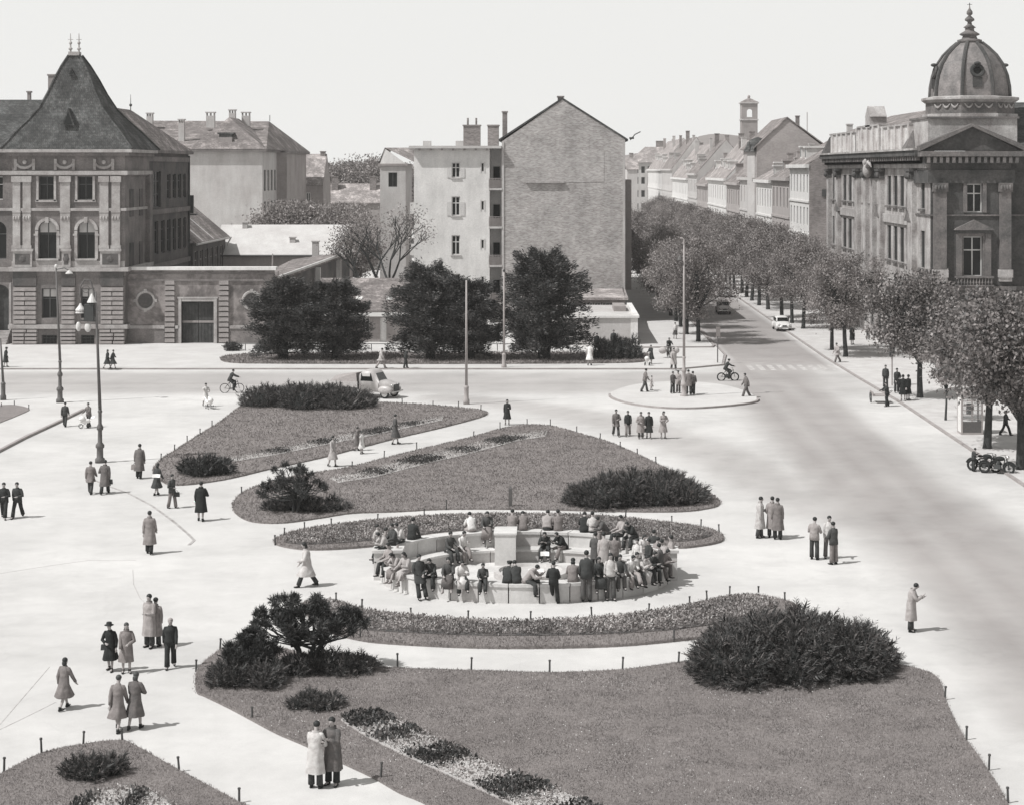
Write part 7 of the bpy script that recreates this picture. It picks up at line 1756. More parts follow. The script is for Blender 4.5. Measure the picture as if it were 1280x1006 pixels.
def motorcycle(label, px, py, rot):
    t = Thing('motorcycle', label, 'motorcycle', (0, 0, 0), 'motorcycles at the kerb')
    for c in ((-.65, 0, .32), (.7, 0, .32)):
        m = MB(); m.torus(c, (0, 1, 0), .26, .065, 18, 7); o = t.part('wheel', m, M_tyre); m = MB()
        for k in range(6): a = k * PI / 6; m.tube([(c[0] - .25 * math.cos(a), 0, .32 - .25 * math.sin(a)), (c[0] + .25 * math.cos(a), 0, .32 + .25 * math.sin(a))], .007, 3)
        m.disc(c, (0, 1, 0), .08, .1, 10); t.part('spokes', m, M_iron, o)
        m = MB(); m.tube([(c[0] + .36 * math.cos(R(q)), 0, .32 + .36 * math.sin(R(q))) for q in range(20, 165, 18)], .05, 6); t.part('mudguard', m, M_tyre)
    m = MB(); m.tube([(-.65, 0, .32), (-.25, 0, .68), (.45, 0, .8)], .04, 7); m.tube([(-.25, 0, .68), (-.12, 0, .28), (.35, 0, .28), (.45, 0, .8)], .03, 6); t.part('frame', m, M_tyre)
    m = MB(); m.tube([(.7, -.06, .32), (.5, -.06, .98)], .025, 6); m.tube([(.7, .06, .32), (.5, .06, .98)], .025, 6); t.part('fork', m, M_iron)
    m = MB(); m.ball((.18, 0, .84), .28, .14, .13, 12, 8); t.part('fuel_tank', m, M_tyre, None, True); m = MB(); m.ball((-.22, 0, .82), .17, .14, .07, 12, 6); m.ball((-.6, 0, .8), .15, .12, .06, 10, 6); t.part('saddle', m, M_tyre, None, True)
    m = MB(); m.box(-.1, .25, -.13, .13, .26, .5); m.tube([(.08, 0, .48), (.12, 0, .72)], .1, 8); t.part('engine', m, M_iron); m = MB(); m.tube([(.25, .16, .34), (-.3, .18, .27), (-.85, .18, .3)], .04, 6); t.part('exhaust', m, M_chrome)
    m = MB(); m.tube([(.3, -.36, 1.0), (.46, -.14, 1.04), (.46, .14, 1.04), (.3, .36, 1.0)], .018, 6); t.part('handlebar', m, M_chrome)
    m = MB(); m.ball((.6, 0, .92), .11, .1, .1); t.part('headlight', m, M_chrome, None, True)
    t.root.location = G(px, py); t.root.rotation_euler = (R(-9), 0, R(rot))
motorcycle('dark motorcycle leaning beside the crouched man at the kerb', 1229, 589, -35)
motorcycle('second dark motorcycle parked under the big tree at the kerb', 1245, 592, -28)
def handcart():
    g = G(1098, 503); t = Thing('handcart', 'light two-wheeled handcart at the kerb beside the dark-clad group', 'handcart', g); x, y = g.x, g.y
    for s in (-.55, .55): m = MB(); m.torus((x + s, y, .36), (1, 0, .05), .36, .03, 18, 5); o = t.part('wheel', m, M_iron); m = MB(); [m.tube([(x + s, y - .34 * math.cos(k * PI / 4), .36 - .34 * math.sin(k * PI / 4)), (x + s, y + .34 * math.cos(k * PI / 4), .36 + .34 * math.sin(k * PI / 4))], .012, 4) for k in range(4)]; t.part('spokes', m, M_iron, o)
    m = MB(); m.box(x - .5, x + .5, y - .7, y + .7, .5, .56); t.part('bed', m, M_post_l)
    for s in (-.5, .46): m = MB(); m.box(x + s, x + s + .04, y - .7, y + .7, .56, .8); t.part('side_board', m, M_post_l)
    m = MB(); m.tube([(x + .45, y - .6, .55), (x + .95, y - .3, .85)], .025, 5); m.tube([(x + .45, y + .2, .55), (x + .95, y + .05, .85)], .025, 5); t.part('shafts', m, M_post)
handcart()
def pram(label, loc, rot):
    t = Thing('pram', label, 'pram', (0, 0, 0)); wh = plain('pram_cloth', .7, .8, .2)
    m = MB(); m.loft([(-.42, 0, .62), (-.3, 0, .56), (.2, 0, .56), (.42, 0, .62)], [.14, .2, .2, .14], [.08, .17, .17, .08], (0, 1, 0), 10); t.part('body', m, wh, None, True)
    m = MB(); m.lathe([(.26, 0), (.25, .12), (.18, .24), (.02, .3)], (.2, 0, .66), 12); t.part('hood', m, wh, None, True)
    for x_ in (-.3, .3):
        for y_ in (-.22, .22): m = MB(); m.torus((x_, y_, .17), (0, 1, 0), .15, .02, 14, 5); t.part('wheel', m, M_tyre)
    m = MB(); m.tube([(-.4, -.16, .64), (-.72, -.16, .92), (-.72, .16, .92), (-.4, .16, .64)], .014, 5); m.tube([(-.3, 0, .5), (.3, 0, .17)], .014, 4); m.tube([(.3, 0, .5), (-.3, 0, .17)], .014, 4); t.part('handle', m, M_chrome)
    t.root.location = loc; t.root.rotation_euler = (0, 0, R(rot)); t.root.scale = (.82,) * 3
pram('white pram pushed by the woman in white near the cyclist', G(262, 511), -60)
pram('white pram beside the couple on the corner pavement kerb', G(106, 535), 200)
pram('white pram with the dark-clad woman beside the flowering shrub', G(809, 457, .1), -100)
# ------------------------------------------------------------------ people
def FK(lean=0, hl=0, hr=0, kl=0, kr=0, ab=3, sl=0, sr=0, al=8, ar=8, el=12, er=12, inl=0, inr=0, nod=0, seat=None, turn=0):
    """joint positions; the figure faces -y. l/r: left/right of the figure (left = +x seen from the front of a figure facing -y)."""
    J = {}; u = Vector((0, -math.sin(R(lean)), math.cos(R(lean)))); hu = Vector((0, -math.sin(R(lean + nod)), math.cos(R(lean + nod))))
    P = Vector((0, 0, 0)); J['pel'] = P; J['spi'] = P + u * .2; J['che'] = P + u * .38; J['nec'] = P + u * .53; J['hb'] = J['nec'] + hu * .07 + Vector((0, -.01, 0)); J['hc'] = J['hb'] + hu * .1 + Vector((0, -.015, 0)); J['ht'] = J['hc'] + hu * .075
    for s, k, sh, abd, elb, inn, hip, kn in ((1, 'L', sl, al, el, inl, hl, kl), (-1, 'R', sr, ar, er, inr, hr, kr)):
        S = P + u * .445 + Vector((s * .165, 0, 0)); J['sh' + k] = S
        d = Vector((s * math.sin(R(abd)), -math.sin(R(sh)) * math.cos(R(abd)), -math.cos(R(sh)) * math.cos(R(abd)))); E = S + d * .29; J['el' + k] = E
        f = sh + elb; d2 = Vector((-s * math.sin(R(inn)), -math.sin(R(f)) * math.cos(R(inn)), -math.cos(R(f)) * math.cos(R(inn)))); Wr = E + d2 * .25; J['wr' + k] = Wr; J['ha' + k] = Wr + d2 * .085; J['hd' + k] = d2
        Hp = Vector((s * .09, 0, -.02)); J['hp' + k] = Hp
        a = R(hip); d = Vector((s * math.sin(R(ab)), -math.sin(a), -math.cos(a))).normalized(); K = Hp + d * .43; J['kn' + k] = K
        a = R(hip - kn); d = Vector((0, -math.sin(a), -math.cos(a))); A = K + d * .41; J['an' + k] = A; J['to' + k] = A + Vector((s * .03, -.15, -.05)); J['he' + k] = A + Vector((0, .06, -.055))
    lo = min(J['anL'].z, J['anR'].z) - .09
    dz = -lo if seat is None else seat + .11
    off = Vector((0, 0, dz))
    for k in J:
        if not k.startswith('hd'): J[k] = J[k] + off
    J['seated'] = seat is not None
    return J
FKN = ('lean', 'hl', 'hr', 'kl', 'kr', 'ab', 'sl', 'sr', 'al', 'ar', 'el', 'er', 'inl', 'inr', 'nod', 'seat')
POSE_ARGS = {
    'stand': (),
    'stand2': (0, 2, -4, 2, 2, 4, 20, -4, 8, 6, 75, 10, 25, 0, 8),
    'talk': (2, 0, 0, 0, 0, 4, 30, 25, 10, 10, 80, 80, 35, 30, 12),
    'back': (0, 2, -2, 0, 0, 5, -8, -8, 14, 14, 30, 30, 40, 40, 5),
    'walk': (4, 22, -16, 8, 14, 2, -18, 18, 7, 7, 15, 20, 0, 0, 3),
    'walk2': (4, -16, 22, 14, 8, 2, 18, -18, 7, 7, 20, 15, 0, 0, 3),
    'step': (2, 10, -8, 4, 8, 2, -8, 10, 8, 8, 12, 18, 0, 0, 6),
    'read': (2, 0, 0, 0, 0, 4, 35, 35, 6, 6, 85, 85, 30, 30, 25),
    'sit': (6, 88, 84, 80, 76, 5, 30, 30, 8, 8, 45, 45, 15, 15, 8, .72),
    'sit2': (32, 86, 80, 78, 70, 8, 40, 40, 10, 10, 70, 70, 25, 25, 10, .72),
    'sitx': (14, 92, 78, 70, 84, 2, 35, 25, 6, 10, 70, 40, 30, 10, 15, .72),
    'slump': (24, 84, 88, 82, 84, 7, 28, 34, 10, 8, 60, 85, 20, 30, 22, .72),
    'leanwall': (-8, 24, 18, 4, 2, 4, 12, 12, 12, 12, 40, 40, 35, 35, 14),
    'push': (8, 16, -12, 8, 10, 2, 42, 42, 4, 4, 30, 30, 0, 0, 4),
    'ride': (22, 70, 40, 88, 50, 4, 58, 58, 8, 8, 12, 12, 0, 0, -8, .86),
}
POSES = {}
def vary(name, k):
    """the k-th natural variation of a pose: arms, stride, lean and nod differ a little."""
    key = '%s %d' % (name, k)
    if key not in POSES:
        rr = random.Random(hash((len(name), ord(name[-1]), k)) & 0xffff); a = dict(zip(FKN, POSE_ARGS[name])); d = dict(lean=0, hl=0, hr=0, kl=0, kr=0, ab=3, sl=0, sr=0, al=8, ar=8, el=12, er=12, inl=0, inr=0, nod=0); d.update(a)
        st = rr.uniform(.7, 1.25)
        if d.get('seat') is None:
            for q in ('hl', 'hr'): d[q] = d[q] * st + rr.uniform(-3, 3)
            if rr.random() < .35: q = rr.choice('lr'); d['s' + q] = 8; d['a' + q] = 22; d['e' + q] = 62; d['in' + q] = 48     # a hand to the pocket or hip
        else:
            for q in ('kl', 'kr'): d[q] += rr.uniform(-14, 10)
            d['ab'] += rr.uniform(-3, 6)
        for q in ('sl', 'sr'): d[q] += rr.uniform(-9, 9)
        for q in ('el', 'er'): d[q] = max(4, d[q] + rr.uniform(-12, 16))
        for q in ('al', 'ar'): d[q] += rr.uniform(-2, 5)
        d['lean'] += rr.uniform(-3, 5); d['nod'] += rr.uniform(-8, 14)
        POSES[key] = FK(**d)
    return key
BODY = {}; GAR = {}
M_skin = plain('skin', .34, .6, .3)
M_hairs = {'d': plain('dark_hair', .025, .6, .3), 'm': plain('brown_hair', .06, .6, .3), 'g': plain('grey_hair', .3, .7, .2)}
def cloth(v):
    n = 'cloth_%03d' % round(v * 100)
    if n in MATS: return MATS[n]
    t = NT(n); n1 = t.noise(5.0, 4, .6); n2 = t.noise(60, 2, .6)
    t.base(t.ramp(n1, [(.3, v * .78), (.7, v * 1.2)])); t.rough(.95, .1); t.bump(n1, .05, .8); MATS[n] = t.m; return t.m
def body_mesh(p):
    if p in BODY: return BODY[p]
    J = POSES[p]; vs = []; ed = []; rad = []
    def V(q, r, par=None):
        vs.append(tuple(q)); rad.append(r)
        if par is not None: ed.append((par, len(vs) - 1))
        return len(vs) - 1
    pe = V(J['pel'], .125); sp = V(J['spi'], .115, pe); ch = V(J['che'], .125, sp); ne = V(J['nec'], .052, ch); hb = V(J['hb'], .062, ne); hc = V(J['hc'], .088, hb); V(J['ht'], .068, hc)
    for k in 'LR':
        s = 1 if k == 'L' else -1
        sh = V(J['sh' + k], .06, ch); e = V(J['el' + k], .042, sh); w = V(J['wr' + k], .028, e); h = V(J['ha' + k], .036, w)
        d = J['hd' + k]; q = Vector((1, 0, 0)) if abs(d.x) < .8 else Vector((0, 1, 0)); q = (q - d * q.dot(d)).normalized(); n = d.cross(q)
        for i, ln in enumerate((.062, .075, .07, .055)):
            f1 = V(J['ha' + k] + d * .035 + q * (.03 - .02 * i), .0095, h); V(J['ha' + k] + d * (.035 + ln * .8) + q * (.033 - .021 * i) + n * .015, .008, f1)
        t1 = V(J['ha' + k] - d * .005 + q * .045, .011, h); V(J['ha' + k] + d * .035 + q * .062, .009, t1)
        hp = V(J['hp' + k], .1, pe); kn = V(J['kn' + k], .06, hp); md = V(J['kn' + k].lerp(J['an' + k], .4), .055, kn); an = V(J['an' + k], .04, md); V(J['to' + k], .036, an)
    me = bpy.data.meshes.new('body'); me.from_pydata(vs, ed, []); o = bpy.data.objects.new('body_tmp', me); COL.objects.link(o)
    o.modifiers.new('s', 'SKIN'); sv = me.skin_vertices[0].data
    for i, r in enumerate(rad): sv[i].radius = (r, r); sv[i].use_root = (i == 0)
    o.modifiers.new('d', 'SUBSURF').levels = 1; o.modifiers['d'].render_levels = 1
    dg = bpy.context.evaluated_depsgraph_get(); dg.update(); out = bpy.data.meshes.new_from_object(o.evaluated_get(dg)); out.name = 'body'
    bpy.data.objects.remove(o); 
    # face: brow, nose, chin
    c = J['hc']; fw = Vector((0, -1, 0))
    for v in out.vertices:
        r = v.co - c
        if r.length < .16 and r.y < -.03:
            nx, nz = r.x / .016, (r.z + .012) / .026; v.co.y -= .024 * math.exp(-nx * nx - nz * nz)
            for sx in (-1, 1):
                ex, ez = (r.x - sx * .033) / .018, (r.z - .015) / .014; v.co.y += .012 * math.exp(-ex * ex - ez * ez)
            cx, cz = r.x / .03, (r.z + .075) / .025; v.co.y -= .012 * math.exp(-cx * cx - cz * cz)
    out.materials.clear(); out.materials.append(M_skin)
    out.polygons.foreach_set('use_smooth', [True] * len(out.polygons)); BODY[p] = out; return out
def garment(p, kind):
    if (p, kind) in GAR: return GAR[(p, kind)]
    J = POSES[p]; m = MB(); seated = J['seated']; A = lambda k: J[k]
    up = (J['nec'] - J['pel']).normalized(); fw = Vector((0, -up.z, up.y)).normalized()
    TOP = lambda w: ([.06, .2, .36, .44, .49, .525, .56], [.19 * w, .176 * w, .2 * w, .188 * w, .14 * w, .09, .066], [.148 * w, .128 * w, .146 * w, .125 * w, .1 * w, .08, .066])
    def torso(hem, wide=1.0):
        pe = J['pel']; a, b, c = TOP(wide); m.loft([pe + up * hem] + [pe + up * q for q in a], [.198 * wide] + b, [.152 * wide] + c, (1, 0, 0), 16)
    def sleeve(k, r0, r1, r2, short=False):
        S, E, W = J['sh' + k], J['el' + k], J['wr' + k]
        if short: m.tube([S + Vector((0, 0, .03)), S.lerp(E, .55)], [r0, r1], 9); return
        s = 1 if k == 'L' else -1
        m.tube([S + Vector((-.07 * s, 0, .025)), S + Vector((-.01 * s, 0, .012)), S.lerp(E, .3), S.lerp(E, .7), E, E.lerp(W, .5), W], [r0 * .62, r0 * .86, r0 * .92, r1, r1 * .95, r2 * 1.08, r2], 10)
    def leg(k, r0, r1, r2, upto=1.0):
        Hp, K, An = J['hp' + k], J['kn' + k], J['an' + k]; m.tube([Hp + Vector((0, 0, .04)), Hp.lerp(K, .4), K, K.lerp(An, .5), K.lerp(An, upto) - Vector((0, 0, .0))], [r0, r0 * .93, r1, (r1 + r2) / 2, r2], 10)
    def skirt(z_hem, rx, ry, r_top=1.0, start=1):
        mk = (J['knL'] + J['knR']) / 2; ma = (J['anL'] + J['anR']) / 2; st = abs(J['knL'].y - J['knR'].y) / 2
        if seated:
            d = (mk - J['pel']).normalized(); e = mk + d * .06; low = Vector((mk.x, mk.y - .03, mk.z - min(.34, max(.05, mk.z - z_hem))))
            cs = [J['pel'] + up * .14, J['pel'] + up * .02 + d * .02, J['pel'].lerp(mk, .5) + Vector((0, 0, .0)), mk + d * .03, low]
            m.loft(cs, [.17, .2, .22, .22, rx * .95], [.13, .15, .125, .12, .11], (1, 0, 0), 14); return
        # one cloth from hem to neck (or to the waist)
        zz = [z_hem, z_hem + .03, z_hem + (J['pel'].z - .05 - z_hem) * .5, J['pel'].z - .06]; w = r_top
        cs = []
        for z_ in zz:
            f = max(0, min(1, (J['pel'].z - z_) / max(.05, J['pel'].z - mk.z))); cs.append(Vector((0, J['pel'].y * (1 - f) + mk.y * f, z_)))
        hx, hy = .2 * w, .155 * w; rxs = [rx, rx, (hx + rx) / 2, hx]; rys = [ry + st * .9, ry + st * .9, (hy + ry) / 2 + st * .45, hy]
        a, b, c = TOP(w)
        if start < 1: a, b, c = a[:2], b[:2], c[:2]
        cs += [J['pel'] + up * q for q in a]; rxs += b; rys += c; n = 24; vs = []; fs = []; ph = rx * 40
        for i, cc in enumerate(cs):
            fold = .075 if i < 2 else (.05 if i == 2 else (.02 if i < 6 else 0))
            f_ = Vector((0, 1, 0)) if i < 4 else -fw
            for j in range(n):
                q = 2 * PI * j / n; k_ = 1 + fold * (math.sin(5 * q + ph) + .6 * math.sin(8 * q + 2 * ph)); vs.append(cc + Vector((1, 0, 0)) * (rxs[i] * k_ * math.cos(q)) + f_ * (rys[i] * k_ * math.sin(q)))
        for i in range(len(cs) - 1):
            for j in range(n): fs.append((i * n + j, i * n + (j + 1) % n, (i + 1) * n + (j + 1) % n, (i + 1) * n + j))
        fs.append(tuple((len(cs) - 1) * n + j for j in range(n))); m.add(vs, fs)
    if kind == 'trousers':
        m.loft([J['pel'] - up * .1, J['pel'], J['pel'] + up * .12], [.16, .185, .16], [.12, .14, .12], (1, 0, 0), 12)
        for k in 'LR': leg(k, .105, .085, .092, .97)
    elif kind == 'shorts':
        m.loft([J['pel'] - up * .1, J['pel'], J['pel'] + up * .12], [.16, .185, .16], [.12, .14, .12], (1, 0, 0), 12)
        for k in 'LR': m.tube([J['hp' + k] + Vector((0, 0, .04)), J['hp' + k].lerp(J['kn' + k], .75)], [.11, .105], 10)
    elif kind == 'jacket':
        torso(-.13, 1.06); [sleeve(k, .082, .066, .05) for k in 'LR']
    elif kind == 'shirt':
        torso(-.04, .98); [sleeve(k, .074, .056, .042) for k in 'LR']
    elif kind == 'coat':
        m.loft([J['pel'] + up * .47 + fw * 0, J['pel'] + up * .53, J['pel'] + up * .575], [.135, .105, .1], [.105, .095, .095], (1, 0, 0), 14, False)
        torso(0.0, 1.14) if seated else None; [sleeve(k, .09, .074, .058) for k in 'LR']; skirt(.41, .265, .2, 1.12)
    elif kind == 'shortcoat':
        torso(0.0, 1.12) if seated else None; [sleeve(k, .088, .072, .057) for k in 'LR']; skirt(.64 if not seated else .5, .235, .18, 1.1)
    elif kind == 'wcoat':
        torso(0.0, 1.0) if seated else None; [sleeve(k, .082, .066, .052) for k in 'LR']; skirt(.42, .285, .22, .98)
    elif kind == 'dress':
        torso(0.0, .9) if seated else None; [sleeve(k, .068, .06, .05, True) for k in 'LR']; skirt(.45, .29, .23, .88)
    elif kind == 'skirt': skirt(.45, .26, .2, .97, 0)
    elif kind in ('shoeL', 'shoeR'):
        for k in kind[-1]:
            h, t_, a = J['he' + k], J['to' + k], J['an' + k]; m.loft([h, h.lerp(t_, .35) + Vector((0, 0, .01)), h.lerp(t_, .75), t_ + Vector((0, -.03, 0))], [.036, .044, .047, .02], [.04, .046, .036, .02], (1, 0, 0), 9); m.tube([a + Vector((0, 0, .05)), a - Vector((0, 0, .03))], [.05, .052], 8)
    elif kind in ('hair', 'longhair', 'bald'):
        c = J['hc'] + Vector((0, .026, .03)); m.ball(tuple(c), .09, .096, .088, 14, 10)
        if kind == 'longhair': m.ball(tuple(J['hb'] + Vector((0, .045, .02))), .085, .065, .1, 12, 8)
    elif kind == 'hat':
        c = J['hc'] + Vector((0, .01, .035)); m.lathe([(.165, 0), (.17, .012), (.1, .02), (.1, .09), (.085, .115), (.02, .105)], tuple(c), 16)
    elif kind == 'cap':
        c = J['hc'] + Vector((0, .01, .03)); m.lathe([(.1, 0), (.115, .04), (.1, .075), (.03, .085)], tuple(c), 14); m.loft([c + Vector((0, -.08, .008)), c + Vector((0, -.15, -.005))], [.075, .05], [.008, .006], (1, 0, 0), 8)
    elif kind == 'scarf':
        c = J['hc'] + Vector((0, .018, .012)); m.ball(tuple(c), .1, .105, .11, 14, 10)
    me = m.mesh(kind, None, (0, 0, 0), True); me.materials.append(None); GAR[(p, kind)] = me; return me
NAMES = {'trousers': 'trousers', 'shorts': 'shorts', 'jacket': 'jacket', 'shirt': 'shirt', 'coat': 'coat', 'shortcoat': 'coat', 'wcoat': 'coat', 'dress': 'dress', 'skirt': 'skirt', 'shoeL': 'shoe', 'shoeR': 'shoe', 'hair': 'hair', 'longhair': 'hair', 'hat': 'hat', 'cap': 'cap', 'scarf': 'headscarf'}
NP = {}
def person(label, loc, rot, pose, top, tv, bottom=None, bv=.06, head='hair', hv='d', s=1.0, shoes=.03, group=None):
    """loc: ground point (or the point under the seat); rot 0 faces the camera, 90 faces right, 180 away."""
    r = link('person', None, None, loc); r.rotation_euler = (0, 0, R(rot)); r.scale = (s * random.uniform(.97, 1.04), s * random.uniform(.97, 1.04), s)
    tag(r, label, 'person', group); NP[pose] = NP.get(pose, -1) + 1; pose = vary(pose, NP[pose] % 6); link('body', body_mesh(pose), r)
    def put(kind, v):
        mat = M_hairs[v] if isinstance(v, str) else cloth(v)
        o = link(NAMES[kind], garment(pose, kind), r); o.material_slots[0].link = 'OBJECT'; o.material_slots[0].material = mat
    put(top, tv)
    if bottom: put(bottom, bv)
    put('shoeL', shoes); put('shoeR', shoes)
    if head in ('hat', 'cap', 'scarf'):
        if head != 'scarf': put('hair', 'm')
        put(head, tv * .7 if hv in ('d', 'm', 'g') else hv)
    else: put(head, hv)
    return r
def at(px, py, hp, z=0.0, full=1.745):
    """ground place and scale from foot pixel and height in pixels."""
    g = G(px, py, z); h = hp * g.y / FOC * 1.02; return g, h / full
def P_(label, px, py, hp, rot, pose, top, tv, bottom=None, bv=.06, head='hair', hv='d', z=0.0, shoes=.03, lo=.92, hi=1.06, group=None):
    g, s = at(px, py, hp, z); s = max(lo, min(hi, s)); return person(label, g, rot, pose, top, tv, bottom, bv, head, hv, s, shoes, group)
T = 'trousers'
# foreground and left of the square
P_('man in pale raincoat seen from behind talking beside the front lawn', 394, 985, 82, 165, 'talk', 'coat', .5, T, .06)
P_('moustached man with scarf and dark coat facing his friend by the front lawn', 416, 981, 84, -20, 'talk', 'coat', .12, T, .03)
P_('woman in long grey coat with bare calves walking arm in arm', 147, 913, 70, 175, 'walk', 'wcoat', .2, None, 0, 'hair', 'm', shoes=.04)
P_('woman in flaring dark coat walking arm in arm beside grey-coated friend', 169, 911, 70, 168, 'walk2', 'wcoat', .13, None, 0, 'longhair', 'm')
P_('dark-haired woman in swinging coat walking alone across the square', 80, 886, 60, 150, 'walk', 'wcoat', .17, None, 0, 'longhair', 'd')
P_('woman in black coat and brimmed hat carrying a handbag', 138, 838, 52, -10, 'step', 'wcoat', .03, None, 0, 'hat', .04)
P_('tall woman in belted grey coat next to the hatted woman', 158, 841, 62, 12, 'stand', 'coat', .2, None, 0, 'longhair', 'm')
P_('man in open trench coat standing with one hand raised', 187, 809, 66, -25, 'stand2', 'coat', .3, T, .06)
P_('person in grey raincoat close behind the man in open trench coat', 194, 808, 60, 170, 'stand', 'coat', .22, T, .06)
P_('grey-haired man in dark suit striding over the square', 213, 835, 63, 10, 'walk2', 'jacket', .045, T, .04, 'hair', 'g')
P_('woman in light coat walking left past the fountain', 384, 733, 60, -80, 'walk', 'coat', .45, T, .05, 'longhair', 'd')
P_('man in grey raincoat seen from behind crossing the curved gutter', 187, 692, 54, 178, 'step', 'coat', .22, T, .05)
P_('man in black suit at the frame edge walking with a companion', 5, 648, 46, 5, 'walk', 'jacket', .04, T, .035)
P_('man in black suit with open collar walking beside a companion', 22, 647, 46, -5, 'walk2', 'jacket', .05, T, .04)
P_('person in long black coat standing with back turned near the path fork', 251, 651, 49, 180, 'step', 'coat', .03, None, 0)
P_('man in short dark jacket walking with a bag near the path fork', 215, 635, 42, 60, 'step', 'jacket', .07, T, .18)
P_('woman in dark coat carrying a white parcel near the lawn tip', 196, 619, 40, 150, 'walk', 'wcoat', .06, None, 0, 'longhair', 'd')
P_('man in grey coat with briefcase near the lawn tip', 174, 598, 44, 175, 'step', 'coat', .14, T, .04)
P_('man in grey coat walking away on the left of a pair by the lamp post', 113, 617, 41, 178, 'walk', 'shortcoat', .18, T, .07)
P_('man in darker coat with bag walking away beside the lamp post', 131, 617, 43, 182, 'walk2', 'coat', .13, T, .05)
P_('man in dark suit seen from behind at the foot of the ornate lamp post', 81, 533, 30, 180, 'walk', 'jacket', .07, T, .06)
P_('young man in grey jacket with a white pram by the kerb', 111, 534, 31, -20, 'push', 'jacket', .15, T, .08)
P_('woman in white blouse and pale skirt pushing a pram', 257, 508, 29, 25, 'push', 'dress', .55, None, 0, 'hair', 'd', lo=.9)
P_('person in dark coat on the far pavement at the palace door', 7, 459, 24, 90, 'step', 'coat', .05, None, 0, 'hat', .04, .1)
P_('woman in dark dress walking right past the palace', 134, 461, 21, 80, 'walk', 'wcoat', .05, None, 0, 'longhair', 'd', .1)
P_('woman in dark dress with light bag walking past the palace', 141, 461, 22, 80, 'walk2', 'wcoat', .06, None, 0, 'hair', 'd', .1)
P_('person in light summer coat walking in front of the yew strip', 476, 460.5, 26, 90, 'walk', 'shortcoat', .4, T, .3, z=.1)
P_('man in dark suit walking behind the light-coated person by the yew strip', 507, 460.5, 25, 95, 'step', 'jacket', .05, T, .05, z=.1)
P_('woman in white dress standing before the flowering shrub', 737, 457, 27, 170, 'stand', 'dress', .7, None, 0, 'hair', 'd', .1)
# path between the lawns
P_('woman in light coat strolling on the path between the lawns', 416, 583, 38, 60, 'step', 'wcoat', .38, None, 0, 'longhair', 'd')
P_('girl in dark coat on the path beside a child in white', 446, 563, 29, 80, 'step', 'wcoat', .14, None, 0, 'hair', 'd', lo=.7)
P_('child in white dress on the path between the lawns', 452, 567, 28, 60, 'stand', 'dress', .62, None, 0, 'longhair', 'm', lo=.6, hi=.85)
P_('woman in dark coat walking on the path between the flower strips', 494, 555, 37, 95, 'step', 'wcoat', .09, None, 0, 'hair', 'd')
P_('woman in black coat standing where the path meets the street', 634, 531, 31, 0, 'stand2', 'wcoat', .035, None, 0, 'longhair', 'd')
# five abreast near the lawn
P_('man in grey coat leading the row of five walkers beside the lawn', 770, 545, 34, 10, 'walk', 'shortcoat', .14, T, .08)
P_('person in black jacket second in the row of five walkers', 785, 545, 32, -5, 'walk2', 'jacket', .035, T, .2)
P_('person in light grey coat in the middle of the five walkers', 801, 548, 33, 5, 'stand', 'coat', .26, T, .1)
P_('woman in black coat arm in arm among the five walkers', 811, 548, 33, 0, 'step', 'wcoat', .035, None, 0)
P_('woman in pale coat with raised arm at the end of five walkers', 829, 548, 34, 15, 'talk', 'wcoat', .3, None, 0, 'longhair', 'd')
# conversation groups on the right
P_('man in pale raincoat talking with two coated friends right of the fountain', 950, 672, 54, 80, 'stand2', 'coat', .42, T, .08)
P_('man in grey raincoat facing the pale raincoat right of the fountain', 965, 672, 52, 160, 'back', 'coat', .26, T, .06)
P_('man in dark grey raincoat seen from behind right of the fountain', 972, 674, 52, 170, 'stand', 'coat', .17, T, .05)
P_('man in light checked jacket and dark trousers in the group of three', 1018, 699, 52, 150, 'talk', 'jacket', .3, T, .06)
P_('man in white shirt facing two others in the group of three', 1036, 698, 53, 10, 'stand2', 'shirt', .5, T, .12)
P_('man in dark jacket and pale trousers in the group of three', 1042, 705, 52, -140, 'stand', 'jacket', .08, T, .2)
P_('lone man in beige raincoat looking at his hands beside the great juniper', 1139, 789, 61, 75, 'read', 'coat', .33, T, .06)
# traffic island and avenue mouth
P_('man in grey suit crossing with a child at the traffic island', 806, 490, 29, 100, 'walk', 'jacket', .17, T, .09, z=.1)
P_('small child in pale clothes at the traffic island', 814, 488, 18, 90, 'step', 'dress', .35, None, 0, 'hair', 'm', .1, lo=.5, hi=.7)
P_('man in dark jacket leaning close to the island lamp post', 841, 492, 27, 40, 'stand2', 'jacket', .11, T, .06, z=.1)
P_('man in light coat in the group at the island lamp post', 848, 491, 27, -30, 'stand', 'shortcoat', .3, T, .12, z=.1)
P_('man in grey coat right of the island lamp post', 861, 494, 33, 190, 'step', 'shortcoat', .17, T, .07, z=.1)
P_('man in dark trousers partly hidden behind the island lamp group', 866, 493, 29, 170, 'walk', 'jacket', .13, T, .05, z=.1)
P_('man in grey suit walking alone over the avenue mouth', 933, 497, 31, -75, 'walk', 'jacket', .15, T, .12)
P_('woman in dark coat beside the flowering shrub with a pram', 814, 455, 22, -30, 'push', 'wcoat', .05, None, 0, 'hair', 'd', .1)
P_('person in long pale coat walking behind the laden bicycle', 842, 462, 27, 10, 'walk', 'coat', .36, T, .1, z=.1)
P_('woman in white top and dark skirt on the avenue pavement', 844, 424, 20, 5, 'step', 'shirt', .6, 'skirt', .1, 'hair', 'd', .2)
P_('dark-clad person half hidden behind the flowering shrub', 746, 441, 24, 20, 'stand', 'coat', .04, None, 0, 'hair', 'd', .1)
P_('bareheaded man in brown jacket behind the flowering shrub', 767, 438, 25, 0, 'stand', 'jacket', .06, T, .06, 'hair', 'm', .1)
P_('walker in pale coat beside the forked avenue tree', 1047, 453, 25, -60, 'walk', 'shortcoat', .32, T, .16, z=.1)
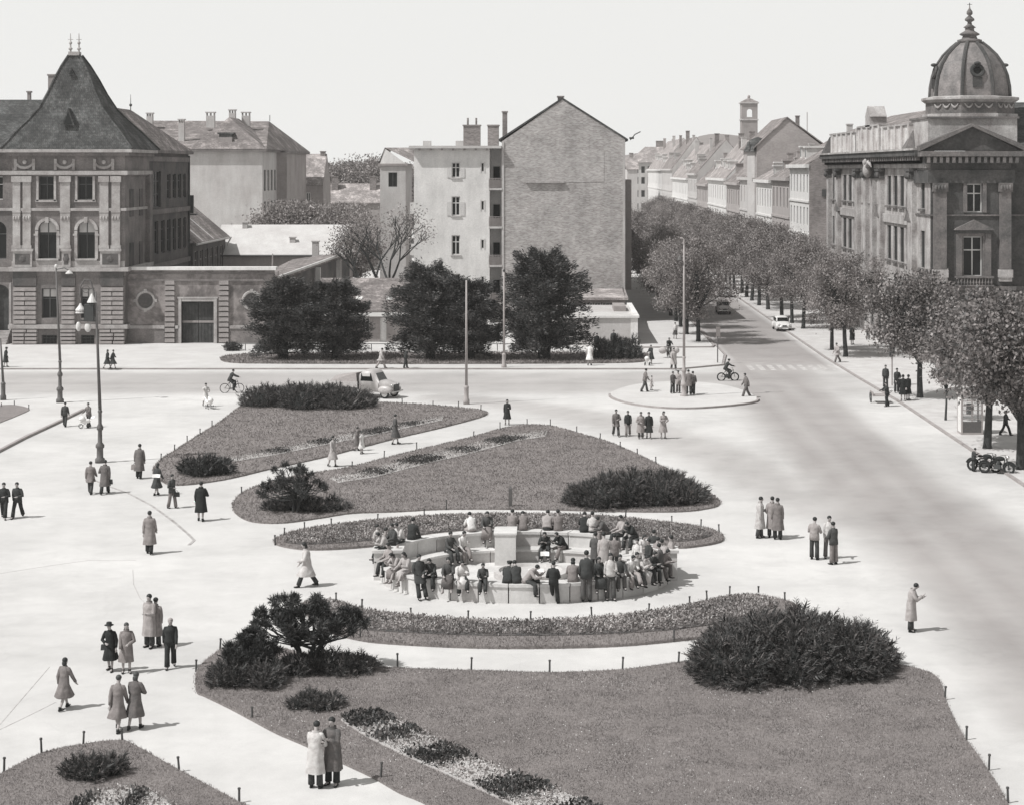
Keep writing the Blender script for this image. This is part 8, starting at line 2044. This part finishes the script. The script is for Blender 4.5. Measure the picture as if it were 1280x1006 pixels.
P_('dark figure next to the forked avenue tree trunk', 1065, 431, 25, 30, 'stand', 'coat', .04, None, 0, 'hair', 'd', .1)
P_('small figure in grey at the door of the domed building', 1085, 425, 17, 0, 'step', 'jacket', .12, T, .08, z=.1, lo=.8)
P_('man in black suit holding the shafts of the handcart', 1109, 508, 30, -70, 'push', 'jacket', .04, T, .04)
P_('man in dark jacket standing behind the handcart', 1107, 485, 28, -10, 'stand', 'jacket', .06, T, .06, z=.1)
P_('man in dark grey coat beside the traffic signal', 1121, 491, 30, 20, 'stand', 'shortcoat', .06, T, .05, z=.1)
P_('woman in wide black coat near the traffic signal', 1129, 501, 33, -20, 'stand', 'wcoat', .025, None, 0, 'scarf', .03, .1)
P_('woman in black skirt and shawl next to the wide black coat', 1135, 500, 31, 30, 'stand', 'wcoat', .03, None, 0, 'scarf', .05, .1)
P_('dark figure walking under the trees behind the telephone box', 1257, 544, 29, 60, 'walk', 'jacket', .05, T, .04, z=.1)
P_('man crouched in front of the parked motorcycles', 1217, 589, 27, 100, 'read', 'jacket', .05, T, .05, lo=.75, hi=.8)
# riders
g = BIKE1; person('cyclist in dark suit riding past the clipped bush', g + Vector((-.16, 0, .04)), 98, 'ride', 'jacket', .06, T, .05, 'hair', 'd', .98)
g = BIKE2; person('dark-clad rider on the moped at the avenue mouth', g + Vector((-.2, 0, .02)), 93, 'ride', 'jacket', .05, T, .05, 'cap', .05, .98)
g = BIKE3; person('man in black jacket on the bicycle laden with bundles', g + Vector((0, .16, .04)), 8, 'ride', 'jacket', .04, T, .12, 'hair', 'm', .98)

# ------------------------------------------------------------------ the crowd on the fountain
def rim(px, front=True, off=-.3):
    best = None
    for i in range(0, 721):
        a = PI * i / 720 + (PI if front else 0); x, y = ring_pt(a, off); e = abs(VPX + x / y * FOC - px)
        if best is None or e < best[0]: best = (e, a, x, y)
    return best[1], Vector((best[2], best[3], 0))
def seat_on(label, px, front, rot, pose, top, tv, bottom=T, bv=.06, head='hair', hv='d', high=0.74, off=-.25, s=.98, out=True, shoes=.03):
    a, p = rim(px, front, off); n = Vector((math.cos(a) / FA, math.sin(a) / FB, 0)).normalized()
    if rot is None:
        d = n if out else -n; rot = math.degrees(math.atan2(d.x, -d.y))
    # seated poses are modelled for a seat 0.72 m high
    return person(label, p + Vector((0, 0, high - .70 * s - .02)), rot, pose, top, tv, bottom, bv, head, hv, s, shoes, 'people on the fountain')
def by(label, px, py, hp, rot, pose, top, tv, bottom=T, bv=.06, head='hair', hv='d', **k): return P_(label, px, py, hp, rot, pose, top, tv, bottom, bv, head, hv, group='people on the fountain', **k)
by('man in light shirt standing at the open end of the fountain wall', 472, 704, 48, 60, 'stand2', 'shirt', .42, T, .04)
seat_on('youth in white shirt first of four on the back wall end', 484, False, -60, 'slump', 'shirt', .4, T, .05, high=1.14)
seat_on('youth in dark jacket among four on the back wall end', 492, False, -50, 'sit', 'jacket', .07, T, .06, high=1.14)
seat_on('youth in pale shirt among four on the back wall end', 502, False, -40, 'slump', 'shirt', .5, T, .06, high=1.14)
seat_on('youth in dark pullover last of four on the back wall end', 515, False, 160, 'sit', 'jacket', .05, T, .05, high=1.14)
seat_on('boy in grey jacket at the left end of the low fountain wall', 487, True, -50, 'sit', 'jacket', .28, T, .05, off=-.3)
seat_on('girl in pale jacket sitting next to the boy on the low wall', 499, True, -45, 'sit2', 'jacket', .34, 'skirt', .2, 'longhair', 'd', shoes=.2)
seat_on('dark-haired woman in light coat on the low fountain wall', 510, True, -40, 'sitx', 'shortcoat', .36, None, 0, 'longhair', 'd', shoes=.2)
by('man in dark overcoat leaning on the low fountain wall', 524, 748, 56, 30, 'leanwall', 'shortcoat', .06, T, .05)
seat_on('woman in dark jacket seated near the centre of the low wall', 561, True, -5, 'sit', 'jacket', .08, 'skirt', .12, 'longhair', 'd', shoes=.3)
seat_on('man in white jacket seated with legs stretched on the low wall', 577, True, 10, 'sitx', 'shortcoat', .55, T, .05)
seat_on('boy in dark suit seated with dangling legs on the low wall', 604, True, 0, 'sit', 'jacket', .07, T, .06, s=.85)
seat_on('seated man with newspaper on the inner side of the low wall', 634, True, 170, 'sit2', 'jacket', .05, T, .05, 'cap', .04)
seat_on('dark-jacketed youth turned inwards next to the newspaper reader', 646, True, 200, 'slump', 'jacket', .06, T, .05)
seat_on('man in light tweed sitting sideways reading on the low wall', 658, True, 70, 'sit2', 'jacket', .3, T, .06)
by('man in black jacket leaning against the front of the low wall', 692, 755, 54, 165, 'leanwall', 'jacket', .04, T, .035)
seat_on('woman in light checked coat sitting with her back to the square', 716, True, 178, 'sit', 'jacket', .22, 'skirt', .2, 'longhair', 'd')
by('tall man in dark overalls standing with back turned at the low wall', 733, 752, 84, 175, 'stand', 'jacket', .06, T, .1, hi=1.12)
by('man in pale raincoat standing inside the fountain ring', 755, 722, 58, 185, 'stand', 'shortcoat', .36, T, .1)
by('boy in white shirt standing against the low fountain wall', 763, 750, 58, 10, 'stand2', 'shirt', .5, T, .09, lo=.85)
seat_on('man in dark pullover seated right of the white-shirted boy', 775, True, 5, 'sit', 'jacket', .07, T, .1)
seat_on('man in white shirt lounging on the low fountain wall', 788, True, 25, 'sitx', 'shirt', .6, T, .3)
seat_on('person in big light coat bent forward on the low wall', 801, True, 35, 'sit2', 'coat', .45, T, .06)
seat_on('dark-jacketed man wedged among the crowd on the right wall', 812, True, 40, 'slump', 'jacket', .05, T, .05)
by('man in black suit standing in the thick of the right-hand crowd', 811, 728, 54, -60, 'stand2', 'jacket', .05, T, .05)
by('man with grey jacket standing behind the coated man by the pier', 820, 722, 50, 120, 'talk', 'jacket', .24, T, .06)
by('man in pale raincoat standing at the outer edge of the crowd', 832, 729, 56, -70, 'read', 'coat', .36, T, .05)
by('man in dark jacket peering over the right-hand crowd', 817, 713, 50, 160, 'stand', 'jacket', .06, T, .06)
by('man in grey jacket standing inside the ring behind the white-shirted boy', 768, 718, 50, 170, 'talk', 'jacket', .2, T, .07)
by('man in dark coat standing inside the ring near the right bench', 744, 716, 50, 150, 'stand', 'shortcoat', .09, T, .05)
by('youth in white shirt standing behind the loungers on the right wall', 797, 722, 48, -20, 'stand2', 'shirt', .55, T, .06)
by('woman in light dress standing among the right-hand crowd', 804, 716, 46, 30, 'talk', 'dress', .5, None, 0, 'longhair', 'd')
by('man in brown jacket standing outside the right end of the wall', 825, 734, 54, -110, 'stand', 'jacket', .1, T, .06)
by('young man in pale pullover at the outermost right of the crowd', 839, 722, 52, -90, 'back', 'shirt', .32, T, .05)
seat_on('youth in pale shirt squeezed between the loungers on the right wall', 795, True, 20, 'sit', 'shirt', .42, T, .08)
seat_on('girl in dark dress seated beside the overalled man', 748, True, 10, 'sit', 'jacket', .06, 'skirt', .06, 'longhair', 'd')
seat_on('man in grey suit seated on the right curve of the low wall', 824, True, 50, 'sit2', 'jacket', .18, T, .12)
seat_on('youth in dark suit seated beside the leaning overcoat man', 540, True, -15, 'slump', 'jacket', .06, T, .05)
by('man in tweed jacket standing beside the first four on the wall', 481, 710, 50, 80, 'talk', 'jacket', .22, T, .06)
by('boy in shorts standing at the left end of the low wall', 496, 722, 44, 40, 'stand2', 'shirt', .35, 'shorts', .1, lo=.75)
# inner bench
def bench(label, px, rot, pose, top, tv, bottom=T, bv=.06, head='hair', hv='d', s=.98): return seat_on(label, px, False, rot, pose, top, tv, bottom, bv, head, hv, .52, -.92, s, False)
bench('youth in dark shirt on the inner bench left of the pillar', 561, None, 'sit', 'jacket', .08)
bench('youth in white shirt reclining on the inner bench left of the pillar', 577, 30, 'sitx', 'shirt', .58, T, .22)
bench('man in dark suit reading on the inner bench right of the pillar', 682, -5, 'sit2', 'jacket', .05)
bench('man in black jacket crouched over on the inner bench right of the pillar', 705, -50, 'sit2', 'jacket', .03, T, .2)
# on top of the back wall
def top_(label, px, rot, pose, top, tv, bottom=T, bv=.06, head='hair', hv='d', s=.98): return seat_on(label, px, False, rot, pose, top, tv, bottom, bv, head, hv, 1.14, -.25, s)
top_('man in white shirt leaning forward on top of the back wall', 590, -160, 'slump', 'shirt', .6, T, .3)
top_('woman in dark waistcoat facing inwards on top of the back wall', 609, 0, 'sit', 'jacket', .08, 'skirt', .2, 'longhair', 'd')
top_('man in grey jacket facing the lawn on top of the back wall', 640, 175, 'sit', 'jacket', .24)
top_('man in darker jacket next to the grey jacket on the back wall', 654, 182, 'slump', 'jacket', .19)
top_('person in light coat leaning to a neighbour on the back wall', 684, 172, 'slump', 'shortcoat', .33)
top_('man in grey coat at the right of the leaning pair on the back wall', 698, 185, 'sit', 'jacket', .2)
top_('man in black coat facing the lawn on the right of the back wall', 731, 180, 'slump', 'jacket', .035)
top_('man in white shirt next to the black coat on the back wall', 741, 190, 'sit', 'shirt', .52)
top_('woman in dark jacket turned sideways on the right back wall', 758, -70, 'sit2', 'jacket', .1, T, .2)
top_('man in light jacket talking on the right back wall', 778, -60, 'sit', 'jacket', .32)
top_('dark-haired youth in black bent over on the right back wall', 792, -40, 'sit2', 'jacket', .04)
by('man in light shirt standing behind the right end of the fountain wall', 787, 706, 46, -30, 'talk', 'shirt', .4, T, .06)
# ------------------------------------------------------------------ things carried
def bag(label, px, py, zc, w, h, v, name='handbag', cat='bag'):
    g = G(px, py); t = Thing(name, label, cat, g + Vector((0, 0, zc - h / 2))); m = MB(); m.frustum((g.x - w / 2, g.x + w / 2, g.y - .05, g.y + .05, zc - h / 2), (g.x - w * .45, g.x + w * .45, g.y - .035, g.y + .035, zc + h / 2)); t.part('body', m, cloth(v)); m = MB(); m.tube([(g.x - w * .25, g.y, zc + h / 2), (g.x, g.y, zc + h / 2 + .1), (g.x + w * .25, g.y, zc + h / 2)], .012, 5); t.part('handle', m, cloth(.04))
bag('dark handbag held by the hatted woman in black', 131, 838, .78, .26, .18, .06)
bag('pale briefcase carried by the grey-coated man near the lawn tip', 168.5, 598, .62, .4, .28, .3, 'briefcase', 'briefcase')
bag('dark bag carried by the man walking away beside the lamp post', 137, 617, .62, .32, .24, .05)
bag('dark bag carried by the man in the short jacket', 221, 635, .68, .28, .22, .06)
def paper(label, px, py, zc, w, h, tilt=40, v=.7):
    g = G(px, py); t = Thing('newspaper', label, 'newspaper', g + Vector((0, 0, zc))); m = MB(); c, s = math.cos(R(tilt)), math.sin(R(tilt))
    for q in (-1, 1): m.add([(g.x, g.y, zc), (g.x + q * w / 2, g.y - .06, zc), (g.x + q * w / 2, g.y - .06 + h * c, zc + h * s), (g.x, g.y + h * c, zc + h * s), (g.x, g.y, zc - .006), (g.x + q * w / 2, g.y - .06, zc - .006), (g.x + q * w / 2, g.y - .06 + h * c, zc + h * s - .006), (g.x, g.y + h * c, zc + h * s - .006)], [(0, 1, 2, 3), (7, 6, 5, 4), (0, 4, 5, 1), (1, 5, 6, 2), (2, 6, 7, 3), (3, 7, 4, 0)])
    t.part('sheet', m, cloth(v))
paper('white parcel of paper held by the dark-coated woman near the lawn tip', 195, 620.5, .98, .4, .22)
paper('open newspaper on the knees of the bench reader', 681, 716, .72, .36, .22)
paper('newspaper lying open on the low fountain wall beside the tweed man', 670, 738, .76, .6, .4, 6)
# ------------------------------------------------------------------ the hazy air of the day
def haze():
    m = MB(); m.box(-620, 620, -70, 1170, -1.5, 46); o = link('haze', m.mesh('haze', None)); o['kind'] = 'stuff'
    o['label'] = 'thin pale summer haze over the square and avenue'
    mt = bpy.data.materials.new('haze_air'); mt.use_nodes = True; t = mt.node_tree; t.nodes.clear(); out = t.nodes.new('ShaderNodeOutputMaterial'); v = t.nodes.new('ShaderNodeVolumePrincipled')
    v.inputs['Color'].default_value = (.95, .94, .93, 1); v.inputs['Density'].default_value = 0.00014; v.inputs['Anisotropy'].default_value = 0.2; t.links.new(v.outputs[0], out.inputs['Volume']); o.data.materials.append(mt)
haze()
